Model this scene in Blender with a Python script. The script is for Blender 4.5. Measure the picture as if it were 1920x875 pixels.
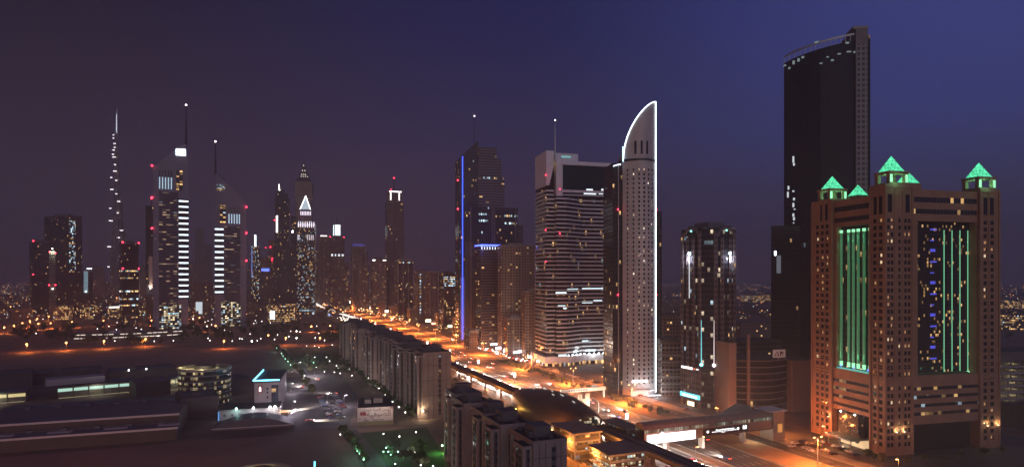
import bpy, bmesh, math, random
from mathutils import Vector, Matrix

for o in list(bpy.data.objects):
    bpy.data.objects.remove(o)
SC = bpy.context.scene
COL = SC.collection
R = math.radians

# ------------------------------------------------------------------ camera
CAM_H, FPX, HOR, CX = 90.0, 1200.0, 518.0, 960.0
cam_data = bpy.data.cameras.new("camera")
cam = bpy.data.objects.new("camera", cam_data)
COL.objects.link(cam)
cam.location = (0, 0, CAM_H)
cam.rotation_euler = (R(90), 0, 0)
cam_data.sensor_fit = 'HORIZONTAL'
cam_data.sensor_width = 36
cam_data.lens = 36 * FPX / 1920
cam_data.shift_y = (HOR - 437.5) / 1920
cam_data.clip_start = 1
cam_data.clip_end = 30000
SC.camera = cam

# ------------------------------------------------------------------ world, dusk glow, exposure
SC.view_settings.view_transform = 'Standard'
SC.view_settings.look = 'None'
SC.view_settings.exposure = 0
SC.view_settings.gamma = 1
SC.view_settings.use_curve_mapping = False
SC.cycles.use_denoising = True
SC.cycles.use_light_tree = True
SC.cycles.max_bounces = 5
SC.cycles.diffuse_bounces = 2
SC.cycles.glossy_bounces = 3
SC.cycles.transmission_bounces = 2
SC.cycles.volume_bounces = 1
SC.cycles.transparent_max_bounces = 4
SC.cycles.sample_clamp_indirect = 1.5
SC.cycles.sample_clamp_direct = 0
SC.cycles.caustics_reflective = False
SC.cycles.caustics_refractive = False


def lin(r, g, b, k=1.0):
    def f(c):
        c /= 255.0
        return (c / 12.92 if c <= .04045 else ((c + .055) / 1.055) ** 2.4) * k
    return (f(r), f(g), f(b), 1)


world = bpy.data.worlds.new("World")
SC.world = world
world.use_nodes = True
nt = world.node_tree
bg = nt.nodes['Background']
tc = nt.nodes.new('ShaderNodeTexCoord')
sx = nt.nodes.new('ShaderNodeSeparateXYZ')
nt.links.new(tc.outputs['Generated'], sx.inputs[0])


def ramp(stops):
    n = nt.nodes.new('ShaderNodeValToRGB')
    e = n.color_ramp.elements
    e[0].position, e[0].color = stops[0]
    e[1].position, e[1].color = stops[-1]
    for p, c in stops[1:-1]:
        k = e.new(p)
        k.color = c
    nt.links.new(sx.outputs['Z'], n.inputs[0])
    return n


SKYK = 1.0
rl = ramp([(0, lin(66, 46, 52, SKYK)), (.08, lin(54, 40, 52, SKYK)), (.20, lin(31, 26, 45, SKYK)),
           (.36, lin(6, 8, 30, SKYK)), (1, lin(15, 15, 38, SKYK))])
rr = ramp([(0, lin(78, 64, 80, SKYK)), (.07, lin(63, 63, 100, SKYK)), (.20, lin(54, 69, 138, SKYK)),
           (.36, lin(56, 68, 140, SKYK)), (1, lin(24, 28, 72, SKYK))])
rm = ramp([(0, lin(70, 49, 62, SKYK)), (.07, lin(62, 45, 64, SKYK)), (.20, lin(34, 39, 80, SKYK)), (.36, lin(4, 24, 78, SKYK)), (1, lin(13, 17, 52, SKYK))])


def across(a, b, x0, x1):
    mr = nt.nodes.new('ShaderNodeMapRange')
    mr.interpolation_type = 'SMOOTHSTEP'
    mr.inputs['From Min'].default_value = x0
    mr.inputs['From Max'].default_value = x1
    nt.links.new(sx.outputs['X'], mr.inputs['Value'])
    mx = nt.nodes.new('ShaderNodeMix')
    mx.data_type = 'RGBA'
    nt.links.new(mr.outputs[0], mx.inputs[0])
    nt.links.new(a, mx.inputs[6])
    nt.links.new(b, mx.inputs[7])
    return mx


mx = across(across(rl.outputs[0], rm.outputs[0], -.62, .02).outputs[2], rr.outputs[0], -.02, .60)
sky = nt.nodes.new('ShaderNodeTexSky')
sky.sky_type = 'NISHITA'
sky.sun_disc = False
sky.sun_elevation = R(-4)
sky.sun_rotation = R(200)
sm_ = nt.nodes.new('ShaderNodeMix')
sm_.data_type = 'RGBA'
sm_.blend_type = 'ADD'
sm_.inputs[0].default_value = 0.02
nt.links.new(mx.outputs[2], sm_.inputs[6])
nt.links.new(sky.outputs[0], sm_.inputs[7])
nt.links.new(sm_.outputs[2], bg.inputs[0])
bg.inputs[1].default_value = 1.0

# last glow of dusk from behind the camera, low over the sea
sl = bpy.data.lights.new("dusk_glow", 'SUN')
sl.energy = 0.5
sl.angle = R(50)
sl.color = (1.0, .87, .93)
so = bpy.data.objects.new("dusk_glow", sl)
COL.objects.link(so)
so.rotation_euler = Vector((-.06, 1, -.16)).to_track_quat('-Z', 'Y').to_euler()

HAZE = 0.00024

# ------------------------------------------------------------------ helpers
UR = R(22.54)
CU, SU = math.cos(UR), math.sin(UR)


def W(px, py, z=0.0):
    d = FPX * (CAM_H - z) / (py - HOR)
    return Vector(((px - CX) / FPX * d, d, z))


def rp(s, t, z=0.0):
    """a point in the highway's own frame: s metres along it, t metres to its far side"""
    return Vector((103.1 - SU * s + CU * t, 300 + CU * s + SU * t, z))


class MB:
    def __init__(self):
        self.v, self.f, self.uv, self.mi = [], [], [], []

    def face(self, idx, uv=None, m=0):
        self.f.append(idx)
        if uv is None:
            uv = [(self.v[i][0], self.v[i][1]) for i in idx]
        self.uv.append(uv)
        self.mi.append(m)

    def poly(self, pts, m=0, uv=None):
        b = len(self.v)
        self.v += [tuple(p) for p in pts]
        self.face(list(range(b, b + len(pts))), uv, m)
        return self

    def prism(self, poly, z0, z1, m=0, top=True, bot=False, tm=None, ktop=None, u0=0.0, closed=True):
        """poly counter-clockwise seen from above; ktop(x,y)->(x,y) moves the upper ring; z0, z1 may be functions of (x, y)"""
        n = len(poly)
        b = len(self.v)
        f0 = z0 if callable(z0) else (lambda x, y: z0)
        f1 = z1 if callable(z1) else (lambda x, y: z1)
        self.v += [(x, y, f0(x, y)) for x, y in poly]
        up = [ktop(x, y) if ktop else (x, y) for x, y in poly]
        self.v += [(x, y, f1(x, y)) for x, y in up]
        u = u0
        for i in range(n if closed else n - 1):
            j = (i + 1) % n
            L = math.hypot(poly[j][0] - poly[i][0], poly[j][1] - poly[i][1])
            self.face([b + i, b + j, b + n + j, b + n + i],
                      [(u, self.v[b + i][2]), (u + L, self.v[b + j][2]), (u + L, self.v[b + n + j][2]), (u, self.v[b + n + i][2])], m)
            u += L
        if top:
            self.face([b + n + i for i in range(n)], None, m if tm is None else tm)
        if bot:
            self.face([b + i for i in reversed(range(n))], None, m if tm is None else tm)
        return self

    def box(self, x0, x1, y0, y1, z0, z1, m=0, bot=True, tm=None):
        return self.prism([(x0, y0), (x1, y0), (x1, y1), (x0, y1)], z0, z1, m, True, bot, tm)

    def front(self, poly, y0, y1, m=0, back_k=1.0):
        """poly of (x, z), counter-clockwise seen from -y, pushed back from y0 to y1"""
        n = len(poly)
        b = len(self.v)
        xc = sum(p[0] for p in poly) / n
        self.v += [(x, y0, z) for x, z in poly] + [(xc + (x - xc) * back_k, y1, z) for x, z in poly]
        self.face([b + i for i in range(n)], [(x, z) for x, z in poly], m)
        self.face([b + n + i for i in reversed(range(n))], [(x, z) for x, z in reversed(poly)], m)
        for i in range(n):
            j = (i + 1) % n
            (xa, za), (xb, zb) = poly[i], poly[j]
            if abs(xa - xb) < abs(za - zb):
                uv = [(0, zb), (0, za), (y1 - y0, za), (y1 - y0, zb)]
            else:
                uv = [(xb, 0), (xa, 0), (xa, y1 - y0), (xb, y1 - y0)]
            self.face([b + j, b + i, b + n + i, b + n + j], uv, m)
        return self

    def tube(self, pts, r, n=6, m=0, r1=None, caps=True):
        pts = [Vector(p) for p in pts]
        r1 = r if r1 is None else r1
        rings = []
        for k, p in enumerate(pts):
            a = pts[max(0, k - 1)]
            c = pts[min(len(pts) - 1, k + 1)]
            d = (c - a).normalized()
            ref = Vector((0, 0, 1)) if abs(d.z) < .9 else Vector((1, 0, 0))
            e1 = d.cross(ref).normalized()
            e2 = d.cross(e1).normalized()
            rad = r + (r1 - r) * k / max(1, len(pts) - 1)
            b = len(self.v)
            self.v += [tuple(p + (e1 * math.cos(2 * math.pi * i / n) + e2 * math.sin(2 * math.pi * i / n)) * rad) for i in range(n)]
            rings.append(b)
        for a, b in zip(rings, rings[1:]):
            for i in range(n):
                j = (i + 1) % n
                self.face([a + i, a + j, b + j, b + i], None, m)
        if caps:
            self.face([rings[0] + i for i in reversed(range(n))], None, m)
            self.face([rings[-1] + i for i in range(n)], None, m)
        return self

    def ball(self, c, r, m=0, n=8, k=5, sz=1.0):
        c = Vector(c)
        b = len(self.v)
        self.v.append((c.x, c.y, c.z - r * sz))
        for j in range(1, k):
            a = -math.pi / 2 + math.pi * j / k
            self.v += [(c.x + r * math.cos(a) * math.cos(2 * math.pi * i / n), c.y + r * math.cos(a) * math.sin(2 * math.pi * i / n),
                        c.z + r * sz * math.sin(a)) for i in range(n)]
        self.v.append((c.x, c.y, c.z + r * sz))
        t = len(self.v) - 1
        for i in range(n):
            j = (i + 1) % n
            self.face([b, b + 1 + j, b + 1 + i], None, m)
            for q in range(k - 2):
                o = b + 1 + q * n
                self.face([o + i, o + j, o + n + j, o + n + i], None, m)
            o = b + 1 + (k - 2) * n
            self.face([o + i, o + j, t], None, m)
        return self

    def xf(self, M, start=0):
        for i in range(start, len(self.v)):
            self.v[i] = tuple(M @ Vector(self.v[i]))
        return self

    def mesh(self, name, mats, smooth=False):
        me = bpy.data.meshes.new(name)
        me.from_pydata(self.v, [], self.f)
        ul = me.uv_layers.new(name="UVMap")
        flat = [c for u in self.uv for p in u for c in p]
        ul.data.foreach_set("uv", flat)
        if not isinstance(mats, (list, tuple)):
            mats = [mats]
        for m in mats:
            me.materials.append(m)
        if len(mats) > 1:
            me.polygons.foreach_set("material_index", self.mi)
        if smooth:
            me.polygons.foreach_set("use_smooth", [True] * len(me.polygons))
        me.update()
        return me


def part(name, mb, mats, parent=None, label=None, kind=None, smooth=False):
    o = bpy.data.objects.new(name, mb.mesh(name, mats, smooth))
    COL.objects.link(o)
    if parent is not None:
        o.parent = parent
    if label:
        o['label'] = label
    if kind:
        o['kind'] = kind
    return o


def tag(o, label, cat, group=None):
    o['label'] = label
    o['category'] = cat
    if group:
        o['group'] = group
    return o


def thing(name, label, cat, loc=(0, 0, 0), rz=0.0, group=None):
    o = bpy.data.objects.new(name, None)
    COL.objects.link(o)
    o.location = loc
    o.rotation_euler = (0, 0, rz)
    o.empty_display_size = .5
    return tag(o, label, cat, group)


def structure(name, mb, mats, kind='structure'):
    return part(name, mb, mats, None, None, kind)


KIDS = {}


def dup(root, loc, rz=0.0, label=None, group=None, scale=None):
    if root not in KIDS:
        KIDS[root] = [(c, list(c.children)) for c in root.children]
    r = root.copy()
    COL.objects.link(r)
    r.location = loc
    r.rotation_euler = (0, 0, rz)
    if scale:
        r.scale = (scale,) * 3
    if label:
        r['label'] = label
    if group:
        r['group'] = group
    for ch, gs in KIDS[root]:
        c = ch.copy()
        COL.objects.link(c)
        c.parent = r
        for g in gs:
            d = g.copy()
            COL.objects.link(d)
            d.parent = c
    return r


_W = ('first second third fourth fifth sixth seventh eighth ninth tenth eleventh twelfth thirteenth fourteenth fifteenth sixteenth '
      'seventeenth eighteenth nineteenth').split()
_T = {2: 'twenty', 3: 'thirty', 4: 'forty', 5: 'fifty', 6: 'sixty', 7: 'seventy', 8: 'eighty', 9: 'ninety'}
_TT = {2: 'twentieth', 3: 'thirtieth', 4: 'fortieth', 5: 'fiftieth', 6: 'sixtieth', 7: 'seventieth', 8: 'eightieth', 9: 'ninetieth'}


def nth(n):
    if n >= 100:
        return 'hundred-and-' + nth(n - 100) if n > 100 else 'hundredth'
    if n < 20:
        return _W[n - 1]
    return _TT[n // 10] if n % 10 == 0 else _T[n // 10] + '-' + _W[n % 10 - 1]


# ------------------------------------------------------------------ materials
MATS = {}


def new_mat(name):
    m = bpy.data.materials.new(name)
    m.use_nodes = True
    return m, m.node_tree, m.node_tree.nodes['Principled BSDF']


class NT:
    def __init__(self, t):
        self.t = t

    def put(self, sock, v):
        if isinstance(v, bpy.types.NodeSocket):
            self.t.links.new(v, sock)
        else:
            sock.default_value = v

    def math(self, op, a, b=0.0, c=None):
        n = self.t.nodes.new('ShaderNodeMath')
        n.operation = op
        self.put(n.inputs[0], a)
        self.put(n.inputs[1], b)
        if c is not None:
            self.put(n.inputs[2], c)
        return n.outputs[0]

    def mix(self, f, a, b, blend='MIX'):
        n = self.t.nodes.new('ShaderNodeMix')
        n.data_type = 'RGBA'
        n.blend_type = blend
        self.put(n.inputs[0], f)
        self.put(n.inputs[6], a)
        self.put(n.inputs[7], b)
        return n.outputs[2]

    def node(self, t):
        return self.t.nodes.new(t)


def c4(c):
    return tuple(c) + (1,) if len(c) == 3 else tuple(c)


def plain(name, col, rough=.8, var=.25, scale=.3, metal=0.0, col2=None, bump=0.0, spec=.5):
    """a surface with soft blotches of wear; col2 is the colour of the blotches"""
    if name in MATS:
        return MATS[name]
    m, t, p = new_mat(name)
    N = NT(t)
    tc = N.node('ShaderNodeTexCoord')
    n = N.node('ShaderNodeTexNoise')
    n.inputs['Scale'].default_value = scale
    n.inputs['Detail'].default_value = 6
    n.inputs['Roughness'].default_value = .65
    t.links.new(tc.outputs['Object'], n.inputs['Vector'])
    col = c4(col)
    c2 = c4(col2) if col2 else tuple(x * (1 - var) for x in col[:3]) + (1,)
    r = N.node('ShaderNodeValToRGB')
    r.color_ramp.elements[0].position = .38
    r.color_ramp.elements[1].position = .62
    r.color_ramp.elements[0].color = c2
    r.color_ramp.elements[1].color = col
    t.links.new(n.outputs['Fac'], r.inputs[0])
    t.links.new(r.outputs[0], p.inputs['Base Color'])
    p.inputs['Roughness'].default_value = rough
    p.inputs['Metallic'].default_value = metal
    p.inputs['Specular IOR Level'].default_value = spec
    if bump:
        b = N.node('ShaderNodeBump')
        b.inputs['Strength'].default_value = bump
        b.inputs['Distance'].default_value = .3
        t.links.new(n.outputs['Fac'], b.inputs['Height'])
        t.links.new(b.outputs[0], p.inputs['Normal'])
    MATS[name] = m
    return m


def glow(name, col, s, sampled=True):
    """something that gives off light"""
    if name in MATS:
        return MATS[name]
    m, t, p = new_mat(name)
    p.inputs['Base Color'].default_value = (.2, .2, .2, 1)
    p.inputs['Emission Color'].default_value = c4(col)
    p.inputs['Emission Strength'].default_value = s
    m.cycles.emission_sampling = 'AUTO' if sampled else 'NONE'
    MATS[name] = m
    return m


WARM, COOL, WHITE = (1.0, .58, .22), (.62, .86, 1.0), (1.0, .88, .68)


def facade(name, wall, glass=(.02, .022, .03), w=3.0, h=3.5, win=(.2, .8, .28, .82), lit=.1, rowp=0.0, rowk=6.0,
           ca=WARM, cb=COOL, warm=.6, s=2.0, grough=.12, wrough=.75, group=4.0, seed=0.0, spec=.22, clump=.0):
    """a wall of windows in metres of the face's own UV: piers and spandrels, dark glass, some rooms lit"""
    if name in MATS:
        return MATS[name]
    m, t, p = new_mat(name)
    N = NT(t)
    uv = N.node('ShaderNodeUVMap')
    sp = N.node('ShaderNodeSeparateXYZ')
    t.links.new(uv.outputs[0], sp.inputs[0])
    oi = N.node('ShaderNodeObjectInfo')
    sd = N.math('MULTIPLY_ADD', oi.outputs['Random'], 57.0, seed)
    uu = N.math('DIVIDE', sp.outputs[0], w)
    vv = N.math('DIVIDE', sp.outputs[1], h)
    cu, cv = N.math('FLOOR', uu), N.math('FLOOR', vv)
    fu, fv = N.math('FRACT', uu), N.math('FRACT', vv)

    def hash3(a, b, c):
        cx = N.node('ShaderNodeCombineXYZ')
        N.put(cx.inputs[0], N.math('ADD', a, .5))
        N.put(cx.inputs[1], N.math('ADD', b, .5))
        N.put(cx.inputs[2], c)
        wn = N.node('ShaderNodeTexWhiteNoise')
        t.links.new(cx.outputs[0], wn.inputs['Vector'])
        sc = N.node('ShaderNodeSeparateColor')
        t.links.new(wn.outputs['Color'], sc.inputs[0])
        return wn.outputs['Value'], sc.outputs[0], sc.outputs[1], sc.outputs[2]
    v, r1, g1, b1 = hash3(cu, cv, sd)
    gv, gr, gg, gb = hash3(N.math('FLOOR', N.math('DIVIDE', cu, group)), cv, N.math('ADD', sd, 13.7))
    pl = N.math('MULTIPLY_ADD', N.math('LESS_THAN', gv, rowp), lit * rowk, lit)
    if clump:
        cn = N.node('ShaderNodeTexNoise')
        cn.inputs['Scale'].default_value = 1.0
        cx = N.node('ShaderNodeCombineXYZ')
        N.put(cx.inputs[0], N.math('MULTIPLY', cu, .11))
        N.put(cx.inputs[1], N.math('MULTIPLY', cv, .13))
        N.put(cx.inputs[2], sd)
        t.links.new(cx.outputs[0], cn.inputs['Vector'])
        k = N.math('MAXIMUM', N.math('MULTIPLY_ADD', cn.outputs['Fac'], 2 * 3.0 * clump, 1 - 3.0 * clump), 0.05)
        pl = N.math('MULTIPLY', pl, k)
    on = N.math('LESS_THAN', v, pl)
    a, b, c, d = win
    mask = N.math('MULTIPLY', N.math('MULTIPLY', N.math('GREATER_THAN', fu, a), N.math('LESS_THAN', fu, b)),
                  N.math('MULTIPLY', N.math('GREATER_THAN', fv, c), N.math('LESS_THAN', fv, d)))
    # what shows of a room: brighter near its ceiling, broken up by blinds and furniture
    nz = N.node('ShaderNodeTexNoise')
    nz.inputs['Scale'].default_value = 1.6
    nz.inputs['Detail'].default_value = 2
    t.links.new(uv.outputs[0], nz.inputs['Vector'])
    room = N.math('MULTIPLY', N.math('MULTIPLY_ADD', fv, .8, .35), N.math('MULTIPLY_ADD', nz.outputs['Fac'], 1.4, .1))
    amp = N.math('MULTIPLY_ADD', N.math('POWER', b1, 2.0), 1.5, .25)
    es = N.math('MULTIPLY', N.math('MULTIPLY', N.math('MULTIPLY', on, mask), N.math('MULTIPLY', room, amp)), s)
    wm = N.math('LESS_THAN', N.math('MULTIPLY_ADD', gr, .5, N.math('MULTIPLY', r1, .5)), warm * .5 + .25 if 0 < warm < 1 else warm * 2 - .5)
    ec = N.mix(wm, c4(cb), c4(ca))
    big = N.node('ShaderNodeTexNoise')
    big.inputs['Scale'].default_value = .07
    big.inputs['Detail'].default_value = 5
    t.links.new(uv.outputs[0], big.inputs['Vector'])
    wallc = N.mix(big.outputs['Fac'], tuple(x * .78 for x in wall[:3]) + (1,), tuple(min(1, x * 1.18) for x in wall[:3]) + (1,))
    gl = N.mix(N.math('MULTIPLY', g1, .5), c4(glass), tuple(min(1, x * 2.2 + .004) for x in glass[:3]) + (1,))
    t.links.new(N.mix(mask, wallc, gl), p.inputs['Base Color'])
    t.links.new(N.math('MULTIPLY_ADD', mask, grough - wrough, wrough), p.inputs['Roughness'])
    p.inputs['Specular IOR Level'].default_value = spec
    t.links.new(ec, p.inputs['Emission Color'])
    t.links.new(es, p.inputs['Emission Strength'])
    m.cycles.emission_sampling = 'NONE'
    MATS[name] = m
    return m

# ------------------------------------------------------------------ shared surfaces
SAND = plain("sand", (.30, .205, .13), .95, .3, .05, col2=(.20, .135, .09))
DIRT = plain("dirt", (.22, .145, .115), .95, .3, .03, col2=(.13, .09, .075))
LOT = plain("lot_ground", (.26, .16, .14), .95, .3, .02, col2=(.19, .12, .105))
ASPH = plain("asphalt", (.085, .08, .078), .7, .3, .15)
ASPH2 = plain("old_asphalt", (.085, .08, .078), .8, .3, .1)
PAVE = plain("paving", (.27, .235, .2), .85, .2, .2)
KERB = plain("kerb", (.38, .36, .33), .85, .2, .5)
PAINT = plain("road_paint", (.75, .74, .7), .7, .15, 2)
CONC = plain("concrete", (.34, .315, .29), .85, .2, .2)
CONC_D = plain("dark_concrete", (.13, .12, .118), .85, .25, .2)
ROOF_D = plain("roof_felt", (.06, .055, .055), .9, .3, .3)
ROOF_G = plain("roof_grey", (.15, .14, .14), .9, .3, .2)
STEEL = plain("steel", (.35, .35, .36), .45, .15, 1, metal=.6)
DARKM = plain("dark_metal", (.045, .045, .05), .4, .2, 1, metal=.5)
WHITEP = plain("white_panel", (.66, .65, .64), .6, .1, .3)
LEAF = plain("foliage", (.06, .085, .032), .8, .5, .7, col2=(.028, .045, .018))
LEAF2 = plain("dusty_foliage", (.09, .10, .045), .85, .4, .7, col2=(.045, .055, .025))
BARK = plain("bark", (.11, .08, .06), .9, .3, 2)
GLASS_D = plain("dark_glass", (.016, .018, .022), .08, .2, .2, spec=.25)

E_SOD = glow("sodium_lens", (1.0, .42, .13), 20, False)
E_SODF = glow("far_sodium_lens", (1.0, .40, .12), 8, False)
E_WHT = glow("white_lens", (1.0, .96, .9), 12, False)
E_COOL = glow("cool_lens", (.8, .93, 1.0), 12, False)
E_GRN = glow("greenish_lens", (.5, 1.0, .75), 7, False)
E_RED = glow("beacon_red", (1.0, .02, .05), 14, False)
E_HEAD = glow("headlight_lens", (1.0, .84, .70), 70, False)
E_TAIL = glow("taillight_lens", (1.0, .06, .02), 12, False)

# ------------------------------------------------------------------ ground, roads
g = MB().poly([(-9000, -300, 0), (9000, -300, 0), (9000, 12000, 0), (-9000, 12000, 0)])
structure("ground", g, DIRT)


def strip(t0, t1, s0, s1, z, step=40.0):
    mb = MB()
    mb.poly([rp(s0, t0, z), rp(s0, t1, z), rp(s1, t1, z), rp(s1, t0, z)])
    return mb


S0, S1 = -180, 3300
structure("highway_roadbed", strip(-64, 66, S0, S1, .02), SAND)
structure("near_carriageway", strip(-29.5, -3, S0, S1, .05), ASPH)
structure("far_carriageway", strip(3, 26, S0, S1, .05), ASPH)
structure("service_road", strip(46, 57, S0, S1, .05), ASPH2)
structure("viaduct_side_road", strip(-60, -50, S0, S1, .05), ASPH2)
structure("pavement", strip(57.5, 66, S0, S1, .06), PAVE)
kb = MB()
for t in (-29.8, -3.2, 3.0, 26.0, 45.8, 57.0, -50.0, -60.3):
    a, b = rp(S0, t), rp(S0, t + .3)
    c, d = rp(S1, t + .3), rp(S1, t)
    kb.prism([(a.x, a.y), (b.x, b.y), (c.x, c.y), (d.x, d.y)], 0, .2)
structure("kerb", kb, KERB)
pm = MB()
for t in (-25.6, -22, -18.3, -14.6, -10.9, -7.2, 6.8, 10.5, 14.2, 17.9, 21.6, 51.5):
    for s in range(-60, 1200, 12):
        pm.poly([rp(s, t - .12, .054), rp(s, t + .12, .054), rp(s + 4.5, t + .12, .054), rp(s + 4.5, t - .12, .054)])
for t in (-28.6, -4, 4, 25):
    pm.poly([rp(S0, t - .12, .054), rp(S0, t + .12, .054), rp(S1, t + .12, .054), rp(S1, t - .12, .054)])
structure("road_markings", pm, PAINT)
# tarmac forecourts beyond the service road, each its own flat sheet
for (s0, s1, t0, t1, z, m) in ((120, 330, 66, 150, .03, ASPH2), (330, 900, 66, 95, .03, ASPH2), (-120, 40, 62, 190, .03, ASPH2), (40, 118, 66, 90, .03, ASPH2)):
    structure("forecourt_ground", strip(t0, t1, s0, s1, z), m)


def road_px(name, pts, width, z, m):
    """a road along ground points read from the photograph"""
    mb = MB()
    P = [W(*p) for p in pts]
    L, Rr = [], []
    for i, p in enumerate(P):
        d = (P[min(i + 1, len(P) - 1)] - P[max(i - 1, 0)])
        n = Vector((-d.y, d.x, 0)).normalized() * width / 2
        L.append(p + n)
        Rr.append(p - n)
    for i in range(len(P) - 1):
        mb.poly([(Rr[i].x, Rr[i].y, z), (Rr[i + 1].x, Rr[i + 1].y, z), (L[i + 1].x, L[i + 1].y, z), (L[i].x, L[i].y, z)])
    return structure(name, mb, m)


def area_px(name, pts, z, m):
    return structure(name, MB().poly([(p.x, p.y, z) for p in (W(*q) for q in pts)]), m)


area_px("vacant_lot", [(-60, 730), (-60, 676), (300, 659), (505, 648), (540, 700), (400, 706)], .02, LOT)
area_px("sand_lot", [(-60, 1100), (-60, 862), (400, 824), (650, 806), (760, 1100)], .02, LOT)
area_px("lawn", [(527, 652), (640, 648), (646, 672), (560, 700)], .02, plain("lawn_grass", (.045, .085, .035), .95, .4, .1))
area_px("forecourt", [(530, 712), (590, 690), (640, 700), (672, 742), (655, 798), (520, 800), (505, 770)], .03, ASPH2)
road_px("cross_road", [(-120, 672), (300, 651), (660, 637)], 22, .05, ASPH2)
road_px("front_road", [(-160, 866), (400, 814), (640, 800), (830, 790)], 11, .05, plain("brown_asphalt", (.15, .10, .08), .8, .3, .1))
road_px("avenue_road", [(517, 646), (545, 672), (572, 697), (600, 722), (560, 745), (545, 790)], 12, .06, ASPH2)
road_px("garden_road", [(690, 640), (560, 655), (700, 652)], 6, .04, ASPH2)
road_px("palm_road", [(652, 806), (690, 850), (740, 930)], 10, .05, ASPH2)
road_px("boulevard_road", [(-60, 628), (60, 607), (130, 592), (230, 575)], 22, .05, ASPH2)
area_px("planted_lot", [(662, 812), (800, 800), (830, 850), (850, 960), (740, 930)], .025, plain("lawn_grass", (.045, .085, .035), .95, .4, .1))

# ------------------------------------------------------------------ lamps
LAMPDATA = {}


def point(parent, loc, power, col, r=.4, key=None):
    k = (round(power), tuple(col), r)
    if k not in LAMPDATA:
        L = bpy.data.lights.new("lamp_light", 'POINT')
        L.energy = power
        L.color = col
        L.shadow_soft_size = r
        LAMPDATA[k] = L
    o = bpy.data.objects.new("lamp_light", LAMPDATA[k])
    COL.objects.link(o)
    o.parent = parent
    o.location = loc
    return o


SOD = (1.0, .25, .05)
ORANGE = (1.0, .42, .12)


def down(parent, loc, power, col, r=.4, size=150):
    k = ('spot', round(power), tuple(col), size)
    if k not in LAMPDATA:
        L = bpy.data.lights.new("lamp_light", 'SPOT')
        L.energy = power
        L.color = col
        L.shadow_soft_size = r
        L.spot_size = R(size)
        L.spot_blend = .35
        LAMPDATA[k] = L
    o = bpy.data.objects.new("lamp_light", LAMPDATA[k])
    COL.objects.link(o)
    o.parent = parent
    o.location = loc
    return o


def highway_lamp_proto():
    t = thing("highway_lamp", "x", "street lamp", (0, 0, 0), UR, "highway lamps along the verge")
    part("pole", MB().tube([(0, 0, 0), (0, 0, 13.6)], .22, 8, r1=.12), STEEL, t)
    part("base", MB().box(-.4, .4, -.4, .4, 0, .5), CONC, t)
    for k in (-1, 1):
        part("arm", MB().tube([(0, 0, 13.2), (k * .7, 0, 13.75), (k * 2.0, 0, 13.9)], .08, 6), STEEL, t)
        h = part("lamp_head", MB().box(k * 2.3 - .55, k * 2.3 + .55, -.22, .22, 13.85, 14.05), STEEL, t)
        part("lens", MB().ball((k * 2.3, 0, 13.75), .42, n=8, k=6, sz=.6), E_SOD, h)
    return t


HL = highway_lamp_proto()
hl_s = [147, 235, 333, 452, 555, 655, 755, 860, 970, 1080, 1200, 1320, 1450, 1580, 1720, 1880, 2050]
for i, s in enumerate([-12] + hl_s):
    lab = f"tall twin-arm highway lamp glowing orange on the sandy verge, {nth(i + 1)} along it from the footbridge"
    o = HL if i == 0 else dup(HL, rp(s, 41), UR)
    o.location = rp(s, 41)
    o['label'] = lab
    down(o, (-2, 0, 13.3), 88000 if s < 600 else 170000, SOD, .5, 165)
    if s > 400:
        point(o, (0, 0, 13.2), 16000, SOD, .5)


def advert_post_proto():
    t = thing("advert_post", "x", "advert post", (0, 0, 0), UR, "lit advert posts in the median")
    part("pole", MB().tube([(0, 0, 0), (0, 0, 7.2)], .16, 8), STEEL, t)
    p = part("advert_box", MB().box(-1.1, 1.1, -.25, .25, 4.6, 8.6), DARKM, t)
    part("advert_panel", MB().box(-.95, .95, -.29, -.26, 4.8, 8.4), glow("advert_white", (1.0, .93, .82), 4.5), p)
    part("advert_panel", MB().box(-.95, .95, .26, .29, 4.8, 8.4), glow("advert_white", (1.0, .93, .82), 4.5), p)
    part("foot", MB().box(-.35, .35, -.35, .35, 0, .4), CONC, t)
    return t


AP = advert_post_proto()
for i, d in enumerate([383, 543, 628, 716, 805, 900, 1010, 1130, 1270]):
    s = (d - 300) / CU
    o = AP if i == 0 else dup(AP, rp(s, 0), UR)
    o.location = rp(s, 0)
    o['label'] = f"slim median post with a small glowing white advert box, {nth(i + 1)} from the footbridge"
    down(o, (0, 0, 9.6), 52000, SOD, .5, 165)  # unseen orange spot added above the box to even out the road light


def street_lamp_proto(name, lens, h, label, grp, globe=.30):
    t = thing(name, label, "street lamp", (0, 0, -500), 0, grp)
    part("pole", MB().tube([(0, 0, 0), (0, 0, h)], .12, 6, r1=.07), STEEL, t)
    part("arm", MB().tube([(0, 0, h - .1), (.5, 0, h + .35), (1.2, 0, h + .4)], .06, 5), STEEL, t)
    hd = part("lamp_head", MB().box(.9, 1.9, -.17, .17, h + .38, h + .52), STEEL, t)
    part("lens", MB().ball((1.4, 0, h + .25), globe, n=8, k=6, sz=.7), lens, hd)
    return t


def globe_lamp_proto(name, lens, h, r):
    t = thing(name, "x", "garden lamp", (0, 0, -500), 0, None)
    part("pole", MB().tube([(0, 0, 0), (0, 0, h)], .09, 6), DARKM, t)
    part("globe", MB().ball((0, 0, h + r), r, n=8, k=6), lens, t)
    part("collar", MB().tube([(0, 0, h - .12), (0, 0, h + .06)], .2, 8), DARKM, t)
    return t


SLO = street_lamp_proto("street_lamp", E_SOD, 8.5, "x", "g")
SLW = street_lamp_proto("street_lamp", E_WHT, 7.5, "x", "g")
GLW = globe_lamp_proto("garden_lamp", E_WHT, 4.0, .32)
GLG = globe_lamp_proto("garden_lamp", E_GRN, 4.0, .34)
PROTO_USED = set()


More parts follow.
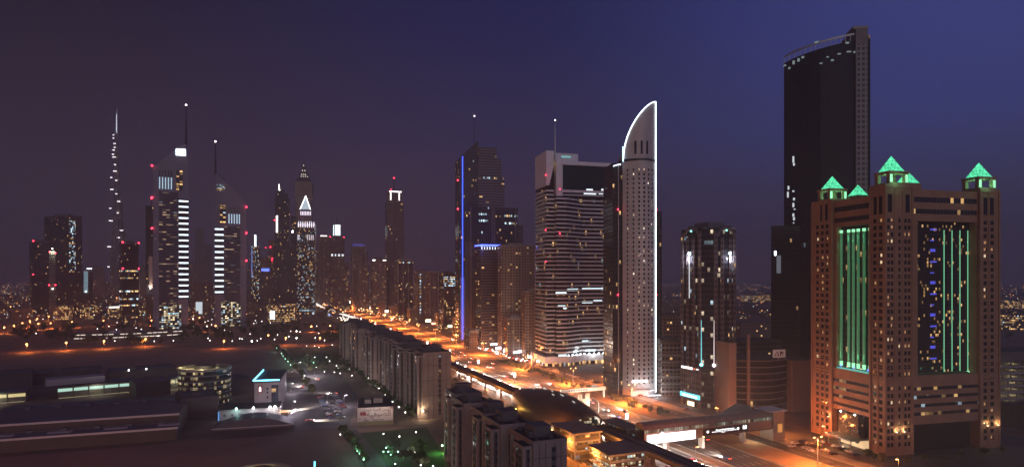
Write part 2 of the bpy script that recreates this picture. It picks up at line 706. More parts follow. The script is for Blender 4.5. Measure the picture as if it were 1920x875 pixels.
def put(proto, loc, rz, label, group, power=0, col=SOD, zl=None, lr=.4, scale=None):
    if proto in PROTO_USED:
        o = dup(proto, loc, rz, label, group, scale)
    else:
        PROTO_USED.add(proto)
        o = proto
        o.location, o.rotation_euler = loc, (0, 0, rz)
        o['label'], o['group'] = label, group
        if scale:
            o.scale = (scale,) * 3
    if power:
        point(o, (0, 0, zl), power, col, lr)
    return o


# service-road lamps beyond the verge
for i, s in enumerate([-40, 215, 300, 365, 430, 500, 560, 620, 690, 760, 830, 910, 990, 1080, 1180, 1290]):
    put(SLO, rp(s, 58.5), UR + math.pi, f"orange street lamp on the service road pavement, {nth(i + 1)} beyond the footbridge", "service road lamps", 9000, SOD, 8.4)
# lamps of the road beside the viaduct
for i, s in enumerate([30, 85, 140, 195, 250, 330, 420]):
    put(SLO, rp(s, -49.3), UR + math.pi, f"orange street lamp on the narrow road under the viaduct, {nth(i + 1)} counting from the metro station", "viaduct side lamps",
        9000, (1.0, .40, .06), 8.4)


def far_lamp(mat, r, h=9.0):
    mb = MB().tube([(0, 0, 0), (0, 0, h)], .15, 5, m=0)
    mb.ball((0, 0, h + r * .6), r, 1, 8, 6)
    return mb.mesh("far_lamp", [STEEL, mat])


FLO, FLW = far_lamp(E_SODF, 1.15), far_lamp(glow("far_white_lens", (1, .9, .75), 10, False), .95)
FLS = far_lamp(glow("small_white_lens", (1, .93, .88), 9, False), .5, 6)


def lamp_px(me, px, py, z, label, group, power=0, col=SOD, cat="street lamp"):
    p = W(px, py, z)
    o = bpy.data.objects.new("street_lamp", me)
    COL.objects.link(o)
    o.location = (p.x, p.y, 0)
    tag(o, label, cat, group)
    if power:
        point(o, (0, 0, z - 1.6), power, col, .5)
    return o


G1 = "orange boulevard lamps left of the twin towers"
for i, (x, y) in enumerate([(8, 614), (26, 611), (42, 606), (56, 602), (70, 598), (72, 607), (91, 593), (135, 604), (194, 601), (50, 646), (124, 643),
                            (195, 640), (273, 636), (180, 553), (197, 556), (208, 557), (219, 558), (95, 606), (20, 575), (262, 569), (256, 600), (284, 601), (20, 556)]):
    lamp_px(FLO, x, y, 9, f"round orange boulevard lamp left of the lit office tower, {nth(i + 1)} of a loose string", G1, 26000)
G2 = "orange lamps between the twin towers and the highway"
for i, (x, y) in enumerate([(362, 598), (378, 603), (404, 611), (556, 621), (619, 611), (503, 629), (388, 612), (352, 606), (536, 634), (556, 634), (584, 612), (640, 600),
                            (350, 590), (374, 596), (420, 640), (472, 640), (600, 634)]):
    lamp_px(FLO if i % 3 else FLW, x, y, 9, f"bright round lamp among the trees near the twin towers, {nth(i + 1)} of a scattered group", G2, 22000 if i % 2 == 0 else 0)

put(SLO, W(1304, 872), UR, "thin lamp post on the near carriageway's edge just before the footbridge", "lamp before the footbridge", 12000, SOD, 8.4)

for i, (x, y, w_) in enumerate(((1546, 828, "at the corner of the parking before the brown hotel"), (1134, 706, "between the banded tower and the sail-topped tower"), (1470, 815, "by the far end of the footbridge"), (1345, 790, "before the granite tower"))):
    p = W(x, y)
    put(SLO, (p.x, p.y, 0), UR + math.pi, "orange street lamp " + w_, "lamps before the towers", 6500 if x > 1500 else 11000, SOD, 8.3)

# ------------------------------------------------------------------ buildings: frames of reference
class Front:
    """a place for a building whose front faces back to the camera's side; X and Z turn readings of the photograph into its own metres"""

    def __init__(self, px, yb=None, d=None, rz=None):
        d = FPX * CAM_H / (yb - HOR) if d is None else d
        self.p = Vector(((px - CX) / FPX * d, d, 0))
        self.d = d
        self.rz = math.atan2(-self.p.x, d) if rz is None else rz
        self.c, self.s = math.cos(self.rz), math.sin(self.rz)

    def X(self, px, y=0.0):
        k = (px - CX) / FPX
        ax, ay = self.p.x - self.s * y, self.p.y + self.c * y
        return (k * ay - ax) / (self.c - k * self.s)

    def Z(self, py, px=None):
        d = self.d + (self.X(px) * self.s if px is not None else 0)
        return max(0.0, CAM_H + (HOR - py) * d / FPX)


def fit(pxL, pxC, pxR, yb, rz, d=None):
    """a rectangular plan turned by rz whose near corner stands at (pxC, yb) and whose two faces reach pxL and pxR: (centre, width, length, corner's depth)"""
    d = FPX * CAM_H / (yb - HOR) if d is None else d
    c, s = math.cos(rz), math.sin(rz)
    C = Vector(((pxC - CX) / FPX * d, d, 0))
    kL, kR = (pxL - CX) / FPX, (pxR - CX) / FPX
    L = (C.x - kL * C.y) / (s + kL * c)
    w = (kR * C.y - C.x) / (c - kR * s)
    ctr = C + Vector((c, s, 0)) * w / 2 + Vector((-s, c, 0)) * L / 2
    return ctr, w, L, d


def zpx(py, d):
    return CAM_H + (HOR - py) * d / FPX


def beacon(parent, loc, r=1.0):
    return part("beacon", MB().ball(loc, r, n=8, k=6), E_RED, parent)


def ring_boxes(mb, x0, x1, y0, y1, z0, z1, t, m=0):
    """a hollow rectangular ring of thickness t, butted end to end"""
    mb.box(x0, x1, y0, y0 + t, z0, z1, m)
    mb.box(x0, x1, y1 - t, y1, z0, z1, m)
    mb.box(x0, x0 + t, y0 + t, y1 - t, z0, z1, m)
    mb.box(x1 - t, x1, y0 + t, y1 - t, z0, z1, m)
    return mb


def roof_kit(t, x0, x1, y0, y1, z, mat, plant=.45, ph=4.0, par=1.4, rnd=None, name="plant_room"):
    rnd = rnd or random
    part("parapet", ring_boxes(MB(), x0 - .15, x1 + .15, y0 - .15, y1 + .15, z - .6, z + par, .5), mat, t)
    w, l = (x1 - x0) * plant, (y1 - y0) * plant
    cx = (x0 + x1) / 2 + rnd.uniform(-.15, .15) * w
    cy = (y0 + y1) / 2 + rnd.uniform(-.15, .15) * l
    part(name, MB().box(cx - w / 2, cx + w / 2, cy - l / 2, cy + l / 2, z + .01, z + ph), mat, t)


def fins(t, x0, x1, y0, y1, z0, z1, nx, ny, mat, w=.9, out=.5, name="pier"):
    """proud piers up the two faces that look at the road and the camera: one part each"""
    for i in range(nx):
        x = x0 + (x1 - x0) * (i / max(1, nx - 1))
        x = min(max(x, x0 + w / 2), x1 - w / 2)
        part(name, MB().box(x - w / 2, x + w / 2, y0 - out, y0 - .003, z0, z1), mat, t)
    for i in range(ny):
        y = y0 + (y1 - y0) * (i / max(1, ny - 1))
        y = min(max(y, y0 + w / 2), y1 - w / 2)
        part(name, MB().box(x0 - out, x0 - .003, y - w / 2, y + w / 2, z0, z1), mat, t)


WALL_BEIGE, WALL_TAN, WALL_GREY, WALL_PINK = (.36, .28, .21), (.28, .2, .145), (.24, .23, .23), (.33, .23, .19)
F_RES = facade("beige_flats", WALL_BEIGE, w=3.4, h=3.3, win=(.22, .74, .28, .78), lit=.06, warm=.7, s=1.6)
F_RES2 = facade("tan_flats", WALL_TAN, w=2.8, h=3.2, win=(.18, .8, .3, .8), lit=.06, warm=.75, s=1.6)
F_BALC = facade("balcony_flats", WALL_PINK, w=6.0, h=3.3, win=(.04, .96, .36, .92), lit=.04, warm=.7, s=1.4)
F_OFF = facade("office_glass", (.10, .095, .10), w=1.5, h=3.8, win=(.06, .94, .2, .92), lit=.03, rowp=.08, rowk=9, warm=.4, s=1.5)
F_DARK = facade("dark_curtain_glass", (.03, .03, .034), (.012, .013, .018), w=1.6, h=3.8, win=(.05, .95, .08, .94), lit=.012, rowp=.05, rowk=5, warm=.5, s=1.6)
F_HOTEL = facade("hotel_windows", WALL_GREY, w=2.4, h=3.3, win=(.2, .76, .24, .8), lit=.08, warm=.6, s=1.5)
F_DIM = facade("dim_flats", (.2, .15, .12), w=3.0, h=3.3, win=(.2, .78, .28, .8), lit=.05, warm=.8, s=1.5)
F_LOW = facade("lit_offices", (.16, .14, .13), w=2.2, h=3.6, win=(.1, .88, .25, .85), lit=.34, rowp=.3, rowk=1.5, warm=.65, s=1.7, clump=.3)


def box_tower(name, label, pxL, pxC, pxR, yb, yt, mat, rz=UR, trim=CONC, nx=0, ny=0, cat="tower", podium=None, plant=.45, ph=4, group=None, d=None, beacons=0,
              finw=.9, par=1.4, L=None, roof=ROOF_D, seed=1):
    rnd = random.Random(seed)
    c, w, l, d = fit(pxL, pxC, pxR, yb, rz, d)
    if L:
        cc, ss = math.cos(rz), math.sin(rz)
        c = c + Vector((-ss, cc, 0)) * (L - l) / 2
        l = L
    h = zpx(yt, d)
    t = thing(name, label, cat, c, rz, group)
    x0, x1, y0, y1 = -w / 2, w / 2, -l / 2, l / 2
    part("shaft", MB().box(x0, x1, y0, y1, 0, h, 0, tm=1), [mat, roof], t)
    roof_kit(t, x0, x1, y0, y1, h, trim, plant, ph, par, rnd)
    if nx or ny:
        fins(t, x0, x1, y0, y1, 0, h - .7, nx, ny, trim, finw)
    if podium:
        part("podium", MB().box(x0 - 4, x1 + 2, y0 - 3, y1 + 2, 0, podium, 0, tm=1), [F_LOW, ROOF_G], t)
        part("canopy", MB().box(x0 - 5.5, x0 - 4.01, y0 - 3, y1 + 2, podium - 1.2, podium - .6), trim, t)
    for i in range(beacons):
        beacon(t, ((x0, x1)[i % 2], y0 if i < 2 else y1, h + par + .8), 1.3)
    t['_dims'] = [x0, x1, y0, y1, h, d]
    return t


# ------------------------------------------------------------------ the hotel of four corner towers (its near corner at the right of the view)
FA_RZ = R(14)
FAC, FAW, FAL, FAD = fit(1523, 1660, 1873, 855, FA_RZ)
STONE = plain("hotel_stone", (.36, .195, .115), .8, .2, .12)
STONE_D = plain("hotel_stone_dark", (.27, .15, .09), .8, .2, .12)  # darker tone of the hotel stone for courses, sills and roof slab
GREEN = glow("green_column_wash", (.07, .62, .24), .17)
GREEN_W = glow("green_white_glow", (.32, 1.0, .5), 1.3)
ROOM_W = glow("hotel_room_warm", (1.0, .47, .17), .36, False)
ROOM_B = glow("hotel_room_bright", (1.0, .70, .4), .85, False)


def green_glass():
    m, t, p = new_mat("lit_green_glass")
    N = NT(t)
    uv = N.node('ShaderNodeUVMap')
    sp = N.node('ShaderNodeSeparateXYZ')
    t.links.new(uv.outputs[0], sp.inputs[0])
    a = N.math('FRACT', N.math('MULTIPLY', N.math('ADD', sp.outputs[0], N.math('MULTIPLY', sp.outputs[1], .55)), .42))
    b = N.math('FRACT', N.math('MULTIPLY', N.math('SUBTRACT', sp.outputs[0], N.math('MULTIPLY', sp.outputs[1], .55)), .42))
    c = N.math('FRACT', N.math('MULTIPLY', sp.outputs[1], .42))
    bar = N.math('MAXIMUM', N.math('MAXIMUM', N.math('LESS_THAN', a, .14), N.math('LESS_THAN', b, .14)), N.math('LESS_THAN', c, .14))
    n = N.node('ShaderNodeTexNoise')
    n.inputs['Scale'].default_value = .35
    t.links.new(uv.outputs[0], n.inputs['Vector'])
    st = N.math('MULTIPLY', N.math('MULTIPLY_ADD', bar, -.62, 1.0), N.math('MULTIPLY_ADD', n.outputs['Fac'], 2.2, .1))
    p.inputs['Base Color'].default_value = (.03, .2, .13, 1)
    p.inputs['Roughness'].default_value = .2
    p.inputs['Emission Color'].default_value = (.12, .92, .46, 1)
    t.links.new(st, p.inputs['Emission Strength'])
    return m


PYR = green_glass()


def windows(t, specs, cap=100, name="window", mats=None):
    """specs: (x, y, z, w, h, face, mat) ; face 'f' looks to -y, 'l' to -x. The first `cap` become parts of their own, the rest one part"""
    rest = MB()

    def one(mb, x, y, z, w, h, f, m):
        if f == 'f':
            mb.box(x - w / 2, x + w / 2, y - .04, y + .25, z, z + h, 0)
            if m:
                q = w * (.5 + .32 * ((z * 7.3 + x * 3.1) % 1.0))
                mb.box(x - w / 2 + .08, x - w / 2 + q, y - .055, y - .041, z + .35, z + h - .1, m)
            mb.box(x - w / 2 - .12, x + w / 2 + .12, y - .22, y - .005, z - .22, z - .02, 3)
        else:
            mb.box(x - .04, x + .25, y - w / 2, y + w / 2, z, z + h, 0)
            if m:
                q = w * (.5 + .32 * ((z * 7.3 + y * 3.1) % 1.0))
                mb.box(x - .055, x - .041, y - w / 2 + .08, y - w / 2 + q, z + .35, z + h - .1, m)
            mb.box(x - .22, x - .005, y - w / 2 - .12, y + w / 2 + .12, z - .22, z - .02, 3)
    for i, q in enumerate(specs):
        if i < cap:
            mb = MB()
            one(mb, *q)
            part(name, mb, mats, t)
        else:
            one(rest, *q)
    if rest.v:
        part(name, rest, mats, t, kind="stuff")


def spot(parent, loc, power, col, size, aim):
    L = bpy.data.lights.new("column_spot", 'SPOT')
    L.energy, L.color, L.spot_size, L.spot_blend, L.shadow_soft_size = power, col, R(size), .6, .2
    o = bpy.data.objects.new("column_spot", L)
    COL.objects.link(o)
    o.parent = parent
    o.location = loc
    o.rotation_euler = Vector(aim).to_track_quat('-Z', 'Y').to_euler()
    return o


def fairmont():
    rnd = random.Random(5)
    w, l, d = FAW, FAL, FAD
    t = thing("grand_hotel", "brown stone hotel of four corner towers with green glass pyramids and green lit columns", "hotel", FAC, FA_RZ)
    X0, Y0 = -w / 2, -l / 2
    k = d / FPX
    zz = lambda y: CAM_H + (HOR - y) * k
    zpod, zb0, zb1, ztop = zz(707), zz(702), zz(412), zz(352)
    tw = [(0, 16.5, 0, 9.5), (0, 14, 37, l), (w - 12.5, w, 0, 12), (w - 14, w, l - 15, l)]
    tops = [zz(347), zz(360), zz(349), zz(356)]
    # corner towers
    for i, (a, b, c, e) in enumerate(tw):
        z = tops[i]
        s = part("corner_tower", MB().box(X0 + a, X0 + b, Y0 + c, Y0 + e, 0, z, 0, tm=1), [STONE, ROOF_D], t)
        part("coping", ring_boxes(MB(), X0 + a - .3, X0 + b + .3, Y0 + c - .3, Y0 + e + .3, z - 1.0, z + .8, .6), STONE, s)
        part("string_course", ring_boxes(MB(), X0 + a - .22, X0 + b + .22, Y0 + c - .22, Y0 + e + .22, zz(405), zz(401), .4), STONE, s)
        part("string_course", ring_boxes(MB(), X0 + a - .22, X0 + b + .22, Y0 + c - .22, Y0 + e + .22, zz(718), zz(713), .4), STONE, s)
        # corner piers
        for (cx, cy) in ((a, c), (b, c), (a, e)):
            part("corner_pier", MB().box(X0 + cx - .5, X0 + cx + .5, Y0 + cy - .5, Y0 + cy + .5, 0, z - 1.1), STONE, s)
        # shallow pilasters and thin courses that break the stone into bays
        fx = {0: (5.7, 10.6), 2: (5.6,)}.get(i, ())
        for q in fx:
            part("pilaster", MB().box(X0 + a + q - .35, X0 + a + q + .35, Y0 + c - .3, Y0 + c - .01, 0, z - 1.2), STONE, s)
        for q in {0: (4.7,), 1: (5.4, 9.2)}.get(i, ()):
            part("pilaster", MB().box(X0 + a - .3, X0 + a - .01, Y0 + c + q - .35, Y0 + c + q + .35, 0, z - 1.2), STONE, s)
        for q in range(5):
            zq = zz(690) + q * 15.2
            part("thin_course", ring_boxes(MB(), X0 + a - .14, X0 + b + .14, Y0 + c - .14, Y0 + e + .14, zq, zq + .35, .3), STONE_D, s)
        # open lantern frame with the glass pyramid on it
        px, py, q = X0 + (a + b) / 2, Y0 + (c + e) / 2, 4.7
        if i == 3:
            continue
        ln = part("lantern_base", MB().box(px - q - 1, px + q + 1, py - q * .8 - 1, py + q * .8 + 1, z + .01, z + 1.6), STONE, t)
        zc = z + 6.2
        for sx in (-1, 1):
            for sy in (-1, 1):
                part("lantern_post", MB().box(px + sx * q - 1.0, px + sx * q + 1.0, py + sy * q * .8 - 1, py + sy * q * .8 + 1, z + 1.61, zc), STONE, ln)
                if sy < 0:
                    part("post_green_wash", MB().box(px + sx * q - .7, px + sx * q + .7, py - q * .8 - 1.12, py - q * .8 - 1.01, z + 1.8, zc - .5), GREEN_W, ln)  # glowing plate stands in for green light on the post's face
        part("lantern_lintel", ring_boxes(MB(), px - q - 1.3, px + q + 1.3, py - q * .8 - 1.3, py + q * .8 + 1.3, zc + .01, zc + 1.2, 1.8), STONE, ln)
        mb = MB()
        zb, zt = zc + 1.22, zc + 1.22 + (8.4, 7.6, 8.2)[i]
        base = [(px - q, py - q * .8), (px + q, py - q * .8), (px + q, py + q * .8), (px - q, py + q * .8)]
        for j in range(4):
            p0, p1 = base[j], base[(j + 1) % 4]
            L = math.dist(p0, p1)
            mb.poly([(p0[0], p0[1], zb), (p1[0], p1[1], zb), (px, py, zt)], 0, [(0, 0), (L, 0), (L / 2, 11)])
        part("glass_pyramid", mb, PYR, t)
        point(t, (px, py, z + 3.6), 1300, (.2, 1, .5), .6)
        point(t, (px - 3, py - q * .8 - 4, z + 2.4), 500, (.2, 1, .5), .4)
    # smaller pyramids set back behind the front lanterns
    for (px, py, q, z) in ((X0 + 22.5, Y0 + 9, 4.0, tops[0] + .5), (X0 + 11.0, Y0 + 30, 3.6, tops[1] + 0)):
        mb = MB()
        base = [(px - q, py - q), (px + q, py - q), (px + q, py + q), (px - q, py + q)]
        for j in range(4):
            p0, p1 = base[j], base[(j + 1) % 4]
            mb.poly([(p0[0], p0[1], z + 2), (p1[0], p1[1], z + 2), (px, py, z + 2 + q * 1.75)], 0, [(0, 0), (2 * q, 0), (q, q * 1.75)])
        part("glass_pyramid", mb, PYR, t, "smaller and dimmer green pyramid")
        part("pyramid_base", MB().box(px - q - .4, px + q + .4, py - q - .4, py + q + .4, z - 4, z + 1.95), STONE, t)
    # main block behind, its glazed bays and the beam across the top
    FB_ = facade("hotel_bay_glass", (.05, .04, .035), (.014, .013, .016), w=1.45, h=3.45, win=(.1, .9, .12, .9), lit=.05, rowp=.1, rowk=4, warm=.9, s=.9)
    FBR = facade("hotel_bay_mirror", (.035, .03, .03), (.012, .012, .02), w=1.1, h=1.72, win=(.08, .92, .1, .92), lit=.07, rowp=.2, rowk=2, warm=.75, s=.8, clump=.7, group=8)  # clumped glowing cells also stand in for sparkles reflected in the glass
    part("glazed_bay", MB().box(X0 + 5, X0 + w - 3, Y0 + 5.5, Y0 + l - 3, zpod - 4, zz(395), 0, tm=1), [FBR, ROOF_D], t)
    part("glazed_bay", MB().box(X0 + 4.2, X0 + 4.98, Y0 + 9.5, Y0 + 37, zpod - 2, zb1 + 3), FB_, t)
    # recess cheeks round the right bay
    for (a, b) in ((16.5, 21.5), (w - 13.4, w - 12.5)):
        part("bay_cheek", MB().box(X0 + a + .01, X0 + b, Y0 + 1.6, Y0 + 5.48, zpod, zb1), STONE, t)
    for (a, b) in ((9.51, 12.0), (34.5, 36.99)):
        part("bay_cheek", MB().box(X0 + 1.2, X0 + 4.18, Y0 + a, Y0 + b, zpod, zb1), STONE, t)
    part("top_beam", MB().box(X0 + 16.51, X0 + w - 12.51, Y0 + 1.2, Y0 + l * .5, zb1, ztop, 0, tm=1), [STONE, ROOF_D], t)
    part("top_beam", MB().box(X0 + 1.0, X0 + 4.9, Y0 + 9.51, Y0 + 36.99, zb1 - 1, zz(362), 0, tm=1), [STONE, ROOF_D], t)
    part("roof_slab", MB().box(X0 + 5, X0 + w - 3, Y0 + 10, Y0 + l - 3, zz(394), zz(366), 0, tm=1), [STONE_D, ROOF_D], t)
    for (zA, zB) in ((zz(376), zz(366)), (zz(398), zz(389))):
        part("window_band", MB().box(X0 + 17.5, X0 + w - 13.5, Y0 + 1.08, Y0 + 1.3, zA, zB), facade("hotel_strip_glass", (.14, .1, .07), w=2.2, h=50, win=(.06, .94, 0, 1), lit=.10, warm=.9, s=.8), t)
        part("window_band", MB().box(X0 + .88, X0 + 1.1, Y0 + 10.5, Y0 + 36, zA - 2.4, zB - 2.4), MATS["hotel_strip_glass"], t)
    # columns of the road-side bay, their green uplight wash put in as emission
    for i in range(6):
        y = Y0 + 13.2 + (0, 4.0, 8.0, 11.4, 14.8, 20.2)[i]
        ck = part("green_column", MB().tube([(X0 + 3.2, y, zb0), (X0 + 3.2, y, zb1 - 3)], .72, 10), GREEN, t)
        part("column_uplight", MB().tube([(X0 + 3.2, y, zb0 + .02), (X0 + 3.2, y, zb0 + 2.6)], .8, 10), GREEN_W, ck)
        part("column_cap_light", MB().tube([(X0 + 3.2, y, zb1 - 4.4), (X0 + 3.2, y, zb1 - 2.9)], .8, 10), GREEN_W, ck)
        for (zq, dz) in ((zb0 + .8, 1), (zb1 - 3.4, -1)):
            sp_ = spot(t, (X0 + 1.75, y - .3, zq), 16000 if dz > 0 else 9000, (.12, 1, .42), 26, (.05, .01, dz))
    # four thin green tubes of the other bay
    for i in range(4):
        x = X0 + 42.0 + i * 5.2
        tb = part("green_tube", MB().tube([(x, Y0 + 5.0, zb0 - 2), (x, Y0 + 5.0, zb1 - 4)], .2, 8), glow("green_tube_light", (.25, .95, .5), .65, False), t)
        part("column_uplight", MB().ball((x, Y0 + 4.9, zb0 - 1.6), .9, n=8, k=5), GREEN_W, tb)
    # blue lit lift shaft behind the mirror glass
    bl = glow("blue_room_light", (.08, .09, .9), .7, False)
    for i in range(13):
        z = zb0 + 6 + i * 5.6
        part("blue_lift_light", MB().box(X0 + 33.5, X0 + 37.5 - (i % 3) * .8, Y0 + 5.3, Y0 + 5.47, z, z + (.8, 1.5, .6)[i % 3]), bl, t)
    # podium with its strip windows and terraces
    part("podium", MB().box(X0 + 16.51, X0 + w - 12.51, Y0 + .6, Y0 + l - 8, zz(800), zpod, 0, tm=1), [STONE, PAVE], t)
    part("podium", MB().box(X0 + .5, X0 + 16.4, Y0 + 9.52, Y0 + 36.99, zz(790), zpod, 0, tm=1), [STONE, PAVE], t)
    part("entrance_recess", MB().box(X0 + 19, X0 + w - 14, Y0 + 4.5, Y0 + 20, 0, zz(801)), GLASS_D, t)
    part("entrance_recess", MB().box(X0 + 3.5, X0 + 16, Y0 + 9.6, Y0 + 36.9, 0, zz(791)), GLASS_D, t)
    strip_m = facade("podium_strip_glass", (.03, .025, .02), w=2.6, h=60, win=(.04, .96, 0, 1), lit=.12, rowp=.2, rowk=2, warm=.2, s=.9)
    for i, y in enumerate((729, 745, 761, 777)):
        part("window_band", MB().box(X0 + 17.2, X0 + w - 13.2, Y0 + .48, Y0 + .7, zz(y + 6), zz(y)), strip_m, t)
        part("window_band", MB().box(X0 + .38, X0 + .6, Y0 + 10.2, Y0 + 36.4, zz(y + 5), zz(y - 1)), strip_m, t)
    pool = part("terrace_pool", MB().box(X0 + .9, X0 + 3.9, Y0 + 12, Y0 + 34.4, zpod + .02, zpod + .5), glow("pool_light", (.12, .75, .62), .55), t)
    for i in range(5):
        part("terrace_lamp", MB().ball((X0 + 2.2, Y0 + 13.5 + i * 4.8, zpod + 1.6), .5, n=8, k=5), (glow("terrace_blue", (.15, .2, 1), 2.5, False), ROOM_B)[i % 2], t)
    part("roof_garden", MB().box(X0 + 21, X0 + w - 18, Y0 + 1.8, Y0 + 5.2, zpod + .02, zpod + .7), LEAF, t)
    for i in range(5):
        point(t, (X0 + 24 + i * 7.0, Y0 + 2.5, zpod + 2.2), 40, (.2, 1, .5), .3)
    # windows of the corner towers
    sp = []
    mats = [GLASS_D, ROOM_W, ROOM_B, STONE_D]

    def pick():
        v = rnd.random()
        return 1 if v < .15 else 2 if v < .18 else 0
    fl = []
    z = zz(838)
    while z < zz(412):
        fl.append(z)
        z += 3.52
    for z in fl:
        if zz(724) < z < zz(708):
            continue
        for x in (1.9, 4.0, 8.6, 12.3, 14.5):
            sp.append((X0 + x, Y0, z, 1.5 if x != 8.6 else 1.3, 2.0, 'f', pick()))
        for y in (2.8, 6.6):
            sp.append((X0, Y0 + y, z, 2.0, 2.0, 'l', pick()))
    for z in fl:
        for x in (w - 9.2, w - 4.6):
            sp.append((X0 + x, Y0, z, 2.1, 2.0, 'f', pick()))
        for y in (40.5, 44.2, 48.2):
            sp.append((X0, Y0 + y, z, 2.0, 2.0, 'l', pick()))
    for (x, f) in ((2.8, 'f'), (13.6, 'f'), (3.0, 'l'), (6.4, 'l'), (41, 'l'), (45.5, 'l'), (w - 9, 'f'), (w - 4.8, 'f')):
        if f == 'f':
            sp.append((X0 + x, Y0, zz(397), 2.6, 9.0, 'f', 0))
        else:
            sp.append((X0, Y0 + x, zz(400), 2.0, 9.0, 'l', 0))
    windows(t, sp, 100, "window", mats)
    # uplights washing the feet of the towers
    for (x, y) in ((X0 + 6.2, Y0 - .9), (X0 + 10.8, Y0 - .9), (X0 + w - 8.5, Y0 - .9), (X0 - .9, Y0 + 38.4), (X0 + w - 1.5, Y0 - .9)):
        u = part("wall_uplight", MB().tube([(x, y, 11.2), (x, y, 11.9)], .38, 8), STEEL, t)
        part("lens", MB().tube([(x, y, 11.92), (x, y, 12.0)], .34, 8), glow("uplight_lens", (1, .82, .5), 9), u)
        point(t, (x, y - .2 if x > X0 else y, 12.9), 420, (1, .72, .36), .25)
    # porch, glass curtain and lit lobby on the road side
    lob = part("lobby_front", MB().box(X0 - .2, X0 + 3.3, Y0 + 14, Y0 + 30, .05, 4.5), glow("lobby_light", (1, .66, .34), .8), t)
    part("porch_roof", MB().box(X0 - 9, X0 + 3.4, Y0 + 13, Y0 + 31.5, 4.6, 5.3), STEEL, t)
    for y in (14, 22, 30):
        part("porch_post", MB().tube([(X0 - 8, Y0 + y, 0), (X0 - 8, Y0 + y, 4.6)], .25, 8), STEEL, t)
    gc = part("glass_curtain", MB().box(X0 - .6, X0 + 3.4, Y0 + 17, Y0 + 31, 5.4, 16.5), facade("bubble_glass", (.1, .09, .09), w=1.0, h=1.1, win=(.12, .9, .12, .9), lit=.12, warm=.3, s=1.0), t)
    part("curtain_lamp", MB().ball((X0 - 1, Y0 + 29, 16.9), .45, n=8, k=5), E_WHT, gc)
    part("curtain_lamp", MB().ball((X0 - 1, Y0 + 19, 16.9), .45, n=8, k=5), E_WHT, gc)
    point(t, (X0 - 5, Y0 + 22, 4.2), 2500, (1, .7, .4), .5)
    return t


fairmont()


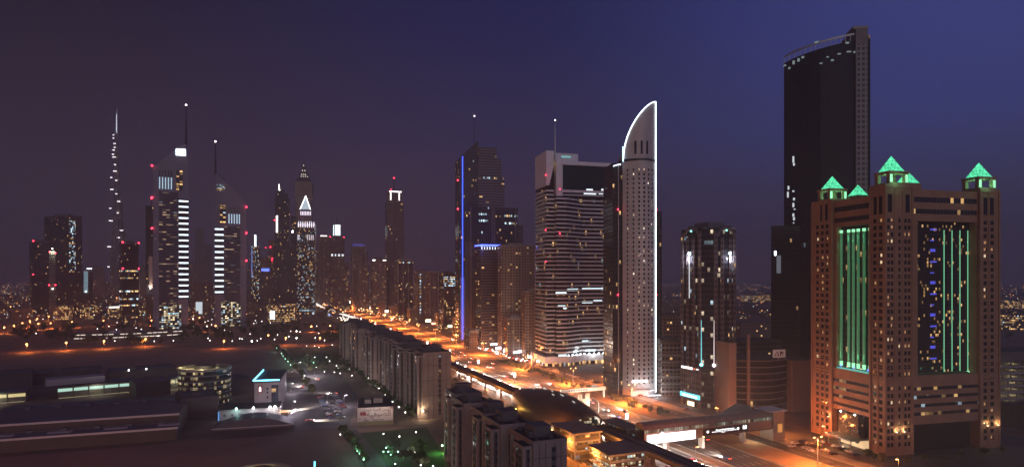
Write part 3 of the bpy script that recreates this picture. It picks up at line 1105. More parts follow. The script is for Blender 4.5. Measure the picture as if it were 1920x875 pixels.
# ------------------------------------------------------------------ tall dark tower behind the hotel
def dark_tower():
    rz = R(-9)
    fr = Front(1600, d=505, rz=rz)
    X, Z = fr.X, fr.Z
    t = thing("glass_skyscraper", "very tall dark glass skyscraper with stepped open crown rising behind the green lit hotel", "tower", fr.p, rz)
    xa, xb, xc = X(1470, 13), X(1603), X(1625)
    zl, zr = Z(96, 1470), Z(62, 1603)
    n = 14
    front = []
    for i in range(n + 1):
        u = i / n
        x = xa + (xb - xa) * u
        y = 13.0 * (1 - u) ** 2.0 - 1.5 * math.sin(math.pi * u)
        front.append((x, y))
    ztop = lambda x, y: zl - 6 + (zr - zl) * min(1, max(0, (x - xa) / (xb - xa))) ** .7
    dk = facade("skyscraper_glass", (.022, .022, .03), (.010, .011, .017), w=1.5, h=3.9, win=(.06, .94, .06, .95), lit=.0015, rowp=.01, rowk=6, warm=.3, s=.6, grough=.06, spec=.08)
    part("glass_front", MB().prism(front + [(xb, 34), (xa + 20, 34)], 0, ztop, 0, tm=1), [dk, ROOF_D], t)
    # the crown: an open screen following the curve of the front
    for i in range(n):
        (x0, y0), (x1, y1) = front[i], front[i + 1]
        za, zb = ztop(x0, 0), ztop(x1, 0)
        mb = MB()
        mb.prism([(x0, y0 - .25), (x1, y1 - .25), (x1, y1 + .25), (x0, y0 + .25)], lambda x, y, a=za, b=zb, p=x0, q=x1: a + (b - a) * (x - p) / (q - p) + 4.4,
                 lambda x, y, a=za, b=zb, p=x0, q=x1: a + (b - a) * (x - p) / (q - p) + 6.0, 0, True, True)
        mb.box(x0 - .2, x0 + .2, y0 - .2, y0 + .2, za, za + 4.4)
        part("crown_screen", mb, STEEL, t)
    part("stair_core", MB().box(xb + .02, xc, -2.2, 30, 0, Z(52, 1615), 0, tm=1), [plain("core_concrete", (.22, .21, .2), .85, .2, .1), ROOF_D], t)
    part("core_frame", ring_boxes(MB(), xb - 2.2, xc + .4, -2.6, 16, Z(56, 1615), Z(51, 1615), .8), CONC, t)
    cw = facade("pale_core_windows", (.26, .25, .24), w=3.4, h=4.1, win=(.2, .8, .2, .8), lit=.0, s=1)
    part("core_face", MB().box(xb + .3, xc - .3, -2.32, -2.21, 30, Z(84, 1615)), cw, t)
    part("core_side", MB().box(xc + .01, xc + 3, 1, 28, 0, Z(66, 1615)), dk, t)
    # dashes of light: the unfinished top floors, and the lit lift lobby
    rnd = random.Random(3)
    li = glow("bare_bulb_floor", (.7, .95, .9), .2, False)
    for (a, y, wd, h) in ((1478, 112, 9, 3), (1492, 107, 5, 7), (1500, 104, 5, 6), (1507, 101, 7, 4), (1530, 76, 8, 3), (1585, 80, 6, 3),
                          (1485, 118, 4, 4), (1558, 112, 5, 3), (1538, 117, 5, 2), (1600, 97, 3, 3), (1587, 97, 8, 2), (1550, 106, 4, 2), (1570, 101, 6, 2)):
        u = (X(a) - xa) / (xb - xa)
        yy = 13.0 * (1 - u) ** 2 - 1.5 * math.sin(math.pi * u)
        part("lit_floor", MB().box(X(a), X(a + wd), yy - .9, yy + 2, Z(y + h, a), Z(y, a)), li, t)
    wh = glow("lift_lobby_light", (.85, .93, 1.0), .7, False)
    for (y0, y1, a, b) in ((289, 301, 1492, 1497), (302, 307, 1493, 1497), (345, 352, 1484, 1488), (356, 367, 1483, 1489), (354, 357, 1492, 1496), (368, 373, 1493, 1498),
                           (378, 386, 1492, 1497), (389, 391, 1494, 1499), (398, 404, 1492, 1496), (405, 411, 1493, 1499), (415, 417, 1493, 1495)):
        u = (X(a) - xa) / (xb - xa)
        yy = 13.0 * (1 - u) ** 2 - 1.5 * math.sin(math.pi * u)
        part("lift_lobby_light", MB().box(X(a), X(b), yy - .7, yy + 2, Z(y1, a), Z(y0, a)), wh, t)
    # lower wing standing on the left
    part("lower_wing", MB().prism([(X(1446, 6), 6), (X(1500, 6), 6), (X(1500, 6), 34), (X(1446, 6) + 14, 34)], 0, Z(424, 1470) + 1, 0, tm=1), [facade("wing_glass", (.03, .028, .03), (.012, .012, .016), w=1.6, h=3.9, win=(.05, .95, .12, .9), lit=.006, rowp=.03, rowk=6, s=.8, spec=.1), ROOF_D], t)
    part("wing_light", MB().box(X(1452, 6), X(1455, 6), 5.7, 5.98, Z(478, 1453), Z(470, 1453)), E_COOL, t)
    part("wing_strip_light", MB().box(X(1456, 6), X(1464, 6), 5.7, 5.98, Z(512, 1460), Z(478, 1460)), glow("pale_strip", (.7, .85, 1), .12, False), t)
    return t


dark_tower()


# ------------------------------------------------------------------ granite tower with arched tops
def granite_tower():
    rz = R(24)
    c, w, l, d = fit(1278, 1326, 1383, 768, rz)
    t = thing("granite_tower", "granite office tower with two arched tops, white uplights and a cyan lit sign", "tower", c, rz)
    x0, x1, y0, y1 = -w / 2, w / 2, -l / 2, l / 2
    h = zpx(426, d)
    k = d / FPX
    zz = lambda y: CAM_H + (HOR - y) * k
    gr = plain("red_granite", (.16, .14, .155), .45, .25, .3)
    gl = facade("granite_tower_glass", (.04, .042, .055), (.012, .015, .024), w=2.0, h=3.7, win=(.08, .92, .2, .9), lit=.05, rowp=.12, rowk=6, warm=.2, s=.9, ca=(1, .8, .55))
    ch = 5.5
    plan = [(x0 + ch, y0), (x1 - 2, y0), (x1, y0 + 2), (x1, y1), (x0, y1), (x0, y0 + ch)]
    part("glass_shaft", MB().prism(plan, 0, h, 0, tm=1), [gl, ROOF_D], t)
    # stone piers with punched windows on both faces
    pw = facade("granite_pier", (.16, .14, .155), w=2.1, h=3.7, win=(.24, .78, .2, .74), lit=.05, warm=.4, s=1.5)

    def pier_f(a, b, zt, out=.9):
        part("granite_pier", MB().box(a, b, y0 - out, y0 - .01, 0, zt), pw, t)

    def pier_l(a, b, zt, out=.9):
        part("granite_pier", MB().box(x0 - out, x0 - .01, a, b, 0, zt), pw, t)
    # right face, local x from corner
    pier_f(x0 + ch + .2, x0 + ch + 2.6, h - 2)
    pier_f(x0 + w * .42, x0 + w * .52, h - 6)
    pier_f(x1 - 8.2, x1 - 6.3, h - 6)
    pier_f(x1 - 4.4, x1 - 2.2, h - 2)
    pier_l(y0 + ch + .2, y0 + ch + 2.6, h - 2)
    pier_l(y0 + l * .45, y0 + l * .55, h - 6)
    pier_l(y1 - 8.0, y1 - 6, h - 6)
    pier_l(y1 - 2.6, y1 - .2, h - 2)
    # arched heads

    def arch(cx, half, axis):
        mb = MB()
        n = 12
        for i in range(n):
            a0, a1 = math.pi * i / n, math.pi * (i + 1) / n
            pts = []
            for (r, a) in ((1.0, a0), (1.0, a1), (.78, a1), (.78, a0)):
                pts.append((cx - math.cos(a) * half * r, h - 6 + math.sin(a) * 7 * r))
            if axis == 'f':
                mb.front([(p[0], p[1]) for p in reversed(pts)], y0 - 1.0, y0 + 1.5)
            else:
                st = len(mb.v)
                mb.front([(p[0], p[1]) for p in reversed(pts)], 0, 2.5)
                for q in range(st, len(mb.v)):
                    x, y, z = mb.v[q]
                    mb.v[q] = (x0 - 1.0 + y, x, z)
        part("arched_head", mb, gr, t)
    arch(x0 + w * .6, w * .30, 'f')
    arch(y0 + l * .58, l * .32, 'l')
    part("cornice", ring_boxes(MB(), x0 + ch, x1, y0 + ch, y1, h + .01, h + 2.5, .8), gr, t)
    part("plant_room", MB().box(x0 + w * .3, x1 - 5, y0 + l * .3, y1 - 4, h + .01, h + 4.5), gr, t)
    tg = glow("teal_lamp", (.35, .95, .85), 1.6, False)
    part("arch_lamp", MB().ball((x0 + w * .6, y0 - .9, h - 1.6), .8, n=8, k=5), tg, t)
    part("arch_lamp", MB().ball((x0 - .9, y0 + l * .58, h - 1.6), .8, n=8, k=5), tg, t)
    # white washes beside the piers: luminous strips with a lamp at the head
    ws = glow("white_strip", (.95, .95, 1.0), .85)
    hd = glow("strip_head", (.75, .95, 1.0), 6)
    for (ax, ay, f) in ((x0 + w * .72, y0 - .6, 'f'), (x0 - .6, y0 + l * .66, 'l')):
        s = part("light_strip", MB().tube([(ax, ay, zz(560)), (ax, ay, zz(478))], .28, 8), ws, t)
        part("strip_head_lamp", MB().ball((ax, ay, zz(474)), 1.0, n=8, k=6, sz=1.3), hd, s)
        point(t, (ax - (1.4 if f == 'l' else 0), ay - (1.4 if f == 'f' else 0), zz(484)), 5000, (.95, .92, 1), .5)
    # coloured strips rising from the lower storeys at the corner
    for (ax, ay, cc, nm) in ((x0 - .3, y0 + ch + .0, (.15, .9, 1.0), "cyan_strip"), (x0 + ch + .1, y0 - .3, (1, .85, .85), "pink_strip")):
        s = part("light_strip", MB().tube([(ax, ay, zz(684)), (ax, ay, zz(600))], .3, 8, r1=.12), glow(nm, cc, 1.1), t)
        part("strip_foot_lamp", MB().ball((ax, ay, zz(685)), 1.1, n=8, k=6), glow(nm + "_foot", cc, 7), s)
    # lower storeys in stone with the illuminated boards
    part("stone_base", MB().box(x0 - 1.1, x0 - .92, y0 + ch + 3.2, y1 - .3, 4.5, zz(690)), pw, t)
    cy = part("cyan_sign", MB().box(x0 - 1.7, x0 - 1.12, y0 + ch + .5, y1 - .4, zz(752), zz(744)), glow("cyan_sign_light", (.10, .80, .92), 1.9), t)
    for i in range(9):
        yq = y1 - 3 - i * (l - ch - 5) / 9
        part("sign_letter", MB().box(x0 - 1.8, x0 - 1.705, yq - 1.0, yq + .5 * (i % 2), zz(750.6), zz(746.5)), glow("sign_white", (.8, 1, 1), 2.4, False), cy)
    lt = glow("sign_letters", (1, .95, .92), 2.2, False)
    rnd = random.Random(8)
    y = y1 - 1.2
    n = 0
    while y > y0 + ch + 2 and n < 26:
        wd = rnd.uniform(.6, 1.3)
        m = glow("sign_red", (1, .16, .06), 2.5, False) if n == 11 else lt
        if n not in (10, 12):
            part("sign_letter", MB().box(x0 - 1.3, x0 - 1.12, y - wd, y, zz(697.5 if n < 11 else 696), zz(693 if n < 11 else 694)), m, t)
        y -= wd + .3
        n += 1
    part("entrance_light", MB().box(x0 - 1.3, x0 - 1.0, y0 + l * .45, y0 + l * .7, .3, 3.2), glow("entrance_warm", (1, .75, .5), 2.5), t)
    part("entrance_light", MB().box(x1 - 9, x1 - 6, y0 - 1.2, y0 - 1.0, .3, 3.5), MATS["entrance_warm"], t)
    return t


granite_tower()


# ------------------------------------------------------------------ sail-topped white tower
def sail_tower():
    rz = R(10)
    fr = Front(1200, yb=738, rz=rz)
    X, Z = fr.X, fr.Z
    t = thing("sail_tower", "pale tower with a curved sail top outlined in white light", "tower", fr.p, rz)
    xa, xb = X(1168), X(1227)
    wd = xb - xa
    wallm = plain("sail_cladding", (.50, .46, .45), .55, .15, .1)
    # plan: bowed front, from the left edge round to the lit right-hand edge
    n = 16
    fx = [xa + wd * i / n for i in range(n + 1)]
    yf = lambda x: -8.0 * math.sin(math.pi * min(1, max(0, (x - xa) / wd)) * .92)
    zA = Z(303, 1168)
    zP = Z(193, 1222)

    def ztop(x, y=0):
        u = min(1, max(0, (x - xa) / wd))
        return zA + (zP - zA) * math.sin(math.acos(1 - .8 * u)) / .9798
    plan = [(x, yf(x)) for x in fx] + [(xb, 16), (xa, 16)]
    part("sail_body", MB().prism(plan, 0, ztop, 0), [wallm], t)
    part("dark_collar", MB().prism([(x, yf(x) - .35) for x in fx] + [(xb + .3, 10), (xa - .3, 10)], Z(304, 1200), Z(300, 1200), 0, True, True), DARKM, t)
    for i in range(3):
        x = X(1186 + i * 10)
        part("crown_slot", MB().box(x - .7, x + .7, yf(x) - .4, yf(x) + 1, Z(292, 1200), Z(268, 1200)), GLASS_D, t)
    # windows on the bowed front
    sp = []
    rnd = random.Random(4)
    cols = [X(q) for q in (1175, 1183.5, 1192, 1200.5, 1209, 1217)]
    z = Z(716, 1200)
    zs = []
    while z < Z(318, 1200):
        zs.append(z)
        z += 3.42
    for z in zs:
        for x in cols:
            v = rnd.random()
            sp.append((x, yf(x) - .12, z, 1.45, 1.7, 'f', 1 if v < .08 else 2 if v < .10 else 0))
    windows(t, sp, 100, "window", [GLASS_D, glow("sail_room", (1, .7, .45), .7, False), glow("sail_room_bright", (1, .85, .65), 1.6, False), wallm])
    # dark glass flanks
    gl = facade("sail_flank_glass", (.05, .045, .045), (.014, .014, .018), w=1.3, h=3.42, win=(.06, .94, .1, .92), lit=.02, s=1.3, warm=.6)
    part("glass_flank", MB().box(X(1150), xa - .02, 1.5, 24, 0, Z(306, 1160), 0, tm=1), [gl, ROOF_D], t)
    part("glass_flank", MB().box(xb + .02, X(1241, 2.5), 2.5, 24, 0, Z(395, 1233), 0, tm=1), [gl, ROOF_D], t)
    part("flank_fin", MB().box(X(1160), X(1161), .7, 1.48, 0, Z(306, 1160)), wallm, t)
    # the white line of light: up the left of the sail, over to its tip and down the long right edge
    led = glow("white_edge_light", (.72, .88, 1.0), 5)
    pts = []
    for i in range(0, 25):
        u = (i / 24) ** 1.6
        x = xa + wd * u
        pts.append((x, yf(x) - .45, ztop(x) + .3))
    part("edge_light", MB().tube(pts, .34, 8), led, t)
    part("edge_light", MB().tube([(xb + .1, yf(xb) - .6, zP), (xb + .1, yf(xb) - .6, 1.5)], .32, 8), led, t)
    part("edge_light", MB().tube([(X(1151), 1.1, Z(311, 1150)), (X(1157), .6, Z(309, 1157)), (X(1164), .2, Z(308, 1164))], .3, 8), led, t)
    part("edge_light", MB().tube([(xa - .2, -.6, Z(303, 1168)), (xa - .2, -.6, Z(290, 1168)), (xa - .2, -.4, Z(275, 1168))], .4, 8), glow("blue_edge_light", (.35, .6, 1.0), 4), t)
    for z in (Z(393, 1200), Z(552, 1200)):
        beacon(t, (xb + 1, -1.5, z), .55)
        beacon(t, (xa - 4, 0, z), .55)
    # entrance
    part("entrance_sign", MB().box(X(1178), X(1206), yf(X(1192)) - 1.4, yf(X(1192)) - .6, Z(713, 1190), Z(709, 1190)), glow("entrance_sign_light", (1, .9, .88), 5), t)
    part("entrance_canopy", MB().box(X(1172), X(1213), yf(X(1192)) - 5.5, yf(X(1192)) - .5, 4.6, 5.2), wallm, t)
    part("entrance_glass", MB().box(X(1176), X(1208), yf(X(1192)) - .9, yf(X(1192)) - .3, .1, 4.5), glow("entrance_red_glow", (1, .45, .35), 1.6), t)
    part("planter_light", MB().box(X(1205), X(1240), yf(xb) - 8, yf(xb) - 7.2, .2, .8), glow("white_ground_light", (.8, .92, 1), 2.5), t)
    point(t, (X(1215), -16, 5), 5000, (.85, .9, 1), 1.0)
    point(t, (X(1190), -18, 6), 3500, (1, .7, .62), 1.0)
    return t


sail_tower()


# ------------------------------------------------------------------ banded tower
def banded_tower():
    rz = R(15)
    fr = Front(1055, yb=687, rz=rz)
    X, Z = fr.X, fr.Z
    t = thing("banded_tower", "glass office tower wrapped in stacked pale floor bands with a tall white mast", "tower", fr.p, rz)
    x0, x1, x2, x3 = X(1044), X(1063), X(1092, 13), X(1144, 13)
    plan = [(x0, 0), (x1, 0), (x2, 13.0), (x3, 13.0), (x3, 46), (x0, 46)]
    H = Z(306, 1046)
    gl = facade("banded_glass", (.02, .02, .022), (.010, .012, .016), w=1.5, h=4.15, win=(.03, .97, .0, 1), lit=.018, rowp=.07, rowk=10, warm=.4, s=1.2, group=9, spec=.12)
    part("glass_core", MB().prism(plan, 5, Z(370, 1060), 0, tm=1), [gl, ROOF_D], t)
    band = plain("band_cladding", (.86, .84, .86), .5, .12, .2)
    off = [(x0 - .55, -.55), (x1 + .1, -.55), (x2 + .1, 12.45), (x3 + .55, 12.45), (x3 + .55, 46.5), (x0 - .55, 46.5)]
    z, n = 13.5, 0
    while z < Z(372, 1046):
        part("floor_band", MB().prism(off, z, z + 1.35, 0, True, True), band, t)
        z += 4.15
        n += 1
    zt = z
    # dark glass box framed at the top
    fa, fb_, fc, fd = X(1043, 6), X(1055, 6), X(1140, 6), X(1145, 6)
    z1_, z2_, z3_ = Z(372, 1090), Z(355, 1090), Z(308, 1090)
    z4_ = Z(301, 1090)
    part("top_frame", MB().box(fa, fd, 6, 34, z3_ + .01, z4_), band, t)
    part("top_frame", MB().box(fa, fb_, 6, 34, zt - .2, z3_), band, t)
    part("top_frame", MB().box(fc, fd, 6, 34, zt - .2, z3_), band, t)
    part("top_frame", MB().box(fb_ + .01, fc - .01, 6.2, 34, z2_ - 1.4, z2_), band, t)
    part("top_glass", MB().box(fb_ + .01, fc - .01, 6.8, 33, zt - .2, z3_ - .01), plain("teal_glass", (.006, .030, .038), .08, .2, .3, spec=.2), t)
    for i in range(3):
        zq = Z(366 - i * 6, 1100)
        part("floor_band", MB().box(fb_ + .02, fc - .02, 6.1, 6.79, zq, zq + 1.1), band, t) if i < 2 else None
    for (a, b, y) in ((1095, 1118, 360), (1100, 1112, 353), (1123, 1131, 360), (1128, 1133, 353)):
        part("lit_strip_window", MB().box(X(a, 6), X(b, 6), 6.5, 6.79, Z(y + 2.5, a), Z(y - 1, a)), glow("pale_office_light", (.85, .95, 1), 1.2, False), t)
    # lower strip of brightly lit floors
    lm = glow("lit_office_floor", (.72, .95, 1.0), 1.5, False)
    for (a, b, y) in ((1042, 1062, 547), (1064, 1090, 542), (1094, 1140, 540), (1046, 1060, 572), (1095, 1120, 565), (1100, 1112, 640), (1056, 1062, 575), (1122, 1138, 563),
                      (1106, 1126, 657), (1047, 1062, 664)):
        x = X((a + b) / 2)
        yy = -.3 if x < x1 else 12.7 if x > x2 else None
        if yy is None:
            xa, xb = X(a), X(b)
            s = 13.0 / (x2 - x1)
            mb = MB().prism([(xa, (xa - x1) * s - .4), (xb, (xb - x1) * s - .4), (xb, (xb - x1) * s), (xa, (xa - x1) * s)], Z(y + 3, 1075), Z(y - 1, 1075), 0, True, True)
        else:
            mb = MB().box(X(a), X(b), yy, yy + .28, Z(y + 4, a), Z(y, a))
        part("lit_office_floor", mb, lm, t)
    # podium with its row of white lamps
    part("podium", MB().prism([(x0 - 13, -2), (x1 + 1, -2), (x2 + 2, 9), (x3 + 3, 9), (x3 + 3, 48), (x0 - 13, 48)], 3.9, 10.5, 0, True, True), band, t)
    part("podium_glass", MB().prism([(x0 - 12, 0), (x1, 0), (x2, 11), (x3 + 1.5, 11), (x3 + 1.5, 46), (x0 - 12, 46)], 0, 3.9, 0), [facade("podium_shop_glass", (.08, .07, .07), w=2.4, h=3.9, win=(.06, .94, .1, .95), lit=.42, warm=.6, s=2.6)], t)
    lw = glow("soffit_lamp", (.85, .97, 1.0), 12, False)
    for i in range(11):
        u = i / 10
        x = x1 + 1 + (x3 - x1) * u
        y = 8.6 if x > x2 else -2.4 + (x - x1) / (x2 - x1) * 11
        part("soffit_lamp", MB().ball((x, y - .4, 11.4), .62, n=8, k=6), lw, t)
    for u in (.25, .6, .95):
        point(t, (x1 + (x3 - x1) * u, 5, 13), 3000, (.85, .97, 1.0), .6)
    # the taller blank slab with its own bands behind, to the left
    xl0, xl1 = X(1025, 7), x0 - .6
    part("rear_slab", MB().box(xl0, xl1, 7, 44, 0, Z(281, 1030), 0, tm=1), [gl, ROOF_D], t)
    part("slab_top", MB().front([(xl0 - .6, Z(345, 1014)), (xl0 + 2.5, Z(345, 1014)), (xl1 - .5, Z(310, 1044)), (xl1 - .5, Z(280, 1030)), (xl0 - .6, Z(280, 1030))], 6.4, 45), band, t)
    part("roof_house", MB().box(xl1 + 1, X(1092), 12, 34, H, Z(283, 1060), 0, tm=1), [band, ROOF_D], t)
    part("roof_light", MB().box(X(1060), X(1078), 11.7, 11.98, Z(291, 1060), Z(288, 1060)), glow("teal_strip_dim", (.3, .9, .9), .5, False), t)
    z = 13.5
    while z < Z(350, 1030):
        part("floor_band", MB().box(xl0 - .6, xl1 - .02, 6.4, 44.5, z, z + 1.35), band, t)
        z += 4.15
    m = part("mast", MB().tube([(X(1047), 10, Z(306, 1047)), (X(1047), 10, Z(222, 1047))], .95, 8, r1=.28), WHITEP, t)
    part("mast_tip", MB().ball((X(1047), 10, Z(221, 1047)), .5), E_WHT, m)
    for (x, y) in ((1012, 326), (1012, 430), (1049, 355), (1049, 438), (1012, 490)):
        beacon(t, (X(x + 14 if x < 1040 else x), 5.0 if x < 1040 else -1.4, Z(y, x)), .62)
    return t


banded_tower()


# ------------------------------------------------------------------ blue-lit tower and its neighbours
def blue_tower():
    fr = Front(905, d=875, rz=R(14))
    X, Z = fr.X, fr.Z
    t = thing("blue_edged_tower", "stepped tower with a slanting glass prow and a vertical blue line of light", "tower", fr.p, R(14))
    gl = facade("blue_tower_glass", (.07, .065, .07), (.014, .016, .024), w=1.8, h=3.7, win=(.08, .92, .15, .9), lit=.02, rowp=.05, rowk=7, warm=.35, s=1.3)
    bd = facade("blue_tower_bands", (.19, .155, .15), w=4.5, h=3.7, win=(.0, 1, .45, .9), lit=.02, rowp=.05, rowk=6, warm=.4, s=1.2)
    st = plain("blue_tower_stone", (.20, .165, .155), .6, .2, .1)
    # slanted glass prow on the left
    part("glass_prow", MB().front([(X(860), 0), (X(896), 0), (X(896), Z(264)), (X(862), Z(297)), (X(860), Z(300))], -3, 30, 0), [gl], t)
    part("prow_spire", MB().tube([(X(889), 2, Z(268)), (X(890), 2, Z(219))], .55, 6, r1=.15), DARKM, t)
    part("spire_lamp", MB().ball((X(890), 2, Z(218)), .7), E_WHT, t)
    blue = glow("blue_line_light", (.03, .09, 1.0), 3.2)
    part("blue_line", MB().tube([(X(866.5), -3.6, 6), (X(866.5), -3.6, Z(296))], .62, 8), blue, t)
    part("blue_line_halo", MB().box(X(863), X(870), -3.2, -3.02, 4, Z(520)), glow("blue_haze_strip", (.03, .06, .8), .25, False), t)  # dim glowing strip, the line's blue haze painted on the wall
    # stepped banded shaft
    part("upper_shaft", MB().box(X(897), X(931), -1, 28, Z(330), Z(276), 0, tm=1), [bd, ROOF_D], t)
    part("upper_shaft", MB().box(X(931), X(940), -.6, 26, Z(330), Z(297), 0, tm=1), [bd, ROOF_D], t)
    part("middle_shaft", MB().box(X(880), X(945), -1.6, 30, Z(388), Z(330.5), 0, tm=1), [bd, ROOF_D], t)
    part("lit_gallery", MB().box(X(868), X(944), -2.1, -1.61, Z(335), Z(332)), facade("gallery_light", (.1, .1, .1), w=2.5, h=50, win=(.1, .8, 0, 1), lit=.5, warm=.2, s=1.6), t)
    part("lower_shaft", MB().box(X(880), X(970), -2.4, 32, 0, Z(388.5), 0, tm=1), [gl, ROOF_D], t)
    part("side_wing", MB().box(X(970), X(981), 1, 26, 0, Z(420), 0, tm=1), [bd, ROOF_D], t)
    lw = facade("gallery_windows_white", (.05, .05, .06), w=3.0, h=60, win=(.2, .8, 0, 1), lit=.85, warm=.12, s=2.4)
    for (a, b, y) in ((888, 916, 400), (944, 969, 402), (888, 914, 412), (945, 969, 416)):
        part("lit_sky_lobby", MB().box(X(a), X(b), -2.9, -2.41, Z(y + 3.5), Z(y)), lw, t)
    for px in (882, 922, 926, 966):
        part("stone_pier", MB().box(X(px) - .8, X(px) + .8, -3.3, -2.95, 0, Z(388.5)), st, t)
    for i in range(5):
        px = 873 + i * 3.6
        part("stone_pier", MB().box(X(px) - .5, X(px) + .5, -3.7, -3.06, 0, Z(455)), st, t)
    for (x, y) in ((858, 340), (858, 393)):
        beacon(t, (X(x), -2, Z(y)), 1.0)
    part("roof_lamp", MB().ball((X(929), 0, Z(278)), .8), E_WHT, t)
    return t


blue_tower()


def crown_block():
    fr = Front(918, d=800, rz=UR)
    X, Z = fr.X, fr.Z
    t = thing("blue_crowned_block", "dark banded apartment block with a blue and white lit crown", "tower", fr.p, UR)
    xa, xb = X(903), X(938)
    bd = facade("crown_block_bands", (.15, .12, .115), w=3.4, h=3.4, win=(.0, 1, .42, .92), lit=.05, rowp=.05, rowk=5, warm=.6, s=1.3)
    part("shaft", MB().box(xa, xb, 0, 24, 0, Z(470), 0, tm=1), [bd, ROOF_D], t)
    part("corner_pier", MB().box(xa - .9, xa - .01, -.5, 1.2, 0, Z(470)), CONC_D, t)
    part("corner_pier", MB().box(xb - 3, xb - 1, -.6, -.01, 0, Z(470)), CONC_D, t)
    part("crown_slab", MB().box(xa - 1, xb + 1, -1, 25, Z(469.8), Z(467.5)), CONC, t)
    part("crown_slab", MB().box(xa - 1.6, xb + 1.6, -1.6, 25.6, Z(462.5), Z(461)), CONC, t)
    part("blue_crown_light", MB().box(xa - .6, xb + .6, -.7, 24, Z(461) + .02, Z(461) + 1.8), glow("crown_blue", (.06, .10, 1.0), 6), t)
    for i in range(8):
        x = xa + (xb - xa) * i / 7
        part("crown_post", MB().box(x - .35, x + .35, -1.2, -.7, Z(467.4), Z(462.6)), glow("crown_white", (.75, .85, 1.0), 2.6), t)
    point(t, (xa - 3, -4, Z(463)), 6000, (.15, .2, 1), 1)
    return t


crown_block()
box_tower("beige_apartment_block", "tall beige apartment block between the blue crowned block and the banded tower", 935, 940, 1002, 662, 461, F_RES, rz=R(14), trim=CONC, nx=6, L=20, finw=.8)
box_tower("beige_apartment_block", "lower beige apartment block standing in front of the tall beige one", 944, 951, 985, 668, 598, F_RES2, rz=R(14), nx=4, L=14, finw=.8)
box_tower("beige_apartment_block", "slim beige apartment block tucked against the banded tower", 981, 985, 1013, 672, 547, F_RES, rz=R(14), nx=3, L=16, finw=.8)

# ------------------------------------------------------------------ the row of towers along the far side of the highway
rowspec = [
    # name, label, pxL, pxC, pxR, ybase, ytop, mat, fins x, fins y, ph
    ("roadside_tower", "dark glazed office block with white lit top floors beside the highway", 822, 832, 857, 617, 512, F_OFF, 0, 0, 3),
    ("roadside_tower", "plain blank-ended brown block with lit upper floors beside the highway", 797, 806, 822, 604, 510, F_BALC, 3, 2, 3),
    ("roadside_tower", "pale narrow block with a column of white windows beside the highway", 775, 784, 799, 601, 508, F_HOTEL, 3, 2, 3),
    ("roadside_tower", "low dark block with bright mid-height floors at the foot of the slender spired tower", 741, 746, 775, 597, 487, F_OFF, 4, 2, 4),
    ("roadside_tower", "wide tan apartment tower with two lit roof corners next to the slender spired tower", 690, 699, 725, 590, 486, F_RES2, 4, 3, 5),
    ("roadside_tower", "dim tower capped with a faint blue band above the highway", 652, 661, 686, 583, 462, F_DIM, 4, 3, 4),
    ("roadside_tower", "dim brown apartment tower with a few orange windows along the highway bend", 668, 672, 692, 586, 497, F_RES2, 3, 2, 3),
    ("roadside_tower", "broad shouldered dim tower behind the white lantern tower", 592, 598, 617, 575, 444, F_DIM, 3, 2, 4),
    ("roadside_tower", "narrow brown tower at the far bend of the highway", 583, 588, 600, 573, 470, F_DIM, 2, 2, 3),
    ("roadside_tower", "short brown tower between the lantern tower and the blue capped tower", 634, 640, 655, 580, 492, F_RES2, 3, 2, 3),
    ("roadside_tower", "dark slim office tower set back between two apartment towers", 712, 716, 731, 586, 500, F_DARK, 0, 0, 3),
]
for i, (nm, lab, a, b, c, yb, yt, m, nx, ny, ph) in enumerate(rowspec):
    t = box_tower(nm, lab, a, b, c, yb, yt, m, UR, CONC if i % 2 else CONC_D, nx, ny, seed=i, ph=ph, finw=1.2, L=30, podium=9 if i in (0, 3, 4, 6, 9) else None)
    x0, x1, y0, y1, h, d = t['_dims']
    if i == 0:
        part("lit_top_floors", MB().box(x0 - .3, x1 + .3, y0 - .3, y0 - .02, h - 22, h - 6), facade("bright_top", (.1, .1, .1), w=2, h=3.8, win=(0, 1, .25, .8), lit=.7, warm=.15, s=2.4), t)
    if i == 2:
        part("white_window_column", MB().box(x0 + 3, x0 + 6, y0 - .9, y0 - .62, 12, h - 6), facade("white_column", (.1, .1, .1), w=3, h=6.5, win=(.1, .9, .2, .7), lit=.8, warm=.1, s=3.0), t)
    if i == 5:
        part("blue_cap", MB().box(x0 + 3, x1 - 3, y0 + 2, y1 - 3, h + .02, h + 7), glow("dim_blue_cap", (.10, .10, .7), .35), t)
    if i == 4:
        part("roof_light", MB().box(x0 - .3, x0 + 5, y0 - .6, y0 - .3, h - 3, h - .7), E_WHT, t)
        part("roof_light", MB().box(x1 - 9, x1 - 1, y0 - .6, y0 - .3, h - 3, h - .7), glow("soft_roof_light", (1, .9, .8), 3, False), t)
    if i == 3:
        part("bright_floor", MB().box(x0 - .9, x1, y0 - .95, y0 - .62, h - 7, h - 4), MATS["bright_top"], t)
    if i == 7:
        part("roof_light", MB().box(x0 + 4, x1 - 6, y0 - .6, y0 - .3, h + 2, h + 5), glow("soft_roof_light", (1, .9, .8), 3, False), t)

# orange-washed slab and lower infill along the road
low = [(870, 880, 896, 655, 622), (846, 856, 872, 634, 596), (815, 822, 836, 615, 588), (760, 768, 782, 606, 580), (726, 732, 744, 599, 575), (610, 616, 632, 581, 545), (706, 711, 722, 594, 566)]
for i, (a, b, c, yb, yt) in enumerate(low):
    box_tower("shop_block", f"low shop block lit orange at the foot of the towers, {nth(i + 1)} from the blue-lit tower", a, b, c, yb, yt, F_DIM, UR, CONC, L=22, seed=30 + i, cat="building",
              group="low blocks along the highway", ph=2.5)


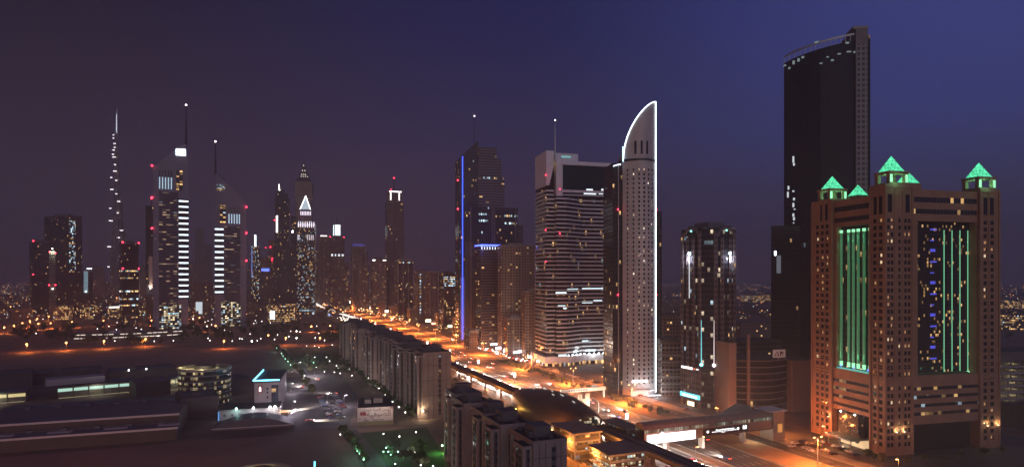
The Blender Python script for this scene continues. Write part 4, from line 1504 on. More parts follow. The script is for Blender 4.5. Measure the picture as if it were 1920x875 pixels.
# slender spired tower with the grid of windows
def grid_tower():
    fr = Front(741, d=1640, rz=UR)
    X, Z = fr.X, fr.Z
    t = thing("spired_tower", "slender gridded tower with white lit roof corners and a red tipped spire", "tower", fr.p, UR)
    m = facade("grid_tower_windows", (.22, .17, .15), w=3.6, h=3.6, win=(.22, .8, .2, .8), lit=.03, warm=.7, s=1.8)
    xa, xb = X(727.5), X(756)
    part("shaft", MB().box(xa, xb, 0, 36, 0, Z(377), 0, tm=1), [m, ROOF_D], t)
    part("upper_stage", MB().box(xa + 3, xb - 3, 3, 33, Z(377) + .01, Z(357), 0, tm=1), [m, ROOF_D], t)
    for px in (727.5, 741, 756):
        part("pier", MB().box(X(px) - 1.2, X(px) + 1.2, -1.2, -.01, 0, Z(377)), CONC_D, t)
    wl = glow("roof_corner_light", (1, .95, .88), 4)
    for px in (733, 749):
        part("roof_corner_light", MB().box(X(px) - 1.2, X(px) + 1.2, 2.2, 2.98, Z(375), Z(361)), wl, t)
    part("light_bar", MB().box(xa + 4, xb - 4, 2.4, 2.98, Z(360), Z(358)), wl, t)
    s = part("spire", MB().tube([(X(741), 15, Z(357)), (X(741), 15, Z(345)), (X(741), 15, Z(333))], 1.6, 6, r1=.4), DARKM, t)
    beacon(t, (X(741), 15, Z(332)), 1.6)
    beacon(t, (X(734), 4, Z(355)), 1.2)
    part("lower_wing", MB().box(X(738), X(767), -2, 30, 0, Z(486), 0, tm=1), [m, ROOF_D], t)
    return t


grid_tower()


# white lantern topped tower
def lantern_tower():
    fr = Front(632, d=1980, rz=UR)
    X, Z = fr.X, fr.Z
    t = thing("lantern_tower", "tower topped by a bright white glass lantern near the highway bend", "tower", fr.p, UR)
    xa, xb = X(618), X(645)
    part("shaft", MB().box(xa, xb, 0, 34, 0, Z(446), 0, tm=1), [F_DIM, ROOF_D], t)
    part("lantern", MB().box(X(627), X(640), 4, 26, Z(446) + .01, Z(420)), CONC_D, t)
    part("lantern_light", MB().box(X(628.5), X(638.5), 3.2, 3.98, Z(441), Z(421)), glow("lantern_white", (.8, .95, 1), 2.2), t)
    part("lantern_side", MB().box(X(627) - .6, X(627) - .02, 5, 25, Z(441), Z(421)), glow("lantern_white", (.8, .95, 1), 2.2), t)
    for px in (621, 628, 634, 641):
        part("lit_strip", MB().box(X(px), X(px + 3.4), -.5, -.02, Z(480), Z(476)), glow("soft_white_strip", (.85, .93, 1), 1.6, False), t)
    for px in (618, 631, 645):
        part("pier", MB().box(X(px) - 1.2, X(px) + 1.2, -1.6, -.52, 0, Z(446)), CONC_D, t)
    beacon(t, (X(619), -1, Z(444)), 1.6)
    beacon(t, (X(645), -1, Z(444)), 1.6)
    part("mast", MB().tube([(X(633), 15, Z(420)), (X(633), 15, Z(408))], .8, 6), DARKM, t)
    return t


lantern_tower()


# ------------------------------------------------------------------ clock-shaped tower and the tower with the lit pyramid
def clock_tower():
    fr = Front(568, d=1720, rz=R(12))
    X, Z = fr.X, fr.Z
    t = thing("belfry_tower", "tall belfry shaped tower with tapering tiered roof and pale upper stage", "tower", fr.p, R(12))
    st = plain("belfry_stone", (.30, .255, .20), .8, .2, .05)
    m = facade("belfry_shaft", (.17, .14, .125), w=3.4, h=3.6, win=(.25, .78, .2, .8), lit=.06, warm=.6, s=1.8)
    x = lambda a: X(a)
    part("shaft", MB().box(x(554), x(583), 0, 42, 0, Z(367), 0, tm=1), [m, ROOF_D], t)
    part("pale_colonnade", MB().box(x(555), x(583), -.6, -.02, Z(425), Z(368)), plain("belfry_pale", (.5, .46, .36), .8, .1, .1), t)  # paler panel on the upper part of the shaft
    for i in range(6):
        px = 556.5 + i * 5
        part("pilaster", MB().box(x(px), x(px + 1.8), -1.6, -.62, Z(425), Z(368)), st, t)
    part("belfry_block", MB().box(x(553), x(585), -2, 44, Z(366.8), Z(344), 0, tm=1), [st, ROOF_D], t)
    part("belfry_cornice", MB().box(x(552), x(586), -3.2, 45, Z(343.8), Z(340)), st, t)
    part("belfry_cornice", MB().box(x(552), x(586), -3.2, 45, Z(369), Z(367)), st, t)
    part("blank_dial", MB().front([(x(569) + 8 * math.cos(a), Z(355) + 8 * math.sin(a)) for a in [k * math.pi / 12 for k in range(24)]], -2.8, -2.02), plain("belfry_dial", (.24, .2, .16), .7, .2, .1), t)
    # tiered roof
    for (a, b, c, e, y0, y1) in ((555, 583, 559, 579, 339.8, 332), (560, 578, 562, 576, 331.8, 322), (563, 575, 564.5, 573.5, 321.8, 315), (565, 573, 568, 570, 314.8, 304)):
        zc0, zc1 = Z(y0), Z(y1)
        cx = (x(a) + x(b)) / 2
        hw, tw = (x(b) - x(a)) / 2, (x(e) - x(c)) / 2
        k = tw / hw
        part("roof_tier", MB().prism([(cx - hw, 20 - hw), (cx + hw, 20 - hw), (cx + hw, 20 + hw), (cx - hw, 20 + hw)], zc0, zc1,
                                     ktop=lambda p, q, cx=cx, k=k: (cx + (p - cx) * k, 20 + (q - 20) * k)), plain("dark_roof", (.06, .055, .06), .5, .2, .2), t)
    rl = glow("roof_dormer_light", (1, .9, .75), 1.6, False)
    for (px, py) in ((565, 326), (568.5, 326), (572, 326), (564, 330), (568, 330), (572, 330), (576, 330), (566.5, 318.5), (571, 318.5), (568.5, 309)):
        part("dormer_light", MB().box(x(px) - .8, x(px) + .8, 20 - (x(578) - x(560)) / 2 - .6, 20 - (x(578) - x(560)) / 2 + 4, Z(py + .8), Z(py - .6)), rl, t)
    part("finial", MB().tube([((x(568) + x(570)) / 2, 20, Z(304)), ((x(568) + x(570)) / 2, 20, Z(298))], .7, 6), DARKM, t)
    return t


clock_tower()


def pyramid_tower():
    fr = Front(573, d=1500, rz=R(12))
    X, Z = fr.X, fr.Z
    t = thing("lit_pyramid_tower", "dark tower with a glowing white pyramid roof and lacework of light below it", "tower", fr.p, R(12))
    m = facade("pyramid_tower_glass", (.07, .065, .075), (.015, .017, .026), w=2.2, h=3.6, win=(.1, .9, .12, .9), lit=.22, warm=.12, s=1.1, clump=.3)
    part("shaft", MB().box(X(556.5), X(590), 0, 36, 0, Z(414), 0, tm=1), [m, ROOF_D], t)
    part("upper_stage", MB().box(X(562), X(585), 4, 30, Z(414) + .02, Z(392), 0, tm=1), [plain("purple_stone", (.28, .24, .27), .7, .2, .1), ROOF_D], t)
    cx, hw = X(572), (X(582) - X(562.5)) / 2
    base = [(cx - hw, 4), (cx + hw, 4), (cx + hw, 4 + 2 * hw), (cx - hw, 4 + 2 * hw)]
    part("pyramid_roof", MB().prism(base, Z(392) + .02, Z(366), ktop=lambda p, q: (cx + (p - cx) * .03, 4 + hw + (q - 4 - hw) * .03)), glow("pyramid_glow", (.72, .86, 1.0), .75), t)
    eg = glow("pyramid_edge_light", (.92, .96, 1.0), 4)
    for s in (-1, 1):
        part("pyramid_edge_light", MB().tube([(cx + s * hw, 3.6, Z(392)), (cx, 4 + hw - .6, Z(365.5))], .9, 6), eg, t)
    dl = glow("lace_light", (.95, .85, 1.0), 1.7, False)
    for i in range(8):
        px = 558.5 + i * 4.1
        part("lace_light", MB().front([(X(px), Z(424)), (X(px + 1.6), Z(427)), (X(px + 2.6), Z(421)), (X(px + 1.4), Z(414)), (X(px + .3), Z(419))], -.7, -.02), dl, t)
    for i in range(7):
        px = 563 + i * 3
        part("lace_light", MB().box(X(px), X(px + 1.5), 3.2, 3.98, Z(403), Z(396)), dl, t)
    for px in (558, 560, 576, 579.5, 583, 586.5):
        part("lace_light", MB().box(X(px), X(px + 1.3), -.6, -.02, Z(450), Z(440)), glow("lace_light_dim", (.95, .85, 1.0), 1.0, False), t)
    part("lit_lobby", MB().box(X(560), X(588), -.8, -.02, Z(596), Z(578)), facade("cool_lobby", (.05, .05, .05), w=6, h=7, win=(.1, .9, .2, .8), lit=.6, warm=.1, s=1.6), t)
    return t


pyramid_tower()


# ------------------------------------------------------------------ the twin triangular-topped towers
def twin_tower(name, label, pxa, pxb, yb, front, core_x, band_x, band_y, nband, glaz, spire, sign, tilt, low):
    fr = Front((pxa + pxb) / 2, yb=yb)
    X, Z = fr.X, fr.Z
    t = thing(name, label, "tower", fr.p, fr.rz)
    clad = plain("twin_cladding", (.20, .20, .27), .5, .12, .1)
    dep = 40
    zl = Z(low)
    # front outline above the open legs
    part("shaft", MB().front([(X(x), max(zl, Z(y))) for x, y in front], 0, dep, 0, .45), clad, t)
    for (a, b) in glaz['legs']:
        part("leg", MB().box(X(a), X(b), .02, 26, 0, zl - .02), clad, t)
    part("atrium", MB().box(X(glaz['at'][0]), X(glaz['at'][1]), 5, 24, 0, zl - .05), [facade("atrium_light", (.1, .1, .1), w=3.2, h=3.4, win=(.08, .92, .2, .85), lit=.55, warm=.5, s=1.9, ca=(1, .82, .5))], t)
    gm = facade("twin_glass", (.10, .09, .13), (.014, .016, .026), w=5.2, h=4.0, win=(.0, 1.0, .4, .8), lit=.16, rowp=.25, rowk=2.5, warm=.55, s=.55, ca=(1, .68, .4), group=3)
    part("glazing", MB().box(X(glaz['x'][0]), X(glaz['x'][1]), -.6, -.02, zl, Z(glaz['y'])), gm, t)
    bl = glow("cool_band_light", (.72, .9, 1.0), 3.4)
    for i in range(nband):
        y = band_y[0] + (band_y[1] - band_y[0]) * i / (nband - 1)
        part("light_band", MB().box(X(band_x[0]), X(band_x[1]), -1.1, -.03 if not tilt else -.62, Z(y + 1.25), Z(y - 1.25)), bl, t)
    part("band_backing", MB().box(X(band_x[0]), X(band_x[1]), -.5, -.021, Z(band_y[1] + 4), Z(band_y[0] - 4)), GLASS_D, t) if not tilt else None
    # tall upper windows
    ww = glow("upper_window_light", (.55, .80, 1.0), .9, False)
    for x in glaz['upper'][0]:
        part("upper_window", MB().box(X(x), X(x + 2.8), -.6, -.02, Z(glaz['upper'][2]), Z(glaz['upper'][1])), plain("twin_pane", (.03, .035, .05), .15, .2, .3), t)
        part("upper_window_light", MB().box(X(x + .3), X(x + 2.4), -.75, -.61, Z(glaz['upper'][2]), Z(glaz['upper'][1] + 13)), ww, t)
    a, b, y0, y1 = glaz['lift']
    part("lift_window", MB().box(X(a), X(b), -.6, -.02, Z(y1), Z(y0)), facade("lift_window_light", (.1, .09, .08), w=5, h=4.2, win=(.1, .9, .25, .8), lit=.55, warm=.8, s=2.0), t)
    s = part("spire", MB().tube([(X(spire[0]), 3, Z(spire[1])), (X(spire[0]), 3, Z((spire[1] + spire[2]) / 2)), (X(spire[0]), 3, Z(spire[2]))], 2.2, 6, r1=.7), DARKM, t)
    part("spire_tip", MB().ball((X(spire[0]), 3, Z(spire[2] - 1)), 1.3), E_WHT, s)
    a, b, y0, y1, m = sign
    part("lit_sign", MB().box(X(a), X(b), -.9, -.05, Z(y1), Z(y0)), m, t)
    for (bx, by) in glaz['beacons']:
        beacon(t, (X(bx), -1.5, Z(by)), 1.5)
    return t


twin_tower("triangular_tower", "tall triangular topped office tower with stacked white light bands and a white lit sign", 287, 353, 621,
           [(287, 572), (353, 572), (353, 300), (348, 268), (345, 268), (335, 274), (287, 316)], None, (335.5, 353), (376, 556), 18,
           dict(legs=[(287, 298), (340, 353)], at=(298.5, 339.5), x=(298, 334), y=360, upper=([298, 303.5, 309, 314.5, 320], 320, 355), lift=(330, 343, 318, 356), beacons=[(285, 313), (285, 372), (285, 429)]),
           (349, 268, 194), (330, 348, 278, 290, glow("tower_sign_white", (.86, .94, 1.0), 7)), False, 572)
twin_tower("triangular_tower", "shorter triangular topped hotel tower with white light bands down its left edge", 403, 462, 612,
           [(403, 566), (462, 566), (462, 381), (436, 352), (404, 325), (403, 330)], None, (403, 419), (430, 547), 12,
           dict(legs=[(403, 414), (452, 462)], at=(414.5, 451.5), x=(420.5, 450.5), y=425, upper=([428, 433, 438, 443, 447.5], 388, 419), lift=(412, 423, 384, 419), beacons=[(462, 387), (462, 436), (462, 488)]),
           (404, 330, 268), (406, 421, 347, 358, facade("grid_sign_light", (.1, .1, .1), w=2.4, h=2.2, win=(.15, .85, .15, .85), lit=.65, warm=.05, s=1.6)), False, 566)


# ------------------------------------------------------------------ the tapering supertall far behind
def supertall():
    fr = Front(219, d=2850, rz=R(10))
    X, Z = fr.X, fr.Z
    t = thing("supertall_tower", "needle-like stepped supertall tower with white lights on its setbacks", "tower", fr.p, R(10))
    m = facade("supertall_glass", (.16, .14, .16), (.03, .03, .04), w=4, h=4, win=(.1, .9, .2, .85), lit=.05, warm=.3, s=1.2)
    wh = glow("setback_light", (1, .9, .95), 2.6, False)
    tiers = [(209, 236, 556, 463), (212, 234.5, 463, 432), (212, 230.5, 432, 415), (214, 229, 415, 379), (214.5, 226, 379, 357), (216, 224.5, 357, 323), (216.5, 223, 323, 297), (217, 221.5, 297, 251)]
    for i, (a, b, y0, y1) in enumerate(tiers):
        xa, xb = X(a), X(b)
        cx, hw = (xa + xb) / 2, (xb - xa) / 2
        pts = [(cx + hw * math.cos(k * math.pi / 4 + .39), hw * math.sin(k * math.pi / 4 + .39)) for k in range(8)]
        part("stage", MB().prism(pts, Z(y0) + .02, Z(y1), 0), m, t)
        # rounded wing that stops lower than the core
        for s in (-1, 1):
            q = [(cx + s * hw * .62 + hw * .42 * math.cos(k * math.pi / 4), -hw * .4 + hw * .42 * math.sin(k * math.pi / 4)) for k in range(8)]
            part("wing", MB().prism(q, Z(y0) + .04, Z(y1) - (Z(y1) - Z(y0)) * (.25 if s > 0 else .1), 0), m, t)
    part("spire", MB().tube([(X(219), 0, Z(251)), (X(219), 0, Z(225)), (X(219.3), 0, Z(204))], 4.0, 8, r1=.8), glow("spire_light", (.65, .72, .95), .35), t)
    part("spire_glow", MB().tube([(X(219), -4.4, Z(248)), (X(219), -3.6, Z(214))], .8, 6), glow("spire_line", (.85, .9, 1.0), 2.6, False), t)
    for (px, py, w) in ((221.7, 323, 7), (216, 357, 6), (228.5, 379, 6), (214, 415, 7), (233.7, 432.5, 6), (211, 463, 7), (220, 297, 6), (219, 284, 4), (221, 272, 4), (219, 262, 3), (222, 311, 4), (210, 500, 4), (212, 530, 4), (218, 292, 4), (224, 340, 4), (215, 335, 4), (227, 400, 4), (213, 392, 4), (229, 446, 4), (232, 480, 4), (219, 256, 3), (221, 279, 3), (224, 365, 4)):
        part("setback_light", MB().box(X(px) - w * 1.1, X(px) + w * 1.1, -34, -33, Z(py + .9), Z(py - .9)), wh, t)
    return t


supertall()

# ------------------------------------------------------------------ left-hand cluster
CL = [
    ("office_tower", "dark wide tower with a ragged column of bluish windows, left of the supertall", 83, 125, 154, 585, 404, F_DARK),
    ("office_tower", "shorter dark tower with red roof beacons in front of the bluish windowed tower", 55, 62, 92, 589, 453, F_DARK),
    ("office_tower", "squat dark tower with two red beacons and bright white floors, below the supertall", 224, 230, 260, 603, 456, F_DARK),
]
for i, (nm, lab, a, b, c, yb, yt, m) in enumerate(CL):
    rz = math.atan2((960 - b) / FPX, 1) + R(18 if i != 0 else 30)
    t = box_tower(nm, lab, a, b, c, yb, yt, m, rz, CONC_D, 0, 0, seed=60 + i, ph=6)
    x0, x1, y0, y1, h, d = t['_dims']
    if i == 0:
        part("bluish_window_column", MB().box(x0 + (x1 - x0) * .15, x0 + (x1 - x0) * .55, y0 - .6, y0 - .02, h * .18, h - 12), facade("bluish_windows", (.03, .03, .04), w=3.4, h=4, win=(.1, .9, .15, .85), lit=.42, warm=.02, s=2.6, clump=.3), t)
        part("lit_sign", MB().box(x0 + (x1 - x0) * .15, x0 + (x1 - x0) * .6, y0 - .9, y0 - .62, h * .14, h * .17), glow("pale_blue_sign", (.7, .85, 1), 2.2, False), t)
    if i == 1:
        beacon(t, (x0, y0 - 1, h + 2), 1.8)
        beacon(t, (x0, y0 - 1, h * .55), 1.6)
    if i == 2:
        beacon(t, (x0, y0 - 1, h + 2), 1.6)
        beacon(t, (x1, y0 - 1, h + 2), 1.6)
        beacon(t, (x0, y0 - 1, h * .68), 1.6)
        beacon(t, (x1, y0 - 1, h * .68), 1.6)
        wf = facade("white_office_floor", (.05, .05, .05), w=3, h=80, win=(.05, .95, 0, 1), lit=.8, warm=.45, s=3.2)
        for u in (.64, .55, .38, .28, .2):
            part("lit_floor", MB().box(x0 + 1, x1 - 1, y0 - .5, y0 - .02, h * u, h * u + 2.6), wf, t)
            part("lit_floor", MB().box(x0 - .5, x0 - .02, y0 + 1, y1 - 1, h * u, h * u + 2.6), wf, t)

fr = Front(98, d=1460)
t = thing("louvred_tower", "thin pale louvred tower lit from its roof between the two dark towers", "tower", fr.p, fr.rz)
part("shaft", MB().box(fr.X(92), fr.X(104), 0, 20, 0, fr.Z(470), 0, tm=1), [facade("louvres", (.30, .28, .2), w=30, h=3.6, win=(0, 1, .45, .95), lit=.0), ROOF_D], t)
part("roof_lamp", MB().ball((fr.X(98), -1, fr.Z(466)), 1.4), E_WHT, t)
part("wall_lamp", MB().ball((fr.X(99), -1.6, fr.Z(541)), 1.6), E_WHT, t)
point(t, (fr.X(98), -4, fr.Z(472)), 12000, (.9, 1, .85), 1)
for (x, y) in ((93, 472), (104, 474), (92, 534), (104, 534)):
    beacon(t, (fr.X(x), -1.2, fr.Z(y)), 1.4)

fr = Front(280, d=1240)
t = thing("slim_dark_tower", "slim dark tower edging the left side of the taller triangular tower", "tower", fr.p, fr.rz)
part("shaft", MB().box(fr.X(273), fr.X(287), 0, 24, 0, fr.Z(386), 0, tm=1), [F_DARK, ROOF_D], t)
part("lit_fin", MB().box(fr.X(279), fr.X(286), -1, -.02, fr.Z(540), fr.Z(480)), plain("pale_fin", (.5, .42, .38), .7, .1, .1), t)
point(t, (fr.X(282), -7, fr.Z(541)), 12000, (1, .8, .68), 1)
beacon(t, (fr.X(284), -1, fr.Z(372)), 1.4)
part("mast", MB().tube([(fr.X(284), 1, fr.Z(386)), (fr.X(284), 1, fr.Z(374))], .6, 6), DARKM, t)

fr = Front(161, d=1450)
t = thing("low_lit_tower", "short block with a pale cyan washed corner right of the dark towers", "building", fr.p, fr.rz)
part("shaft", MB().box(fr.X(126), fr.X(174), 3, 30, 0, fr.Z(510), 0, tm=1), [F_DARK, ROOF_D], t)
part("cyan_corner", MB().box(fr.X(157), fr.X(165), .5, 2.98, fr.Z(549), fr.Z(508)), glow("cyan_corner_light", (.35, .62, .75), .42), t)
part("corner_lamp", MB().ball((fr.X(161), -.6, fr.Z(546)), 1.2), E_COOL, t)
part("roof_light", MB().box(fr.X(163), fr.X(172), 2, 2.9, fr.Z(504), fr.Z(502.5)), E_COOL, t)

# needle with the white lit tip, and its neighbours
fr = Front(478, d=1900)
t = thing("needle_tower", "narrow tower with a white lit tip and blue edge, left of the belfry tower", "tower", fr.p, fr.rz)
part("shaft", MB().box(fr.X(471), fr.X(487), 0, 26, 0, fr.Z(462), 0, tm=1), [facade("needle_glass", (.06, .06, .08), w=2.6, h=4, win=(.1, .9, .2, .9), lit=.3, warm=.2, s=1.6, clump=.3), ROOF_D], t)
part("lit_tip", MB().box(fr.X(477), fr.X(480.5), -1, 8, fr.Z(461.9), fr.Z(440)), glow("needle_tip", (.8, .92, 1), 4), t)
part("blue_edge", MB().box(fr.X(471.5), fr.X(473), -1, -.02, fr.Z(520), fr.Z(465)), glow("needle_blue", (.2, .35, 1), .8, False), t)
fr = Front(497, d=1800)
t = thing("blue_sign_block", "dim block carrying a blue lit sign left of the dark spired tower", "building", fr.p, fr.rz)
part("shaft", MB().box(fr.X(487), fr.X(509), 0, 26, 0, fr.Z(482), 0, tm=1), [F_DIM, ROOF_D], t)
part("blue_sign", MB().box(fr.X(490), fr.X(505), -1, -.02, fr.Z(508), fr.Z(503)), glow("blue_sign_light", (.12, .2, 1), 2.6), t)
fr = Front(507, d=1850)
t = thing("beacon_tower", "dark tower dotted with bright red beacons beside the blue sign", "tower", fr.p, fr.rz)
part("shaft", MB().box(fr.X(503), fr.X(517), 0, 26, 0, fr.Z(450), 0, tm=1), [F_DIM, ROOF_D], t)
for (x, y, r) in ((507, 463, 1.8), (509, 487, 2.6), (506, 493, 1.8), (511, 484, 1.4), (498, 464, 1.2)):
    beacon(t, (fr.X(x), -2, fr.Z(y)), r)
fr = Front(529, d=1600)
t = thing("dark_spired_tower", "dark stepped tower with a lit spire and a glowing white slot on its left edge", "tower", fr.p, fr.rz)
for (a, b, y0, y1) in ((512, 545, 700, 460), (515, 543, 460, 372), (517, 540, 372, 362), (519, 533, 362, 354)):
    part("stage", MB().box(fr.X(a), fr.X(b), (545 - b) * .4, 34, fr.Z(y0) + .01, fr.Z(y1), 0, tm=1), [F_DARK, ROOF_D], t)
part("spire", MB().tube([(fr.X(523), 8, fr.Z(354)), (fr.X(523), 8, fr.Z(345))], 1.4, 6, r1=.4), E_WHT, t)
part("crown_lamp", MB().ball((fr.X(524), 3, fr.Z(356)), 2.0), glow("warm_crown", (1, .9, .8), 4), t)
part("lit_slot", MB().box(fr.X(517.5), fr.X(521), -.6, 2, fr.Z(436), fr.Z(404)), glow("white_slot", (1, .95, .95), 3), t)
beacon(t, (fr.X(515), -1, fr.Z(413)), 1.6)
fr = Front(548, d=1640)
t = thing("plain_dark_tower", "plain dark slab squeezed between the dark spired tower and the belfry tower", "tower", fr.p, fr.rz)
part("shaft", MB().box(fr.X(545), fr.X(556), 0, 30, 0, fr.Z(405), 0, tm=1), [F_DARK, ROOF_D], t)
part("shaft_light", MB().box(fr.X(547), fr.X(550), -.5, -.02, fr.Z(436), fr.Z(432)), E_WHT, t)

# hazy silhouettes far behind
for i, (a, b, y, d, lab) in enumerate([(366, 383, 432, 3000, "faint hazy tower behind and between the twin towers, the taller of two"), (380, 398, 462, 3100, "faint hazy tower behind and between the twin towers, the lower of two"),
                                       (262, 274, 500, 2600, "faint hazy block right of the supertall"), (174, 196, 502, 2500, "hazy lit block left of the supertall"), (196, 208, 528, 2300, "low hazy block at the foot of the supertall"),
                                       (352, 366, 494, 2500, "faint hazy block just right of the taller twin tower"), (462, 471, 505, 2400, "faint hazy block left of the white tipped needle"),
                                       (600, 610, 452, 3000, "faint hazy tower rising behind the highway bend"), (676, 690, 472, 2800, "faint hazy tower behind the roadside towers")]):
    fr = Front((a + b) / 2, d=d)
    t = thing("hazy_tower", lab, "tower", fr.p, fr.rz)
    part("shaft", MB().box(fr.X(a), fr.X(b), 0, 40, 0, fr.Z(y), 0, tm=1), [F_DIM, ROOF_D], t)
    part("roof_stage", MB().box(fr.X(a) + 6, fr.X(b) - 6, 6, 30, fr.Z(y) + .01, fr.Z(y) + 9), CONC_D, t)
    part("rooftop_mast", MB().tube([(fr.X(a) + 9, 12, fr.Z(y) + 9), (fr.X(a) + 9, 12, fr.Z(y) + 22)], .7, 6), DARKM, t)

# lit low offices between the left cluster and the twin towers
for i, (a, b, c, yb, yt, lab) in enumerate([(98, 100, 138, 600, 574, "low office block with rows of warm lit windows below the dark towers"),
                                            (148, 150, 183, 599, 571, "low office block with cool lit windows, middle of three"),
                                            (200, 202, 230, 598, 573, "low office block with a bright lit top floor, nearest the squat tower"),
                                            (130, 132, 196, 577, 556, "long dim block behind the lit office row"),
                                            (258, 260, 287, 592, 566, "low office block with white floors beside the triangular tower"),
                                            (356, 358, 400, 590, 530, "pale low block glowing white at its foot between the twin towers"),
                                            (462, 464, 492, 600, 566, "dim low office block right of the hotel tower"),
                                            (498, 500, 556, 604, 570, "long dim office block with cool windows in front of the dark spired tower"),
                                            (20, 22, 60, 600, 578, "low dark block with few lights at the edge of the city"),
                                            (232, 234, 258, 612, 592, "small bright pavilion among the trees by the squat tower")]):
    rz = math.atan2((960 - b) / FPX, 1)
    t = box_tower("office_block", lab, a, b, c, yb, yt, F_LOW if i not in (3, 5, 6, 8) else F_DIM, rz, CONC_D, seed=90 + i, cat="building", L=24, ph=2.5, plant=.3)
    x0, x1, y0, y1, h, d = t['_dims']
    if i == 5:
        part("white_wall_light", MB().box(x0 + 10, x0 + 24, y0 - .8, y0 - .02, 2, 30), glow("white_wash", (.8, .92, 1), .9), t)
    if i == 7:
        part("white_sign", MB().box(x0 + 6, x0 + 15, y0 - .8, y0 - .02, 6, 22), glow("white_board", (.9, .96, 1), 3), t)
    if i == 2:
        part("bright_top_floor", MB().box(x0 + 2, x1, y0 - .8, y0 - .02, h - 5, h - 1.5), glow("warm_top_floor", (1, .92, .78), 2), t)

# curved podium with strips of light between the lots and the triangular tower
fr = Front(245, yb=636)
t = thing("curved_pavilion", "low curved pavilion with warm strip lights at the foot of the triangular tower", "building", fr.p, fr.rz)
for k, (z0, z1, ins) in enumerate(((0, 6, 0), (6.02, 10, 8))):
    pts = [(-75 + ins + (150 - 2 * ins) * i / 20, -14 * math.sin(math.pi * i / 20) + ins) for i in range(21)]
    part("curved_wing", MB().prism(pts + [(75 - ins, 30), (-75 + ins, 30)], z0, z1, 0), CONC_D, t)
    for i in range(0, 20, 1):
        (xa, ya), (xb, yb_) = pts[i], pts[i + 1]
        if (i * 7 + k) % 5:
            part("strip_light", MB().prism([(xa + .6, ya - .5), (xb - .6, yb_ - .5), (xb - .6, yb_ - .05), (xa + .6, ya - .05)], z1 - 1.7, z1 - .8, 0, True, True), glow("warm_strip", (1, .85, .7), 1.3, False), t)
part("dome", MB().ball((-20, 12, 10.02), 8, sz=.35, n=12), WHITEP, t)


# ------------------------------------------------------------------ long apartment blocks on the near side of the highway
FLATS = plain("flats_render", (.36, .27, .235), .85, .2, .08)
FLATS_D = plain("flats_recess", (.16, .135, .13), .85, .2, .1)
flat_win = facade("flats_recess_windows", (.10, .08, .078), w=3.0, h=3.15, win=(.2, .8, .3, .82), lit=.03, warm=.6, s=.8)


def flats(label, s0, mods, t_near, depth, h, end_light, seed):
    """a terrace of slabs along the highway frame: mods are (length, sideways shift, extra height)"""
    rnd = random.Random(seed)
    p = rp(s0, t_near)
    t = thing("apartment_terrace", label, "apartment block", p, UR)
    y = 0.0
    for k, (L, sh, dh) in enumerate(mods):
        H = h + dh
        x0, x1 = -depth / 2 + sh, depth / 2 + sh
        b = part("slab", MB().box(x0, x1, y + .01, y + L - .01, 0, H, 0, tm=1), [FLATS, ROOF_D], t)
        # every other bay of the long court side steps out, its near cheek split by a dark stack of loggias
        n = max(2, round(L / 11))
        for i in range(n):
            ya, yb_ = y + L * i / n, y + L * (i + 1) / n
            if i % 2 == 0:
                part("stepped_bay", MB().box(x0 - 3.4, x0 - .01, ya + 1.2, yb_ - 2.2, 0, H - .8, 0, tm=1), [FLATS, ROOF_D], b)
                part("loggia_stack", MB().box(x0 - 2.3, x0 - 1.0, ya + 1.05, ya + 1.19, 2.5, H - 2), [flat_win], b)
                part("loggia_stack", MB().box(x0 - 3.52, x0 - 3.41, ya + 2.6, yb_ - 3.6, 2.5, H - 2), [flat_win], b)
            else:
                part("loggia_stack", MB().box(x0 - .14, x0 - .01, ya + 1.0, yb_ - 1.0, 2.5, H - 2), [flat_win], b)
                part("rib", MB().box(x0 - 1.6, x0 - .15, (ya + yb_) / 2 - .3, (ya + yb_) / 2 + .3, 0, H - .5), FLATS, b)
                for q in range(int((H - 4) / 3.15)):
                    if k < 2:
                        part("balcony", MB().box(x0 - 1.2, x0 - .15, ya + 1.1, (ya + yb_) / 2 - .4, 2.6 + q * 3.15, 3.5 + q * 3.15), FLATS, b)
        part("parapet", ring_boxes(MB(), x0 - .12, x1 + .12, y + .02, y + L - .02, H + .003, H + 1.0, .35), FLATS, b)
        ry = y + L * rnd.uniform(.3, .5)
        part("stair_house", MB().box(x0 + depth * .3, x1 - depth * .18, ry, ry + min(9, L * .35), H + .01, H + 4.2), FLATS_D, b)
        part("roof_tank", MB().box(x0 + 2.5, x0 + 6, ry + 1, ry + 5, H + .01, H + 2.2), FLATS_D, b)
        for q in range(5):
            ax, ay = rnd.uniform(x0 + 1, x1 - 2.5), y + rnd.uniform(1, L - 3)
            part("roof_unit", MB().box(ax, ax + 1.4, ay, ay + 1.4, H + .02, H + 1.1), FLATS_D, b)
        if k == 0:
            # the blank gable end: panel joints and the ladder of stair windows
            for u in (.18, .36, .64, .82):
                part("panel_joint", MB().box(x0 + depth * u - .12, x0 + depth * u + .12, y - .16, y - .004, 0, H), FLATS_D, b)
            for q in range(int(H / 9.5)):
                part("panel_joint", MB().box(x0 + .2, x1 - .2, y - .10, y - .003, 5 + q * 9.5, 5.3 + q * 9.5), FLATS_D, b)
            wl = facade("stair_windows", (.12, .11, .11), w=1.9, h=3.15, win=(.1, .9, .3, .75), lit=.55, warm=.35, s=.55)
            part("stair_window", MB().box(x0 + depth * .54, x0 + depth * .54 + 1.9, y - .13, y - .006, 2, H - 1.5), wl, b)
        y += L
    if end_light:
        for (lx, ly, lz, c, m, pw) in end_light:
            part("wall_lamp", MB().ball((lx, ly, lz), .45, n=8, k=5), m, t)
            point(t, (lx - .6, ly - .4, lz + .1), pw, c, .3)
    return t


s_a = (404 - 300 + SU * 0) / CU + 0
